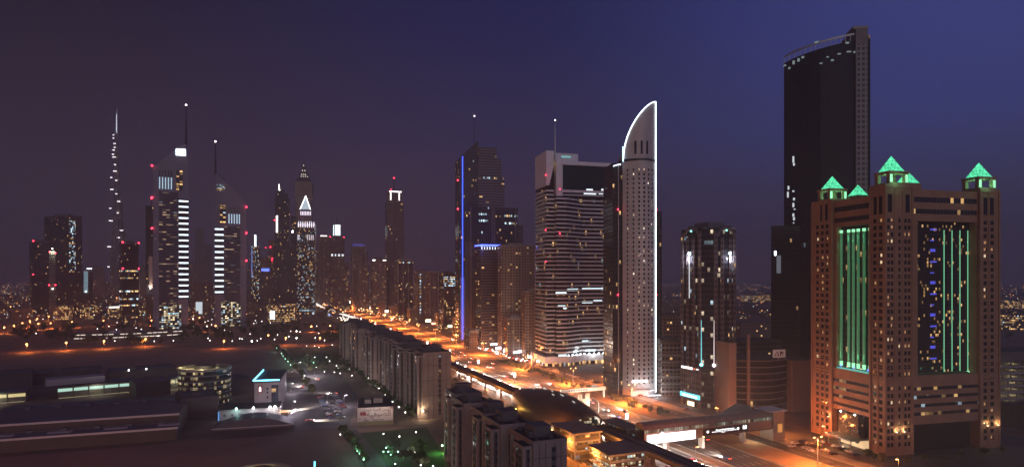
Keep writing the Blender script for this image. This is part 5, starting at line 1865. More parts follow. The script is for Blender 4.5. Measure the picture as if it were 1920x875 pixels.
# nearer end of the first terrace stands at about (-48, 407)
e1 = Vector((-56, 404, 0)) + Vector((CU, SU, 0)) * 9.1
v = e1 - Vector((103.1, 300, 0))
S1A, T1A = v.x * -SU + v.y * CU, v.x * CU + v.y * SU
flats("grey apartment terrace of stepped slabs beside the metro viaduct, its pale gable end lit", S1A, [(33, 0, 0), (32, -4.2, -.6), (28, -1.5, .4)], T1A, 18.3, 41,
      [(-9.5, -.9, 5.5, (1, .75, .45), E_WHT, 2600), (-9.6, 26, 5, (1, .8, .5), E_WHT, 900)], 1)
flats("longer and farther grey apartment terrace behind the first one, ending in the trees", S1A + 101, [(34, -1, 0), (36, -5.5, -.5), (40, -1.5, .3), (38, -6, -.3), (42, -2, 0), (34, -6.5, -.5)], T1A, 18.3, 41,
      [(-11, 222, 36, (.9, .95, 1), E_COOL, 900), (-11.5, 221, 5, (.3, 1, .2), E_GRN, 2600)], 2)
e2 = Vector((7.7, 231, 0)) + Vector((CU, SU, 0)) * 6.8
v = e2 - Vector((103.1, 300, 0))
S2A, T2A = v.x * -SU + v.y * CU, v.x * CU + v.y * SU
flats("lower grey apartment terrace nearest the camera with dark tank-filled roofs", S2A, [(24, 0, 0), (22, -3.2, 1.2)], T2A, 13.6, 29.5, [], 3)
flats("lower grey apartment terrace with a green lamp at its far foot", S2A + 47, [(20, -1, .6), (21, -4, 1.8), (17, -1.8, 2.4)], T2A, 13.6, 29.5,
      [(-10.2, 57.5, 4, (.3, 1, .2), E_GRN, 2200), (-8, 50, 30.5, (.9, .95, 1), E_COOL, 300), (-2, 58.5, 31.5, (.9, .95, 1), E_COOL, 300)], 4)

# ------------------------------------------------------------------ metro viaduct, station shell, station wings, footbridge
VIA = plain("viaduct_concrete", (.20, .18, .17), .8, .2, .15)
SHELL = plain("shell_copper", (.13, .10, .085), .5, .25, .12, metal=.1, spec=.3)


def viaduct(label, s0, s1):
    t = thing("metro_viaduct", label, "viaduct", rp(s0, -36), UR)
    L = s1 - s0
    prof = [(-4.6, 9.3), (-3, 7.3), (3, 7.3), (4.6, 9.3), (4.6, 10.4), (4.3, 10.4), (4.3, 9.6), (-4.3, 9.6), (-4.3, 10.4), (-4.6, 10.4)]
    part("deck", MB().front(prof, 0, L), VIA, t)
    for x in (-2.6, -1.2, 1.2, 2.6):
        part("rail", MB().box(x - .06, x + .06, 0, L, 9.62, 9.8), STEEL, t)
    part("walkway", MB().box(-.5, .5, 0, L, 9.61, 9.9), CONC_D, t)
    n = max(1, int(L / 32))
    for i in range(n):
        y = (i + .5) * L / n
        c = part("column", MB().tube([(0, y, 0), (0, y, 5.6), (0, y, 7.3)], .95, 10), VIA, t)
        part("column_head", MB().box(-2.6, 2.6, y - 1, y + 1, 6.4, 7.29), VIA, c)
    return t


viaduct("dark elevated metro viaduct running along the apartment terraces toward the shell station", 153, 760)
viaduct("dark elevated metro viaduct passing under the footbridge in front of the shell station", -150, 65)
viaduct("far stretch of elevated metro viaduct leading to the small distant station", 1100, 1900)


def shell_station():
    # the copper shell: a lens of roof, high at the spine, its two mouths cut back
    s0, s1 = 66, 152
    L = s1 - s0
    t = thing("metro_station", "bronze clam shell metro station roof over the viaduct beside the highway", "metro station", rp(s0, -40), UR)
    n, m = 20, 14
    mb = MB()
    idx = []
    for i in range(n + 1):
        u = i / n
        y0 = L * u
        half = 6.0 + 11.5 * math.sin(math.pi * (.10 + .80 * u)) ** .8
        top = 13.5 + 7.0 * math.sin(math.pi * (.10 + .82 * u))
        row = []
        for j in range(m + 1):
            a = math.pi * j / m
            x = -math.cos(a) * half
            lift = max(0.0, math.sin(a)) ** .75
            z = 5.5 + (top - 5.5) * lift
            # the ends are swept: the crown reaches further out than the skirts
            y = y0 + (lift - .6) * (9 if i == n else 9 * (2 * u - 1)) * 1.0
            mb.v.append((x, y, z))
            row.append(len(mb.v) - 1)
        idx.append(row)
    for i in range(n):
        for j in range(m):
            mb.face([idx[i][j], idx[i + 1][j], idx[i + 1][j + 1], idx[i][j + 1]][::-1])
    o = part("shell_roof", mb, SHELL, t, smooth=True)
    so_ = o.modifiers.new("thickness", 'SOLIDIFY')
    so_.thickness = .45
    # skylights
    sl_ = glow("skylight_light", (1, .92, .8), .9, False)
    for i, (u, j, ln) in enumerate(((.80, 8, 3), (.72, 8, 2), (.62, 7, 4), (.70, 6, 2), (.52, 7, 2), (.44, 6, 2.5), (.36, 7, 4), (.22, 7, 3), (.86, 7, 2))):
        i0 = int(u * n)
        P = Vector(mb.v[idx[i0][j]])
        Q = Vector(mb.v[idx[i0 + 1][j]])
        d = (Q - P).normalized()
        A = P + Vector((0, 0, .45)) + Vector((.3, 0, .12))
        part("skylight", MB().tube([tuple(A), tuple(A + d * ln)], .22, 5), sl_, t)
    # glazed mouths and the flank windows with their bracing
    gm = facade("station_mouth_glass", (.10, .09, .08), (.05, .06, .055), w=1.6, h=1.6, win=(.1, .9, .1, .9), lit=.55, warm=.5, s=.7, ca=(1, .85, .55), cb=(.75, 1, .9))
    for (i, y) in ((0, 4.0), (n, L - 4.0)):
        ring = [mb.v[k] for k in idx[i]]
        part("mouth_glazing", MB().front([(x * .93, 5.6 + (z - 5.5) * .93) for x, _, z in (ring if i == 0 else ring)][::-1] if False else [(x * .93, 5.6 + (z - 5.5) * .93) for x, _, z in reversed(ring)], y, y + .3), gm, t)
    part("concourse", MB().box(-12.5, 12.5, 6, L - 6, 0, 6.8), [facade("concourse_glass", (.12, .1, .085), (.05, .05, .045), w=1.8, h=2.2, win=(.12, .88, .15, .85), lit=.5, warm=.75, s=.9, ca=(1, .78, .42))], t)
    for i in range(7):
        y = 10 + i * 10
        part("skirt_rib", MB().tube([(-12.6, y, 0), (-15.0, y + 3, 4), (-15.6, y + 6, 8.2)], .25, 6), STEEL, t)
    part("flood_lamp", MB().ball((-17.8, 58, 8.6), .6, n=8, k=5), glow("amber_lens", (1, .6, .1), 20, False), t)
    point(t, (-19.0, 57, 10.2), 2200, (1, .55, .1), .4)
    point(t, (-15, 16, 3), 2600, (1, .8, .5), .5)
    return t


shell_station()


def station_wing(label, s, t0, w, L, h, storeys, seed, glass):
    t = thing("station_building", label, "station building", rp(s, t0), UR)
    part("core", MB().box(-w / 2, w / 2, 0, L, 0, h - .9, 0, tm=1), [glass, ROOF_G], t)
    part("roof_edge", MB().box(-w / 2 - 1.1, w / 2 + 1.1, -1.1, L + 1.1, h - .89, h), [PAVE], t)
    for k in range(1, storeys):
        z = h * k / storeys
        part("floor_band", ring_boxes(MB(), -w / 2 - .35, w / 2 + .35, -.35, L + .35, z - .4, z + .4, .34), CONC, t)
    for x in (-w / 2, w / 2):
        part("corner_post", MB().box(x - .3, x + .3, -.5, -.36, 0, h - .9), CONC, t)
    return t


SG = facade("station_window_glass", (.12, .10, .08), (.05, .055, .05), w=1.5, h=1.55, win=(.1, .9, .12, .88), lit=.5, rowp=.3, rowk=.6, warm=.55, s=1.2, ca=(1, .82, .5), cb=(.8, 1, .9))
SG2 = facade("station_window_dim", (.14, .12, .10), (.04, .045, .045), w=1.5, h=3.4, win=(.1, .9, .2, .7), lit=.3, warm=.4, s=.8)
station_wing("boxy station building with lit gridded windows below the shell, beside the near terrace", 40, -55, 14, 23, 13.5, 3, 1, SG2)
station_wing("brightly windowed station building in front of the boxy one by the bottom edge", 10, -51, 18, 18, 10.5, 3, 2, SG)
station_wing("low flat-roofed ticket hall joining the viaduct to the footbridge", 42, -26.5, 8, 22, 12.5, 2, 3, SG2)
for i, (s, q, pw) in enumerate(((44, -64, 15000), (22, -62, 18000), (68, -62, 14000), (-4, -62, 16000))):
    put(SLO, rp(s, q), UR, f"amber street lamp lighting the station forecourt, {nth(i + 1)} from the shell", "station forecourt lamps", pw * .35, (1, .42, .06), 8.4)


def footbridge():
    t = thing("footbridge", "long enclosed pedestrian bridge crossing the highway from the metro station", "footbridge", rp(36, -27), UR)
    L = 83.0
    w = 4.2
    part("underbeam", MB().box(0, L, -w + .4, w - .4, 6.4, 7.2), CONC_D, t)
    part("lower_cladding", MB().box(0, L, -w, -w + .35, 7.0, 11.6), plain("bridge_cladding", (.26, .19, .16), .5, .15, .3, metal=.2), t)
    part("lower_cladding", MB().box(0, L, w - .35, w, 7.0, 11.6), MATS["bridge_cladding"], t)
    gw = facade("bridge_window_light", (.10, .09, .08), (.06, .06, .05), w=1.3, h=60, win=(.12, .8, 0, 1), lit=.8, warm=.35, s=.62, ca=(1, .85, .55), cb=(.75, .95, .78))
    part("window_band", MB().box(0, L, -w + .05, -w + .3, 11.61, 13.3), gw, t)
    part("window_band", MB().box(0, L, w - .3, w - .05, 11.61, 13.3), gw, t)
    n = 8
    roof = [(-w - .3 + (2 * w + .6) * i / n, 13.31 + 3.3 * math.sin(math.pi * i / n) ** .7) for i in range(n + 1)]
    mb = MB()
    for (y0, z0), (y1, z1) in zip(roof, roof[1:]):
        mb.poly([(0, y0, z0), (L, y0, z0), (L, y1, z1), (0, y1, z1)])
    mb.poly([(0, y, z) for y, z in reversed(roof)])
    mb.poly([(L, y, z) for y, z in roof])
    part("vaulted_roof", mb, plain("bridge_roof", (.28, .215, .18), .5, .2, .3, metal=.3), t)
    for x in (16, 38.5, 66):
        part("pier", MB().box(x - .7, x + .7, -1.6, 1.6, 0, 6.39), CONC, t)
    # the bright advertising hoarding and the dark one beside it
    ad = part("bright_hoarding", MB().box(1.5, 31, -w - .5, -w - .05, 6.4, 10.8), glow("hoarding_white", (1.0, .97, 1.0), 2.4), t)
    part("hoarding_peak", MB().front([(9.0, 10.85), (12.0, 10.85), (10.5, 11.9)], -w - .5, -w - .1), MATS["hoarding_white"], ad)
    dk = part("dark_hoarding", MB().box(36, 65.5, -w - .5, -w - .05, 7.4, 10.9), plain("hoarding_black", (.025, .027, .03), .4, .2, .5), t)
    wl = glow("hoarding_letters", (.95, 1, 1), 1.5, False)
    rnd = random.Random(12)
    x = 41.5
    while x < 57:
        ww = rnd.uniform(.5, 1.6)
        part("sign_letter", MB().box(x, x + ww, -w - .6, -w - .505, 8.55, 9.0), wl, dk)
        x += ww + rnd.uniform(.15, .4)
    x = 44
    while x < 56:
        ww = rnd.uniform(.3, .9)
        z = 9.3 + rnd.uniform(-.1, .15)
        part("sign_letter", MB().box(x, x + ww, -w - .6, -w - .505, z, z + .55), wl, dk)
        x += ww + rnd.uniform(.05, .25)
    part("sign_letter", MB().box(47.5, 50, -w - .6, -w - .505, 7.95, 8.15), wl, dk)
    for x in (38.8, 58.8):
        part("shell_mark", MB().front([(x, 8.3), (x + .9, 9.1), (x + .6, 9.8), (x - .6, 9.8), (x - .9, 9.1)], -w - .6, -w - .505), wl, dk)
    part("logo_mark", MB().front([(62, 8.5), (64.6, 8.5), (64.6, 10.4), (63.8, 10.7), (63.2, 10.1), (62.4, 10.7), (62, 10.3)], -w - .6, -w - .505), wl, dk)
    point(t, (16, -w - 4, 8.5), 2500, (1, .95, 1), 1.5)
    # stair and lift tower at the far end
    part("end_tower", MB().box(L + .02, L + 8, -5, 5, 0, 16, 0, tm=1), [plain("end_tower_wall", (.24, .19, .165), .7, .2, .2), ROOF_G], t)
    part("end_canopy", MB().box(L - 3, L + 9.5, -6, 6, 16.02, 16.6), WHITEP, t)
    part("lit_panel", MB().box(L + 3.2, L + 6.2, -5.25, -5.01, 4.6, 9.2), glow("amber_panel", (1, .42, .06), .55), t)
    part("gabled_link", MB().front([(L - 20, 13.0), (L - 4, 13.0), (L - 7, 18)], 4.4, 15), plain("link_roof", (.28, .22, .18), .6, .2, .2), t)
    part("stair", MB().front([(-2, 0), (2, 0), (2, 7), (-2, 7)], -9, -4.3), STEEL, t)
    part("soffit_lamp", MB().ball((36, -w - .6, 6.9), .3, n=8, k=5), E_SOD, t)
    part("soffit_lamp", MB().ball((70, -2, 6.2), .35, n=8, k=5), E_WHT, t)
    point(t, (70, -2, 5.6), 3500, (1, .7, .4), .4)
    return t


footbridge()

# small far metro station
def far_station():
    p = W(622, 592)
    t = thing("metro_station", "small distant metro station arch beyond the terraces, lit blue at its mouth", "metro station", p, UR)
    mb = MB()
    n, m = 8, 10
    idx = []
    for i in range(n + 1):
        u = i / n
        half, top = 15 - 4 * (2 * u - 1) ** 2, 22 - 6 * (2 * u - 1) ** 2
        row = []
        for j in range(m + 1):
            a = math.pi * j / m
            mb.v.append((-math.cos(a) * half, u * 60, math.sin(a) * top))
            row.append(len(mb.v) - 1)
        idx.append(row)
    for i in range(n):
        for j in range(m):
            mb.face([idx[i][j + 1], idx[i + 1][j + 1], idx[i + 1][j], idx[i][j]])
    part("shell_roof", mb, SHELL, t, smooth=True)
    part("mouth_glazing", MB().front([(-math.cos(math.pi * j / 10) * 10.2, math.sin(math.pi * j / 10) * 14) for j in range(10, -1, -1)], 2, 2.4), [facade("far_mouth_glass", (.1, .1, .1), w=2, h=2, win=(.1, .9, .1, .9), lit=.5, warm=.3, s=1.3, cb=(.45, .6, 1))], t)
    part("mouth_panel", MB().box(-7, -1, 1.2, 1.9, 0, 7), glow("blue_panel", (.35, .5, 1), 1.2), t)
    part("mouth_arch_light", MB().tube([(-math.cos(math.pi * j / 10) * 10.4, .8, math.sin(math.pi * j / 10) * 15.4) for j in range(2, 9)], .45, 6), glow("arch_light", (1, .75, .5), 1.6, False), t)
    point(t, (0, -4, 6), 6000, (1, .8, .6), .5)


far_station()
# brightly lit platform canopies of the far line
for i, (x0, y0, x1, y1, lab) in enumerate(((640, 588, 668, 597, "brightly lit white canopy just in front of the distant station"), (590, 568, 606, 577, "small lit canopy just behind the distant station"))):
    a, b = W(x0, y0, 8), W(x1, y1, 8)
    d = (b - a)
    t = thing("platform_canopy", lab, "canopy", (a.x, a.y, 0), math.atan2(d.y, d.x))
    part("canopy_roof", MB().box(0, d.length, -5, 5, 8, 8.7), glow("canopy_white", (1, .93, .85), 1.6), t)
    for k in range(5):
        part("post", MB().box(d.length * k / 4 - .3, d.length * k / 4 + .3, -.3, .3, 0, 7.99), CONC, t)


# ------------------------------------------------------------------ sign gantry, sign boards on the median side
def gantry():
    t = thing("sign_gantry", "pale overhead sign gantry spanning the far carriageway", "gantry", rp(178, 1.0), UR)
    part("post", MB().box(-.5, .5, -.4, .4, 0, 5.4), WHITEP, t)
    part("post", MB().box(35, 36, -.4, .4, 0, 5.4), WHITEP, t)
    b = part("sign_beam", MB().box(-.8, 36.8, -.6, .6, 5.41, 8.0), plain("gantry_white", (.72, .62, .5), .6, .1, .3), t)
    for i in range(8):
        part("sign_letter", MB().box(5.6 + i * 2.0, 7.0 + i * 2.0, -.68, -.61, 6.1, 7.3), CONC_D, b)


gantry()


def palisade():
    p = rp(153, -8)
    t = thing("construction_hoarding", "stepped orange-lit upright panels fencing a site on the median", "hoarding", p, UR)
    hs = [4.5, 4.5, 4.5, 4.6, 4.6, 4.6, 4.6, 4.8, 8.5, 8.8, 8.8, 5.2, 5.2, 9, 9, 9]
    for i, h in enumerate(hs):
        part("panel", MB().box(i * 1.15, i * 1.15 + .95, -.12, .12, 0, h), plain("hoarding_panel", (.55, .42, .28), .7, .15, .4), t)
    part("rail", MB().box(-.2, 16 * 1.15, .121, .3, 2.6, 3.0), STEEL, t)


palisade()
t = thing("curved_mast", "tall post with a curved top arm beside the orange lit panels", "post", rp(133, 6), UR)
part("post", MB().tube([(0, 0, 0), (0, 0, 5.5), (-.4, 0, 6.8), (-1.4, 0, 7.6), (-4.5, 0, 7.8)], .16, 8), STEEL, t)
part("foot", MB().box(-.4, .4, -.4, .4, 0, .3), CONC, t)
t = thing("road_sign", "small pale road sign board on the verge in front of the banded tower", "road sign", rp(205, 44), UR)
part("board", MB().box(-2.4, 2.4, -.1, .1, 2.6, 4.6), WHITEP, t)
for x in (-1.8, 1.8):
    part("post", MB().tube([(x, .15, 0), (x, .15, 4)], .08, 6), STEEL, t)
t = thing("pylon_sign", "slim dark pylon standing before the banded tower's podium", "pylon", rp(330, 47), UR)
part("pillar", MB().box(-.8, .8, -.5, .5, 0, 15.5), CONC, t)
part("cap", MB().box(-1, 1, -.7, .7, 15.51, 16), STEEL, t)


# ------------------------------------------------------------------ curved office building with two stone end walls
def curved_office():
    d0 = 425
    fr = Front(1440, d=d0, rz=R(12))
    X, Z = fr.X, fr.Z
    t = thing("curved_office", "low office building with a bowed banded glass front between two tall stone end walls", "office building", fr.p, R(12))
    xa, xb = X(1378), X(1480)
    n = 14
    pts = [(xa + (xb - xa) * i / n, -7 * math.sin(math.pi * i / n) + 3) for i in range(n + 1)]
    H = Z(672)
    gl = facade("bowed_glass", (.06, .045, .04), (.020, .016, .016), w=1.6, h=4.2, win=(.05, .95, .06, .95), lit=.006, rowp=.02, rowk=6, warm=.3, s=.6)
    part("bowed_glass_front", MB().prism(pts + [(xb, 30), (xa, 30)], 0, H, 0, tm=1), [gl, ROOF_D], t)
    bd = plain("office_band", (.30, .23, .20), .6, .1, .3)
    z, k = 5.0, 0
    while z < H + 1:
        part("floor_band", MB().prism([(x, y - .7) for x, y in pts] + [(xb + .1, 4), (xa - .1, 4)], z, z + .5, 0, True, True), bd, t)
        z += 4.2
    st = plain("office_stone", (.30, .225, .19), .8, .15, .1)
    part("end_wall", MB().box(X(1364), xa - .12, -2, 28, 0, Z(640), 0, tm=1), [st, ROOF_D], t)
    part("end_wall", MB().box(xb + .12, X(1524), -3, 30, 0, Z(676), 0, tm=1), [st, ROOF_D], t)
    part("mast_fin", MB().box(X(1391), X(1394), -7.6, -5.6, 0, Z(625)), st, t)
    part("rear_block", MB().box(X(1384), X(1520), 31, 52, 0, Z(648), 0, tm=1), [facade("rear_block_windows", (.08, .065, .06), w=2.5, h=3.6, win=(.15, .85, .3, .8), lit=.04, s=1.2), ROOF_D], t)
    part("rear_block", MB().box(X(1386), X(1444), 53, 75, 0, Z(618), 0, tm=1), [MATS["rear_block_windows"], ROOF_D], t)
    sg = part("roof_sign", MB().box(X(1442), X(1465), -4.4, -3.9, H + 1.2, H + 6.4), glow("sign_panel_pale", (1, .55, .5), .16), t)
    red = plain("sign_dark_red", (.10, .012, .012), .6, .1, 1)
    xs = X(1445)
    part("sign_letter", MB().tube([(xs + .6, -4.5, H + 2.2), (xs + .7, -4.5, H + 3.6), (xs + 1.6, -4.5, H + 5.1), (xs + 2.5, -4.5, H + 3.6), (xs + 2.7, -4.5, H + 2.2)], .3, 6), red, sg)
    xs = X(1454)
    part("sign_letter", MB().box(xs + .3, xs + 2.6, -4.6, -4.42, H + 3.7, H + 5.1), red, sg)
    part("sign_letter", MB().box(xs + .3, xs + .9, -4.6, -4.42, H + 2.2, H + 3.69), red, sg)
    part("sign_letter", MB().box(xs + 1.9, xs + 2.6, -4.6, -4.42, H + 2.2, H + 3.0), red, sg)
    part("sign_strut", MB().box(X(1452), X(1454), -3.8, -3.2, H + .01, H + 5), STEEL, t)
    return t


curved_office()


# car park with lit decks at the right edge
def car_park():
    fr = Front(1900, d=400, rz=R(10))
    X, Z = fr.X, fr.Z
    t = thing("car_park", "open multi-storey car park with yellow lit decks beside the brown hotel", "car park", fr.p, R(10))
    x0, x1 = X(1868), X(1990)
    part("back_wall", MB().box(x0, x1, 22, 22.5, 0, 37), CONC, t)
    part("roof_deck", MB().box(x0, x1, 0, 24, 37, 43, 0, tm=1), [CONC_D, ROOF_D], t)
    for k in range(8):
        z = 5 + k * 4
        part("deck", MB().box(x0, x1, 0, 21.9, z, z + 1.3), CONC, t)
        part("deck_lamp", MB().box(x0 + 4 + (k % 3) * 3, x0 + 6 + (k % 3) * 3, 8, 9, z + 3.7, z + 3.95), glow("deck_lamp_light", (1, .82, .42), 14), t)
        part("deck_lamp", MB().box(x0 + 20, x0 + 22, 8, 9, z + 3.7, z + 3.95), MATS["deck_lamp_light"], t)
        for c in range(3):
            xx = x0 + 3 + c * 6 + (k % 2) * 2
            part("column", MB().box(xx, xx + .6, .3, .9, z + 1.31, z + 3.99), CONC, t)
    part("side_wall", MB().box(x0 - .5, x0 - .02, 0, 24, 0, 43), CONC_D, t)
    t2 = thing("low_annex", "low dark annex with a blank wall in front of the lit car park", "building", fr.p + Vector((4, -22, 0)), R(10))
    part("block", MB().box(x0 - 4, x1, 0, 16, 0, 13, 0, tm=1), [CONC_D, ROOF_D], t2)
    part("parapet", ring_boxes(MB(), x0 - 4.2, x1, -.2, 16.2, 13.01, 13.8, .4), CONC_D, t2)


car_park()


# ------------------------------------------------------------------ left foreground: halls, drum office, blue-edged building, shop
def drum_office(label, px, yb, r, h, seed):
    p = W(px, yb)
    p = p + Vector((p.x, p.y, 0)).normalized() * r
    t = thing("drum_office", label, "office building", p, .3)
    n = 32
    ring = lambda q: [(q * math.cos(2 * math.pi * i / n), q * math.sin(2 * math.pi * i / n)) for i in range(n)]
    gl = facade("drum_glass", (.10, .085, .06), (.025, .03, .045), w=1.7, h=3.6, win=(.04, .96, .3, .9), lit=.22, rowp=.3, rowk=1.4, warm=.85, s=.7, ca=(1, .78, .40), clump=.5)
    part("glass_drum", MB().prism(ring(r), 0, h, 0, tm=1), [gl, ROOF_D], t)
    for k in range(6):
        z = h * (k + .2) / 6
        part("floor_band", MB().prism(ring(r + .45), z, z + .6, 0, True, True), plain("drum_band", (.30, .29, .30), .5, .1, .3), t)
    mb = MB()
    R1, R2 = ring(r + .7), ring(r - 1.5)
    for i in range(n):
        j = (i + 1) % n
        mb.prism([R1[i], R1[j], R2[j], R2[i]], h + .01, h + 1.6)
    part("roof_ring", mb, plain("drum_ring", (.42, .38, .28), .6, .1, .3), t)
    part("roof_well_light", MB().prism(ring(r * .55), h + .02, h + .5), glow("roof_well", (1, .80, .35), .35), t)
    part("plant_room", MB().prism(ring(r * .42), h + .51, h + 2.8), CONC_D, t)
    part("inner_ring", MB().prism(ring(r * .72), h + .015, h + .3), plain("drum_ring", (.42, .38, .28)), t)
    point(t, (0, -r * .8, h + 3), 2600, (1, .85, .45), .5)
    point(t, (-r * .8, 0, h + 3), 2200, (1, .85, .45), .5)
    return t


drum_office("round glass office drum with yellow lit floors and a bright roof ring", 384, 764, 17, 24.5, 1)
part_ = drum_office("round office drum of which only the glowing roof rim rises at the bottom edge", 487, 927, 12.5, 4.6, 2)


def blue_led_building():
    fr = Front(500, d=430, rz=R(14))
    X, Z = fr.X, fr.Z
    t = thing("blue_edged_building", "small pale building with a cyan line of light along two roof edges", "building", fr.p, R(14))
    xa, xb = X(477), X(522)
    h = Z(713)
    wl = plain("pale_wall", (.42, .36, .35), .8, .15, .2)
    part("block", MB().box(xa, xb, 0, 52, 0, h - 1.2, 0, tm=1), [wl, ROOF_D], t)
    part("roof_slab", MB().box(xa - .8, xb + .8, -.8, 53, h - 1.19, h - .1), CONC_D, t)
    led = glow("cyan_edge_light", (.12, .66, 1.0), 7)
    part("edge_light", MB().tube([(xa - .7, -.7, h + .4), (xb + .7, -.7, h + .4)], .38, 8), led, t)
    part("edge_light", MB().tube([(xa - .7, -.3, h + .4), (xa - .7, 50, h + .4)], .38, 8), led, t)
    part("glazed_bay", MB().box(X(509), xb + .1, -.3, -.02, 1, h - 3), [facade("dark_bay", (.06, .07, .08), (.03, .035, .05), w=3, h=3, win=(.05, .95, .1, .9), lit=.05, warm=.1, s=.8)], t)
    e = part("emblem", MB().front([(X(485.5), Z(733)), (X(490), Z(733)), (X(490), Z(727)), (X(488.6), Z(723.5)), (X(486.8), Z(723.5)), (X(485.5), Z(727))], -.35, -.02), glow("emblem_pink", (1, .75, .72), 1.8), t)
    part("emblem_frame", MB().box(X(484), X(491.5), -.2, -.01, Z(735), Z(721.5)), plain("emblem_red", (.3, .05, .05), .6, .1, 1), t)
    for (px, y) in ((500, 728), (500, 735), (500, 744)):
        part("small_window", MB().box(X(px), X(px + 3), -.15, -.01, Z(y + 2), Z(y - 2)), GLASS_D, t)


blue_led_building()


def flood_wall():
    fr = Front(466, d=405, rz=R(16))
    X, Z = fr.X, fr.Z
    t = thing("white_hall", "long low white hall whose front wall is washed by floodlights", "hall", fr.p, R(16))
    xa, xb = X(411), X(524)
    h = Z(768, 466)
    part("block", MB().box(xa, xb, 0, 26, 0, h, 0, tm=1), [plain("white_render", (.55, .50, .5), .8, .12, .2), ROOF_D], t)
    part("parapet", MB().box(xa - .3, xb + .3, -.3, .3, h + .01, h + .8), CONC, t)
    part("blue_post", MB().box(xa - .6, xa - .1, -.6, -.1, 0, h), glow("blue_post_light", (.1, .4, 1), .9), t)
    for i in range(7):
        x = xa + (xb - xa) * (i + .7) / 8
        part("window", MB().box(x - .8, x + .8, -.14, -.01, h * .4, h * .66), plain("dim_pane", (.2, .17, .18), .4, .1, 1), t)
    lampm = glow("flood_lens", (.92, .95, 1.0), 18, False)
    for (px, c) in ((444, (.55, 1, .95)), (476, (.85, .9, 1)), (507, (1, .95, 1)), (516, (1, .9, .85))):
        x = X(px)
        part("floodlight", MB().ball((x, -2.0, h + 1.6), .62, n=8, k=6), glow("flood_teal", (.45, 1, .95), 14, False) if px == 444 else lampm, t)
        part("bracket", MB().tube([(x, 0, h + .8), (x, -1.8, h + 1.5)], .07, 5), STEEL, t)
        point(t, (x, -3.2, h + .9), 620, c, .3)
    part("canopy_lit", MB().box(xb + .02, xb + 7, -2, 3, 3.2, 3.7), glow("canopy_orange", (1, .55, .25), 1.2), t)
    part("kiosk", MB().box(xb + 1, xb + 5, 0, 2.5, 0, 3.18), CONC, t)


flood_wall()


def shop_building():
    fr = Front(671, d=386, rz=R(13))
    X, Z = fr.X, fr.Z
    t = thing("advert_building", "flat-roofed shop wrapped in white banners with dark Arabic lettering", "shop", fr.p, R(13))
    xa, xb = X(671), X(737)
    w = xb - xa
    h = Z(764, 671)
    ban = plain("banner_white", (.60, .52, .50), .7, .08, .4)
    part("block", MB().box(xa, xb, 0, 34, 0, h - .4, 0, tm=1), [CONC, ROOF_D], t)
    fb = part("front_banner", MB().box(xa, xb, -.3, -.02, 2.6, h), ban, t)
    sb = part("side_banner", MB().box(xa - .3, xa - .02, -.3, 34, 2.0, h), ban, t)
    part("shop_front", MB().box(xa + .3, xb - .3, -.2, -.03, .1, 2.4), plain("shop_olive", (.26, .22, .13), .6, .1, .4), t)
    ink = plain("banner_ink", (.06, .03, .035), .7, .1, 1)
    redi = plain("banner_red", (.28, .025, .04), .7, .1, 1)

    def text(s, size, x_right, z, m):
        cu = bpy.data.curves.new("t", 'FONT')
        cu.body = s
        cu.size = size
        cu.extrude = .03
        ob = bpy.data.objects.new("t", cu)
        COL.objects.link(ob)
        bpy.context.view_layer.update()
        me = bpy.data.meshes.new_from_object(ob.evaluated_get(bpy.context.evaluated_depsgraph_get()))
        bpy.data.objects.remove(ob)
        if len(me.vertices) == 0:
            return
        xs = [v_.co.x for v_ in me.vertices]
        off = x_right - max(xs)
        for v_ in me.vertices:
            x, y, zz_ = v_.co
            v_.co = (x + off, -.34 - zz_, z + y)
        me.materials.clear()
        me.materials.append(m)
        o = bpy.data.objects.new("lettering", me)
        COL.objects.link(o)
        o.parent = fb
    text("\uFE94\uFEF4\uFED4\uFEF4\uFEBC\uFEDF\uFE8D", h * .42, xb - 1.6, h * .50, ink)
    text("\uFEF2\uFEDC\uFE9F\uFE98\uFEDF\uFE8D \uFE94\uFEE4\uFECC\uFEDF\uFE8D \uFEB2\uFEE4\uFEDF", h * .22, xb - 1.6, h * .80, ink)
    part("red_block", MB().box(xa + 1.3, xa + 2.9, -.4, -.31, h * .58, h * .74), redi, fb)
    part("red_block", MB().box(xa + 3.0, xa + 4.9, -.4, -.31, h * .57, h * .75), redi, fb)
    part("red_corner", MB().front([(xb - 2.0, h - .2), (xb - .2, h - 1.6), (xb - .2, h - .2)], -.4, -.31), redi, fb)
    for (u, z) in ((.04, .34), (.2, .36), (.34, .37), (.41, .37)):
        part("red_dot", MB().box(xa + w * u, xa + w * u + .7, -.4, -.31, h * z, h * z + .7), redi, fb)
    part("side_mark", MB().box(xa - .4, xa - .31, 6, 9, h * .55, h * .75), redi, sb)
    part("side_mark", MB().box(xa - .4, xa - .31, 3, 4.4, h * .55, h * .75), ink, sb)
    x = xa + 3.5
    for i in range(12):
        if i not in (3, 4):
            part("price_letter", MB().box(x, x + .7, -.36, -.31, 2.9, 3.5), ink, fb)
        x += 1.0
    part("roof_unit", MB().box(xa + 4, xa + 8, 14, 20, h - .39, h + 2.2), CONC, t)
    part("roof_unit", MB().box(xa + 9.4, xa + 15, 15, 22, h - .39, h + 2.6), CONC, t)
    point(t, (xa + w * .35, -8, h + 2), 1500, (1, .88, .84), .6)
    point(t, (xb - 3, -7, h + 1), 1100, (1, .75, .62), .6)
    point(t, (xa - 7, 12, h + 1), 2400, (.75, .75, 1), .6)


shop_building()


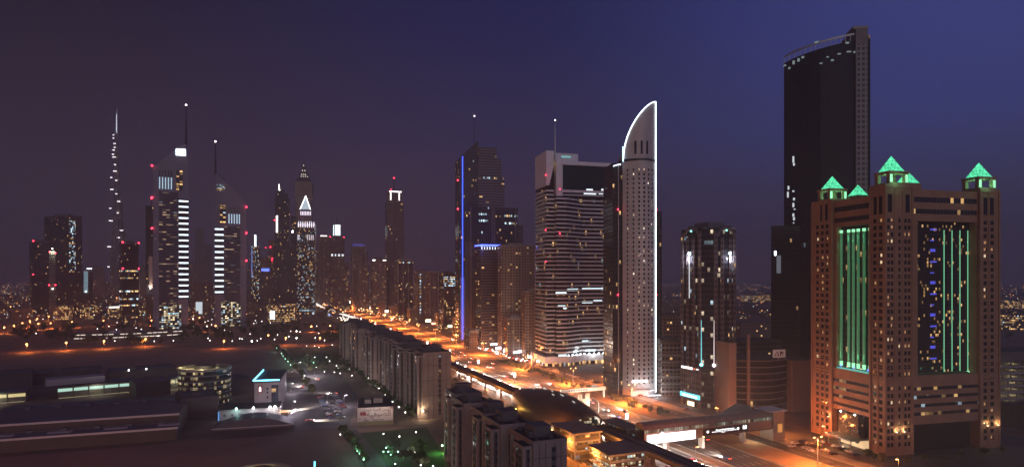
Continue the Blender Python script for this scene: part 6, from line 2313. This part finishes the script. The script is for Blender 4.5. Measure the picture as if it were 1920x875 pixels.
def halls():
    hd = plain("hall_roof", (.11, .11, .15), .6, .2, .05)
    hw = plain("hall_wall", (.09, .075, .08), .8, .2, .1)
    tr = plain("hall_trim", (.62, .55, .55), .6, .1, .3)
    # rows step toward the camera, all along the direction of the front road
    a0, b0 = W(-90, 856), W(332, 824)
    nn = Vector((-(b0 - a0).y, (b0 - a0).x, 0)).normalized()
    rows = [(a0, b0, 15, 7, "nearest long dark exhibition hall with faint rooflights along the front road"),
            (a0 + nn * 15.4, b0 + nn * 15.4 + Vector((-1.5, 0, 0)), 60, 11.5, "deep dark exhibition hall with a pale roof edge behind the nearest one")]
    out = []
    for i, (a, b, dep, h, lab) in enumerate(rows):
        d = b - a
        L = d.length
        t = thing("exhibition_hall", lab, "hall", a, math.atan2(d.y, d.x))
        part("hall_body", MB().box(0, L, 0, dep, 0, h, 0, tm=1), [hw, hd], t)
        part("eaves_trim", MB().box(-.3, L + .3, -.5, -.02, h - .8, h + .3), tr, t)
        part("ridge", MB().front([(0, h + .22), (L, h + .22), (L, h + .7), (0, h + .7)], dep * .8, dep * .8 + .6), hd, t)
        if i == 0:
            for k in range(4):
                part("rooflight", MB().box(12 + k * 26, 23 + k * 26, 6, 10, h + .02, h + .35), plain("rooflight_glass", (.5, .43, .46), .3, .1, .3), t)
        for k in range(6):
            part("roof_vent", MB().box(12 + k * L / 6.5, 15 + k * L / 6.5, dep * .7, dep * .7 + 3, h + .02, h + 1.4), hd, t)
        out.append((t, L, dep, h))
    # lit colonnades beyond
    for (a, b, z0, h, mat, lab, pale) in ((W(107, 748), W(250, 735), 2.6, 8.5, glow("teal_white_strip", (.62, 1.0, .82), .75), "low hall front with a row of greenish lit windows and a pale roof block", True),
                                          (W(-60, 762), W(49, 753), 1.0, 7.5, glow("yellow_strip", (1, .82, .35), .7), "low hall front with yellow lit windows near the edge of the exhibition ground", False),
                                          (W(316, 732), W(342, 730), 4, 9, glow("yellow_strip_2", (1, .82, .35), .55), "short yellow lit link building beside the round office drum", False)):
        d = b - a
        L = d.length
        t = thing("hall_front", lab, "hall", a, math.atan2(d.y, d.x))
        part("hall_body", MB().box(0, L, 0, 24, 0, h, 0, tm=1), [plain("hall_front_wall", (.24, .2, .14), .8, .15, .2), hd], t)
        n = max(2, int(L / 9.4))
        for k in range(n):
            part("lit_window", MB().box(L * k / n + .5, L * (k + 1) / n - .4, -.25, -.02, h - 3.2, h - 1.0), mat, t)
            part("mullion", MB().box(L * k / n + .05, L * k / n + .4, -.4, -.02, 0, h - .4), hw, t)
        part("eaves_trim", MB().box(-.3, L + .3, -.8, 1, h + .01, h + .6), hw, t)
        part("floor_strip_light", MB().box(1, L - 1, -.3, -.02, .5, .8), glow("dim_yellow_strip", (1, .85, .5), .35, False), t)
        if pale:
            part("pale_roof_block", MB().front([(-7, h + .7), (L * .62, h + .7), (L * .62, h + 5.4), (-7, h + 5.4)], 6, 20), plain("pale_roof_panel", (.42, .34, .36), .7, .1, .1), t)
        point(t, (L / 2, -4, h - 1), 900, (.9, 1, .8), 1)
    # dome and dark forehall by the front road
    fr = Front(487, d=383, rz=R(16))
    t = thing("domed_forehall", "low dark barrel-roofed forehall in front of the floodlit white hall", "hall", fr.p, R(16))
    xa, xb = fr.X(398), fr.X(552)
    n = 16
    arc = [(xa + (xb - xa) * i / n, 1.0 + 5.2 * math.sin(math.pi * i / n)) for i in range(n + 1)]
    part("barrel_roof", MB().front([(xa, 0)] + [(xb, 0)] + list(reversed(arc)), -3, 14), hd, t)
    part("roof_rib", MB().front([(xa, .9), (xb, .9), (xb, 1.3), (xa, 1.3)], -3.5, -3.01), tr, t)
    # dim sheds behind
    for i, (x0, y0, x1, y1, h, lab) in enumerate(((-40, 735, 60, 727, 12, "dark shed at the far left of the exhibition ground"), (60, 722, 190, 712, 9, "long dark shed with a flat roof behind the greenish lit hall"),
                                                  (205, 716, 330, 706, 8, "dark shed with two small white lamps on its roof"), (255, 745, 320, 738, 10, "dark square plant shed left of the drum office"),
                                                  (395, 745, 468, 738, 12, "dark shed between the drum office and the blue edged building"), (340, 788, 410, 780, 13, "dark blue-grey block below the drum office"))):
        a, b = W(x0, y0), W(x1, y1)
        d = b - a
        t = thing("exhibition_shed", lab, "shed", a, math.atan2(d.y, d.x))
        part("shed_body", MB().box(0, d.length, 0, 28, 0, h, 0, tm=1), [hw, hd], t)
        part("parapet", ring_boxes(MB(), -.2, d.length + .2, -.2, 28.2, h + .01, h + .7, .4), hw, t)
        part("roof_unit", MB().box(d.length * .3, d.length * .3 + 5, 8, 13, h + .02, h + 2.4), CONC_D, t)
        if i == 2:
            for px in (d.length * .28, d.length * .54):
                part("roof_lamp", MB().ball((px, -1, h + 1.2), .55, n=8, k=5), E_WHT, t)


halls()
t = thing("blue_lit_mast", "thin blue lit mast tip poking up by the bottom edge of the view", "mast", W(590, 915), 0)
part("pole", MB().tube([(0, 0, 0), (0, 0, 2.0)], .12, 6), STEEL, t)
part("blue_tip", MB().tube([(0, 0, 2.0), (0, 0, 11.5)], .3, 8), glow("mast_blue", (.1, .6, 1), 5), t)


# ------------------------------------------------------------------ trees and shrubs
def crown_mesh(name, r, h, n, leaf, seed, m, squash=.75):
    rnd = random.Random(seed)
    mb = MB()
    lobes = [(rnd.uniform(-.45, .45) * r, rnd.uniform(-.45, .45) * r, h + rnd.uniform(-.3, .45) * r, r * rnd.uniform(.45, .75)) for _ in range(7)]
    for i in range(n):
        lx, ly, lz, lr = lobes[i % 7]
        v_ = Vector((rnd.gauss(0, 1), rnd.gauss(0, 1), rnd.gauss(0, 1))).normalized() * lr * rnd.uniform(.55, 1.05)
        c = Vector((lx + v_.x, ly + v_.y, lz + v_.z * squash))
        nrm = (v_.normalized() + Vector((rnd.uniform(-.7, .7), rnd.uniform(-.7, .7), rnd.uniform(-.3, .9)))).normalized()
        a = nrm.orthogonal().normalized()
        b = nrm.cross(a)
        q = rnd.uniform(0, math.pi)
        a, b = a * math.cos(q) + b * math.sin(q), b * math.cos(q) - a * math.sin(q)
        s1, s2 = leaf * rnd.uniform(.6, 1.3), leaf * rnd.uniform(.4, .8)
        mb.poly([c - a * s1, c - b * s2, c + a * s1, c + b * s2 * .9], 0)
    return mb.mesh(name, [m])


def trunk_mb(h, r, seed):
    rnd = random.Random(seed)
    mb = MB().tube([(0, 0, 0), (rnd.uniform(-.1, .1), rnd.uniform(-.1, .1), h * .5), (rnd.uniform(-.3, .3), rnd.uniform(-.3, .3), h)], r, 6, r1=r * .5)
    for k in range(4):
        a = k * 1.6 + rnd.uniform(-.3, .3)
        mb.tube([(0, 0, h * .7), (math.cos(a) * h * .25, math.sin(a) * h * .25, h * 1.05), (math.cos(a) * h * .45, math.sin(a) * h * .45, h * 1.3)], r * .4, 5, r1=r * .15)
    return mb


def tree_proto(seed, r, h, n, leaf, m):
    t = thing("tree", "x", "tree", (0, 0, -500), 0)
    o = bpy.data.objects.new("crown", crown_mesh("crown", r, h, n, leaf, seed, m))
    COL.objects.link(o)
    o.parent = t
    part("trunk", trunk_mb(h * .72, .22, seed), BARK, t)
    return t


TP = [tree_proto(11, 2.9, 4.6, 330, .55, LEAF), tree_proto(12, 3.4, 5.0, 380, .6, LEAF2), tree_proto(13, 2.4, 4.2, 280, .5, LEAF)]
rndT = random.Random(77)


def plant_tree(p, label, group, sc=1.0):
    k = rndT.randrange(3)
    return put(TP[k], (p.x, p.y, 0), rndT.uniform(0, 6.28), label, group, scale=sc * rndT.uniform(.8, 1.25))


# single-mesh trees for the parkland far across the lots
FT = []
for sd in (21, 22, 23):
    mb = MB()
    me = crown_mesh("tree", 5.2, 6.5, 240, 1.0, sd, LEAF)
    tm = trunk_mb(5.5, .35, sd)
    bm = bmesh.new()
    bm.from_mesh(me)
    bm2 = bmesh.new()
    bm2.from_mesh(tm.mesh("t", [BARK]))
    for f in bm2.faces:
        f.material_index = 1
    tmp = bpy.data.meshes.new("t2")
    bm2.to_mesh(tmp)
    bm.from_mesh(tmp)
    bm.to_mesh(me)
    me.materials.append(BARK)
    FT.append(me)


def far_tree(p, label, group):
    o = bpy.data.objects.new("tree", FT[rndT.randrange(3)])
    COL.objects.link(o)
    o.location = (p.x, p.y, 0)
    o.rotation_euler = (0, 0, rndT.uniform(0, 6.28))
    s = rndT.uniform(.7, 1.3)
    o.scale = (s, s, s * rndT.uniform(.85, 1.15))
    return tag(o, label, "tree", group)


G = "dark trees of the park behind the vacant lot"
for i in range(150):
    x = rndT.uniform(20, 640)
    y = rndT.uniform(612, 640)
    if 140 < x < 345 and 622 < y < 640 and rndT.random() < .75:
        y = rndT.choice((rndT.uniform(612, 618), rndT.uniform(642, 650)))
    far_tree(W(x, y), "dark leafy tree in the wide park between the vacant lot and the towers", G)
G = "trees of the palm avenue"
for i in range(22):
    u = i / 21
    px, py = 514 + (588 - 514) * u, 652 + (742 - 652) * u ** 1.25
    plant_tree(W(px + rndT.uniform(-3, 3), py), f"bushy dark tree lining the avenue beside the vacant lot, {nth(i + 1)} from the far end", G, .95)
G = "trees of the garden by the far terrace"
for i in range(34):
    px, py = rndT.uniform(566, 652), rndT.uniform(672, 700)
    plant_tree(W(px, py), "rounded dark tree in the lamplit garden left of the farther apartment terrace", G, .9)
G = "trees along the foot of the terraces"
for i in range(26):
    u = i / 25
    px, py = 655 + (775 - 655) * u, 694 + (786 - 694) * u ** 1.1
    plant_tree(W(px + rndT.uniform(-7, 5), py), f"dark tree at the foot of the grey terraces, {nth(i + 1)} from the far end", G, .95)
G = "trees of the avenue by the bottom edge"
for i in range(12):
    u = i / 11
    plant_tree(W(640 + 46 * u, 812 + 62 * u), f"dark tree lining the short road by the bottom edge, {nth(i + 1)} from its top", G, .9)
G = "trees of the garden by the near terrace"
for i in range(18):
    px, py = rndT.uniform(724, 806), rndT.uniform(842, 880)
    plant_tree(W(px, py), "dark tree in the lamplit garden left of the lower terrace", G, .8)
G = "orange lit trees under the viaduct"
for i in range(12):
    plant_tree(rp(rndT.uniform(150, 330), rndT.uniform(-70, -46)), "tree lit orange from below beside the metro viaduct", G, .9)
G = "trees before the brown hotel"
for i, (px, py) in enumerate([(1640, 866), (1655, 872), (1628, 862), (1700, 874), (1735, 870), (1770, 868), (1800, 862), (1845, 856), (1880, 850), (1610, 838)]):
    plant_tree(W(px, py), f"dark tree at the foot of the brown hotel, {nth(i + 1)} from its porch", G, .75)
G = "trees on the dark ground behind the pale sail tower"
for i in range(26):
    px, py = rndT.choice((rndT.uniform(1238, 1282), rndT.uniform(1384, 1446), rndT.uniform(1876, 1918))), rndT.uniform(568, 650)
    far_tree(W(px, py), "dark tree scattered on the ground behind the pale sail-topped tower and the hotel", G)


def shrub_proto(seed):
    me = crown_mesh("shrub", 1.7, 1.0, 110, .42, seed, LEAF2, .55)
    o = bpy.data.objects.new("shrub", me)
    return me


SH = [shrub_proto(31), shrub_proto(32)]
G = "shrubs in the planted verge"
for i in range(120):
    s = rndT.uniform(110, 400)
    o = bpy.data.objects.new("shrub", SH[i % 2])
    COL.objects.link(o)
    o.location = rp(s, rndT.choice((rndT.uniform(43, 45.5), rndT.uniform(36, 39.8), rndT.uniform(42, 45))))
    o.rotation_euler = (0, 0, rndT.uniform(0, 6))
    k = rndT.uniform(.8, 1.5)
    o.scale = (k, k * 1.3, k)
    tag(o, "low rounded shrub in the planted strip between highway and service road", "shrub", G)

# ------------------------------------------------------------------ garden lamps
GA = "white garden lamps by the farther terrace"
pts = [(575, 648), (598, 650), (623, 646), (590, 669), (601, 668), (612, 669), (608, 696), (631, 685), (634, 690), (655, 691), (666, 682), (672, 693), (679, 698), (691, 708),
       (698, 716), (710, 727), (722, 739), (736, 752), (644, 676), (627, 697), (618, 676), (748, 762), (760, 772), (660, 703), (590, 648), (704, 722), (638, 699), (650, 668)]
for i, (px, py) in enumerate(pts):
    p = W(px, py, 4.4)
    put(GLW, (p.x, p.y, 0), 0, f"white globe lamp among the trees left of the farther grey terrace, {nth(i + 1)} of the garden", GA, 260 if i % 2 == 0 else 0, (.95, 1, .85), 5.3)
GB = "greenish lamps along the avenue"
pts = [(528, 662), (531, 667), (535, 672), (540, 677), (545, 683), (576, 665), (579, 671), (583, 676), (588, 679), (519, 652)]
for i, (px, py) in enumerate(pts):
    p = W(px, py, 4.4)
    put(GLG, (p.x, p.y, 0), 0, f"greenish globe lamp along the tree-lined avenue, {nth(i + 1)} of the string", GB, 600, (.35, 1, .7), 5.3)
GC = "lamps of the gardens by the bottom edge"
pts = [(719, 810), (749, 815), (780, 807), (638, 811), (654, 813), (662, 829), (666, 836), (670, 842), (674, 848), (682, 858), (724, 836), (719, 843), (728, 843), (733, 849), (746, 843), (765, 841),
       (778, 844), (791, 862), (789, 868), (812, 870), (741, 866)]
for i, (px, py) in enumerate(pts):
    p = W(px, py, 4.4)
    put(GLG if 4 < i < 15 else GLW, (p.x, p.y, 0), 0, f"small globe lamp in the gardens left of the lower terrace, {nth(i + 1)} from the front road", GC, 380 if i % 2 else 200,
        (.35, 1, .7) if 4 < i < 15 else (.95, 1, .85), 5.3, scale=.85)
GD = "white lamps of the forecourt"
for i, (px, py, pw) in enumerate([(545, 733, 5500), (568, 717, 5500), (590, 700, 4000), (549, 770, 3000), (614, 752, 120), (646, 757, 120), (560, 690, 2000)]):
    p = W(px, py + 4)
    put(SLW, (p.x, p.y, 0), .4, f"white street lamp over the forecourt and avenue, {nth(i + 1)} of seven", GD, pw, (.95, .82, 1), 7.4)
G3 = "white lamps scattered in the park"
rl3 = random.Random(9)
for i in range(70):
    px, py = rl3.choice((rl3.uniform(350, 520), rl3.uniform(210, 300), rl3.uniform(60, 345), rl3.uniform(400, 640))), rl3.uniform(596, 640)
    lamp_px(FLS, px, py, 6, "small white lamp twinkling among the dark park trees before the twin towers", G3, 0, cat="park lamp")

for i, (px, py) in enumerate([(-40, 930), (170, 955), (380, 960), (590, 985)]):  # unseen lamps below the view, added to light the sand orange
    p = W(px, py)
    put(SLO, (p.x, p.y, 0), .3, f"unseen orange street lamp by the sand lot below the exhibition halls, {nth(i + 1)} of four", "unseen sand lot lamps", 9000, (1, .33, .07), 8.4)

# ------------------------------------------------------------------ cars
PAINTS = {"white": (.7, .7, .7), "silver": (.42, .43, .45), "black": (.02, .02, .022), "navy": (.03, .05, .12), "red": (.3, .03, .03), "beige": (.45, .38, .28)}


def car_paint(n):
    if "car_" + n not in MATS:
        m, t, p = new_mat("car_" + n)
        p.inputs['Base Color'].default_value = c4(PAINTS[n])
        p.inputs['Roughness'].default_value = .3
        p.inputs['Coat Weight'].default_value = .6
        MATS["car_" + n] = m
    return MATS["car_" + n]


def car_body():
    prof = [(-2.25, .45), (2.25, .45), (2.28, .75), (2.1, .92), (1.15, 1.02), (.45, 1.44), (-1.05, 1.46), (-1.75, 1.08), (-2.25, 1.0)]
    return MB().front(prof, -.86, .86)


TYRE = plain("tyre", (.02, .02, .02), .9, .2, 3)
CARG = plain("car_glass", (.012, .014, .018), .05, .2, 3)
E_HEADOFF = plain("headlamp_off", (.5, .5, .5), .2, .1, 3)
E_TAILOFF = plain("taillamp_off", (.25, .02, .02), .3, .1, 3)


def car_proto(colour, lights):
    t = thing("car", "x", "car", (0, 0, -500), 0)
    part("body", car_body(), car_paint(colour), t)
    part("cabin_glass", MB().front([(1.0, 1.06), (.42, 1.38), (-1.02, 1.40), (-1.6, 1.08)][::-1], -.875, .875), CARG, t)
    for x in (-1.38, 1.38):
        for y in (-.8, .8):
            part("wheel", MB().tube([(x, y - .11, .33), (x, y + .11, .33)], .33, 12), TYRE, t)
    for y in (-.62, .62):
        part("headlight", MB().box(2.2, 2.34, y - .2, y + .2, .62, .84), E_HEAD if lights else E_HEADOFF, t)
        part("taillight", MB().box(-2.32, -2.2, y - .2, y + .2, .74, .95), E_TAIL if lights else E_TAILOFF, t)
    return t


CARS = {(n, l): car_proto(n, l) for n in PAINTS for l in (0, 1)}


def far_car(colour):
    mb = car_body()
    for x in (-1.38, 1.38):
        mb.tube([(x, -.88, .33), (x, .88, .33)], .33, 8, m=1)
    mb.box(2.2, 2.42, -.8, -.35, .6, .95, 2)
    mb.box(2.2, 2.42, .35, .8, .6, .95, 2)
    mb.box(-2.4, -2.2, -.8, -.35, .7, 1.0, 3)
    mb.box(-2.4, -2.2, .35, .8, .7, 1.0, 3)
    return mb.mesh("car", [car_paint(colour), TYRE, E_HEAD, E_TAIL])


FC = {n: far_car(n) for n in PAINTS}
rc = random.Random(41)
far_traffic = []
names = list(PAINTS)
lanes = [(-27.4, -1), (-23.8, -1), (-20.1, -1), (-16.4, -1), (-12.7, -1), (-9, -1), (5, 1), (8.7, 1), (12.4, 1), (16, 1), (19.8, 1), (23.4, 1)]
lane_word = ["lane hugging the viaduct", "second lane from the viaduct", "third lane from the viaduct", "third lane from the median", "second lane from the median", "lane beside the median"]
lane_word2 = ["lane beside the median", "second lane from the median", "third lane from the median", "third lane from the verge", "second lane from the verge", "lane beside the verge"]
BEAM = bpy.data.lights.new("headlight_beam", 'SPOT')
BEAM.energy = 70000
BEAM.color = (1, .80, .68)
BEAM.spot_size = R(75)
BEAM.spot_blend = .8
BEAM.shadow_soft_size = .2


def headlight_beam(o):
    b = bpy.data.objects.new("headlight_beam", BEAM)
    COL.objects.link(b)
    b.parent = o
    b.location = (2.6, 0, 1.0)
    b.rotation_euler = Vector((1, 0, -.30)).to_track_quat('-Z', 'Y').to_euler()


for li, (t_, dr) in enumerate(lanes):
    s = rc.uniform(-40, -10)
    k = 0
    while s < 1150:
        gap = rc.uniform(13, 36) if dr < 0 else rc.uniform(45, 130)
        s += gap * (1 + s / 900)
        if 30 < s < 42:
            continue
        if li < 2 and 70 < s < 148:
            continue
        col = rc.choice(names + ["white", "white", "silver"])
        k += 1
        lab = (f"{col} car, headlights on, in the {lane_word[li]}, {nth(k)} past the footbridge" if dr < 0 else
               f"{col} car, tail lights lit, far {lane_word2[li - 6]}, {nth(k)} past the footbridge")
        grp = "cars coming along the near carriageway" if dr < 0 else "cars leaving along the far carriageway"
        rz = UR + math.pi / 2 if dr > 0 else UR - math.pi / 2
        if s < 330:
            o = put(CARS[(col, 1)], rp(s, t_ + rc.uniform(-.4, .4), .055), rz, lab, grp)
            if dr < 0:
                headlight_beam(o)
        elif s > (560 if dr < 0 else 900):
            far_traffic.append((s, t_ + rc.uniform(-.4, .4), rz, col))
        else:
            o = bpy.data.objects.new("car", FC[col])
            COL.objects.link(o)
            o.location = rp(s, t_ + rc.uniform(-.4, .4), .055)
            o.rotation_euler = (0, 0, rz)
            tag(o, lab, "car", grp)
            if dr < 0 and s < 620 and k % 2:
                headlight_beam(o)

# past the nearest cars the queue of traffic reads as one stream
fb = MB()
tm_ = [car_paint("silver"), TYRE, E_HEAD, E_TAIL]
for s, t_, rz, col in far_traffic:
    q = car_body()
    q.box(2.2, 2.42, -.8, -.35, .6, .95, 2)
    q.box(2.2, 2.42, .35, .8, .6, .95, 2)
    q.box(-2.4, -2.2, -.8, -.35, .7, 1.0, 3)
    q.box(-2.4, -2.2, .35, .8, .7, 1.0, 3)
    q.xf(Matrix.Translation(rp(s, t_, .055)) @ Matrix.Rotation(rz, 4, 'Z'))
    o_ = len(fb.v)
    fb.v += q.v
    for f, u, m_ in zip(q.f, q.uv, q.mi):
        fb.face([i + o_ for i in f], u, m_)
structure("distant_traffic", fb, tm_, kind='stuff')

# parked cars
k = 0
for row, (px0, py0, px1, py1, n) in enumerate([(598, 742, 622, 785, 12), (628, 742, 652, 772, 9), (612, 740, 640, 784, 10)]):
    a, b = W(px0, py0), W(px1, py1)
    d = (b - a)
    ang = math.atan2(d.y, d.x)
    for i in range(n):
        if rc.random() < .15:
            continue
        k += 1
        p = a + d * (i / (n - 1))
        c = rc.choice(("black", "navy", "silver", "black", "red", "beige"))
        put(CARS[(c, 0)], (p.x, p.y, .045), ang + math.pi / 2 + rc.uniform(-.06, .06), f"{c} car parked unlit in the lot left of the banner-wrapped shop, {nth(k)} of the lot", "cars parked beside the banner-wrapped shop")
k = 0
for row, t_ in enumerate((60.5, 64)):
    s = 110 if row else 240
    while s < 640:
        s += rc.uniform(4.5, 12)
        if row == 1 and s < 330 and rc.random() < .6:
            continue
        k += 1
        c = rc.choice(names)
        if s < 380:
            put(CARS[(c, 0)], rp(s, t_ + rc.uniform(-.3, .3), .065), UR + rc.uniform(-.1, .1) + rc.choice((0, math.pi)), f"{c} car parked nose-in before the shop blocks, {nth(k)} from the sail-topped tower", "cars parked along the service road")
        else:
            lit = rc.random() < .4
            o = bpy.data.objects.new("car", FC[c])
            COL.objects.link(o)
            o.location = rp(s, t_ + rc.uniform(-.3, .3), .065)
            o.rotation_euler = (0, 0, UR + rc.choice((0, math.pi)))
            tag(o, f"{c} car parked before the shop blocks, {nth(k)} from the sail-topped tower", "car", "cars parked along the service road")
for i, (px, py, c) in enumerate([(1490, 832, "white"), (1500, 836, "black"), (1510, 841, "silver"), (1520, 846, "white"), (1505, 828, "navy"), (1516, 833, "beige"), (1530, 838, "black"), (1540, 830, "silver"),
                                 (1552, 834, "red"), (1566, 838, "white"), (1580, 842, "black"), (1592, 848, "silver"), (1604, 853, "navy"), (1548, 846, "white"), (1562, 852, "black"), (1484, 838, "silver")]):
    p = W(px, py)
    put(CARS[(c, 0)], (p.x, p.y, .045), R(14) + rc.choice((0, 1.57)) + rc.uniform(-.1, .1), f"{c} car parked in front of the brown hotel, {nth(i + 1)} counting toward its porch", "cars parked before the brown hotel")
for i, (px, py, c, rz) in enumerate([(596, 712, "white", 2.0), (556, 770, "silver", 1.2), (581, 789, "red", .3), (566, 726, "black", 2.1), (540, 776, "white", 1.4), (627, 738, "silver", 2.7)]):
    p = W(px, py)
    put(CARS[(c, 1)], (p.x, p.y, .07), rz, f"{c} car with its lights on driving through the lamplit forecourt, {nth(i + 1)} of six", "cars driving through the forecourt")

# bright shop signs at the foot of the roadside towers
for i, (px, py, z, w_, h_, col, word) in enumerate([(726, 583, 9, 14, 5, (1, .9, .75), "warm white"), (655, 566, 9, 14, 5, (1, .85, .6), "warm"), (700, 577, 8, 20, 3, (1, .95, .95), "white"), (765, 588, 8, 12, 3, (1, .3, .15), "red"),
                                                   (803, 601, 8, 10, 5, (1, .75, .4), "amber"), (818, 606, 7, 18, 3, (1, .12, .08), "red"), (938, 652, 6, 12, 3, (.85, .85, 1), "bluish white"), (951, 657, 5, 10, 3, (.8, .8, 1), "pale blue"),
                                                   (979, 658, 6, 11, 2.4, (1, .85, .9), "pinkish white"), (968, 660, 5, 7, 2, (.7, .75, 1), "blue"), (926, 645, 6, 9, 2, (.95, .95, 1), "small white"), (845, 611, 8, 10, 2.4, (.7, 1, .5), "green"),
                                                   (640, 560, 9, 16, 5, (1, .8, .5), "amber"), (677, 572, 8, 10, 4, (1, .7, .4), "orange"), (741, 588, 7, 9, 3, (1, .9, .8), "cream"), (996, 668, 5, 8, 2, (1, .9, .85), "cream"), (1012, 676, 4, 8, 2, (1, .6, .4), "orange")]):
    p = W(px, py, z)
    t = thing("shop_sign", f"{word} lit shop sign over the service road, {nth(i + 1)} of the shop fronts", "shop sign", (p.x, p.y, 0), UR + R(8), "lit shop signs along the service road")
    part("sign_box", MB().box(-w_ / 2, w_ / 2, -.4, .4, z - h_ / 2, z + h_ / 2), glow("shop_sign_" + word.replace(" ", "_"), col, 5 if p.y < 900 else 8), t)
    part("post", MB().box(-.25, .25, -.2, .2, 0, z - h_ / 2 - .01), STEEL, t)

# blocks on the darker ground behind the sail tower and the granite tower
for i, (a, b, c, yb, yt, lab, m) in enumerate([(1236, 1240, 1284, 742, 640, "open decked block with dim lit floors behind the pale sail-topped tower", F_DIM), (1240, 1244, 1282, 690, 592, "dark low block behind the decked one", F_DIM),
                                               (1384, 1388, 1446, 640, 606, "dark brown block between the granite tower and the dark glass wing", F_DIM), (1236, 1240, 1284, 585, 566, "low dim shed on the far side of the dark field", F_DIM),
                                               (1388, 1392, 1446, 566, 553, "low block with a bright strip on the far side of the dark field", F_LOW), (1876, 1880, 1960, 618, 590, "low pale block beyond the lit car park", F_LOW),
                                               (1872, 1876, 1960, 580, 562, "long low block with lit windows far beyond the car park", F_LOW)]):
    t = box_tower("low_block", lab, a, b, c, yb, yt, m, math.atan2((960 - b) / FPX, 1) + .25, CONC_D, seed=200 + i, cat="building", L=22, ph=2.5, plant=.3)
    x0, x1, y0, y1, h, d = t['_dims']
    if i == 0:
        for k in range(7):
            part("deck_band", MB().box(x0 - .3, x1 + .3, y0 - .5, y0 - .02, 3 + k * h / 7.5, 4.2 + k * h / 7.5), CONC, t)

# ------------------------------------------------------------------ the low city out to the horizon
rd = random.Random(99)
mb = MB()
n = 0
while n < 1500:
    d = 1350 * math.exp(rd.uniform(0, 1.85))
    px = rd.uniform(-40, 1960)
    x = (px - CX) / FPX * d
    tt = (x - 103.1) * CU + (d - 300) * SU
    if -120 < tt < 150 and d < 4500:
        continue
    if d < 1900 and 0 < px < 600 and rd.random() < .6:
        continue
    w_, l_ = rd.uniform(8, 34), rd.uniform(8, 24)
    h_ = rd.choice((4, 5, 6, 8, 10, 12, 15)) * rd.uniform(.8, 1.3) * (1.6 if px < 700 and rd.random() < .2 else 1)
    st = len(mb.v)
    mb.box(-w_ / 2, w_ / 2, -l_ / 2, l_ / 2, 0, h_, rd.randrange(2), tm=2)
    mb.xf(Matrix.Translation((x, d, 0)) @ Matrix.Rotation(rd.uniform(-.5, .9), 4, 'Z'), st)
    n += 1
F_C1 = facade("low_city_walls", (.14, .105, .085), w=4.0, h=3.6, win=(.2, .75, .25, .8), lit=.12, warm=.75, s=1.5)
F_C2 = facade("low_city_walls_dark", (.085, .07, .065), w=5.0, h=4.0, win=(.1, .85, .25, .8), lit=.05, warm=.6, s=1.3)
structure("low_city", mb, [F_C1, F_C2, ROOF_D], kind='stuff')
lm = MB()
n = 0
while n < 2900:
    d = 1250 * math.exp(rd.uniform(0, 1.95) ** .9)
    px = rd.uniform(-20, 1940) if n < 2100 else rd.uniform(-20, 600)
    x = (px - CX) / FPX * d
    tt = (x - 103.1) * CU + (d - 300) * SU
    if -90 < tt < 70 and d < 2500:
        continue
    r = (.25 + .0003 * d) * rd.uniform(.5, 1.25)
    lm.ball((x, d, rd.uniform(6, 14)), r, rd.choice((0, 0, 0, 1, 1, 2)), 5, 3)
    n += 1
# lamps lining the far reach of the highway
for i in range(340):
    s = rd.uniform(850, 3000)
    t_ = rd.choice((rd.uniform(40, 75), rd.uniform(45, 70), -2, -34))
    p = rp(s, t_, rd.uniform(6, 13))
    lm.ball(p, rd.uniform(.7, 1.5), rd.choice((0, 0, 0, 1)), 5, 3)
structure("city_lights", lm, [glow("city_light_orange", (1, .38, .11), 4.5, False), glow("city_light_white", (1, .82, .62), 3.5, False), glow("city_light_cool", (.7, .95, 1), 2.5, False)], kind='stuff')
# what those far streets pour on to the roads and walls around them
t = None


# ------------------------------------------------------------------ the air
if HAZE > 0:
    hz = MB().box(-9100, 9100, -400, 12100, -1, 900)
    m, nt_, p_ = new_mat("haze_air")
    nt_.nodes.remove(p_)
    out = nt_.nodes['Material Output']
    pv = nt_.nodes.new('ShaderNodeVolumePrincipled')
    pv.inputs['Color'].default_value = (.88, .80, .80, 1)
    pv.inputs['Density'].default_value = HAZE
    pv.inputs['Anisotropy'].default_value = .2
    nt_.links.new(pv.outputs[0], out.inputs['Volume'])
    structure("haze", hz, m, kind='stuff')

# prototypes that were never put in place
for o in [o for o in COL.objects if o.parent is None and o.location.z < -100]:
    for c in list(o.children_recursive):
        bpy.data.objects.remove(c)
    bpy.data.objects.remove(o)
for o in COL.objects:
    if '_dims' in o.keys():
        del o['_dims']
for o in COL.objects:
    if o.parent is None and o.get("label") and len(o["label"].replace(",", " ").split()) > 16:
        print("LONG", o["label"])
print("objects", len(COL.objects), "lights", len([o for o in COL.objects if o.type == 'LIGHT']))
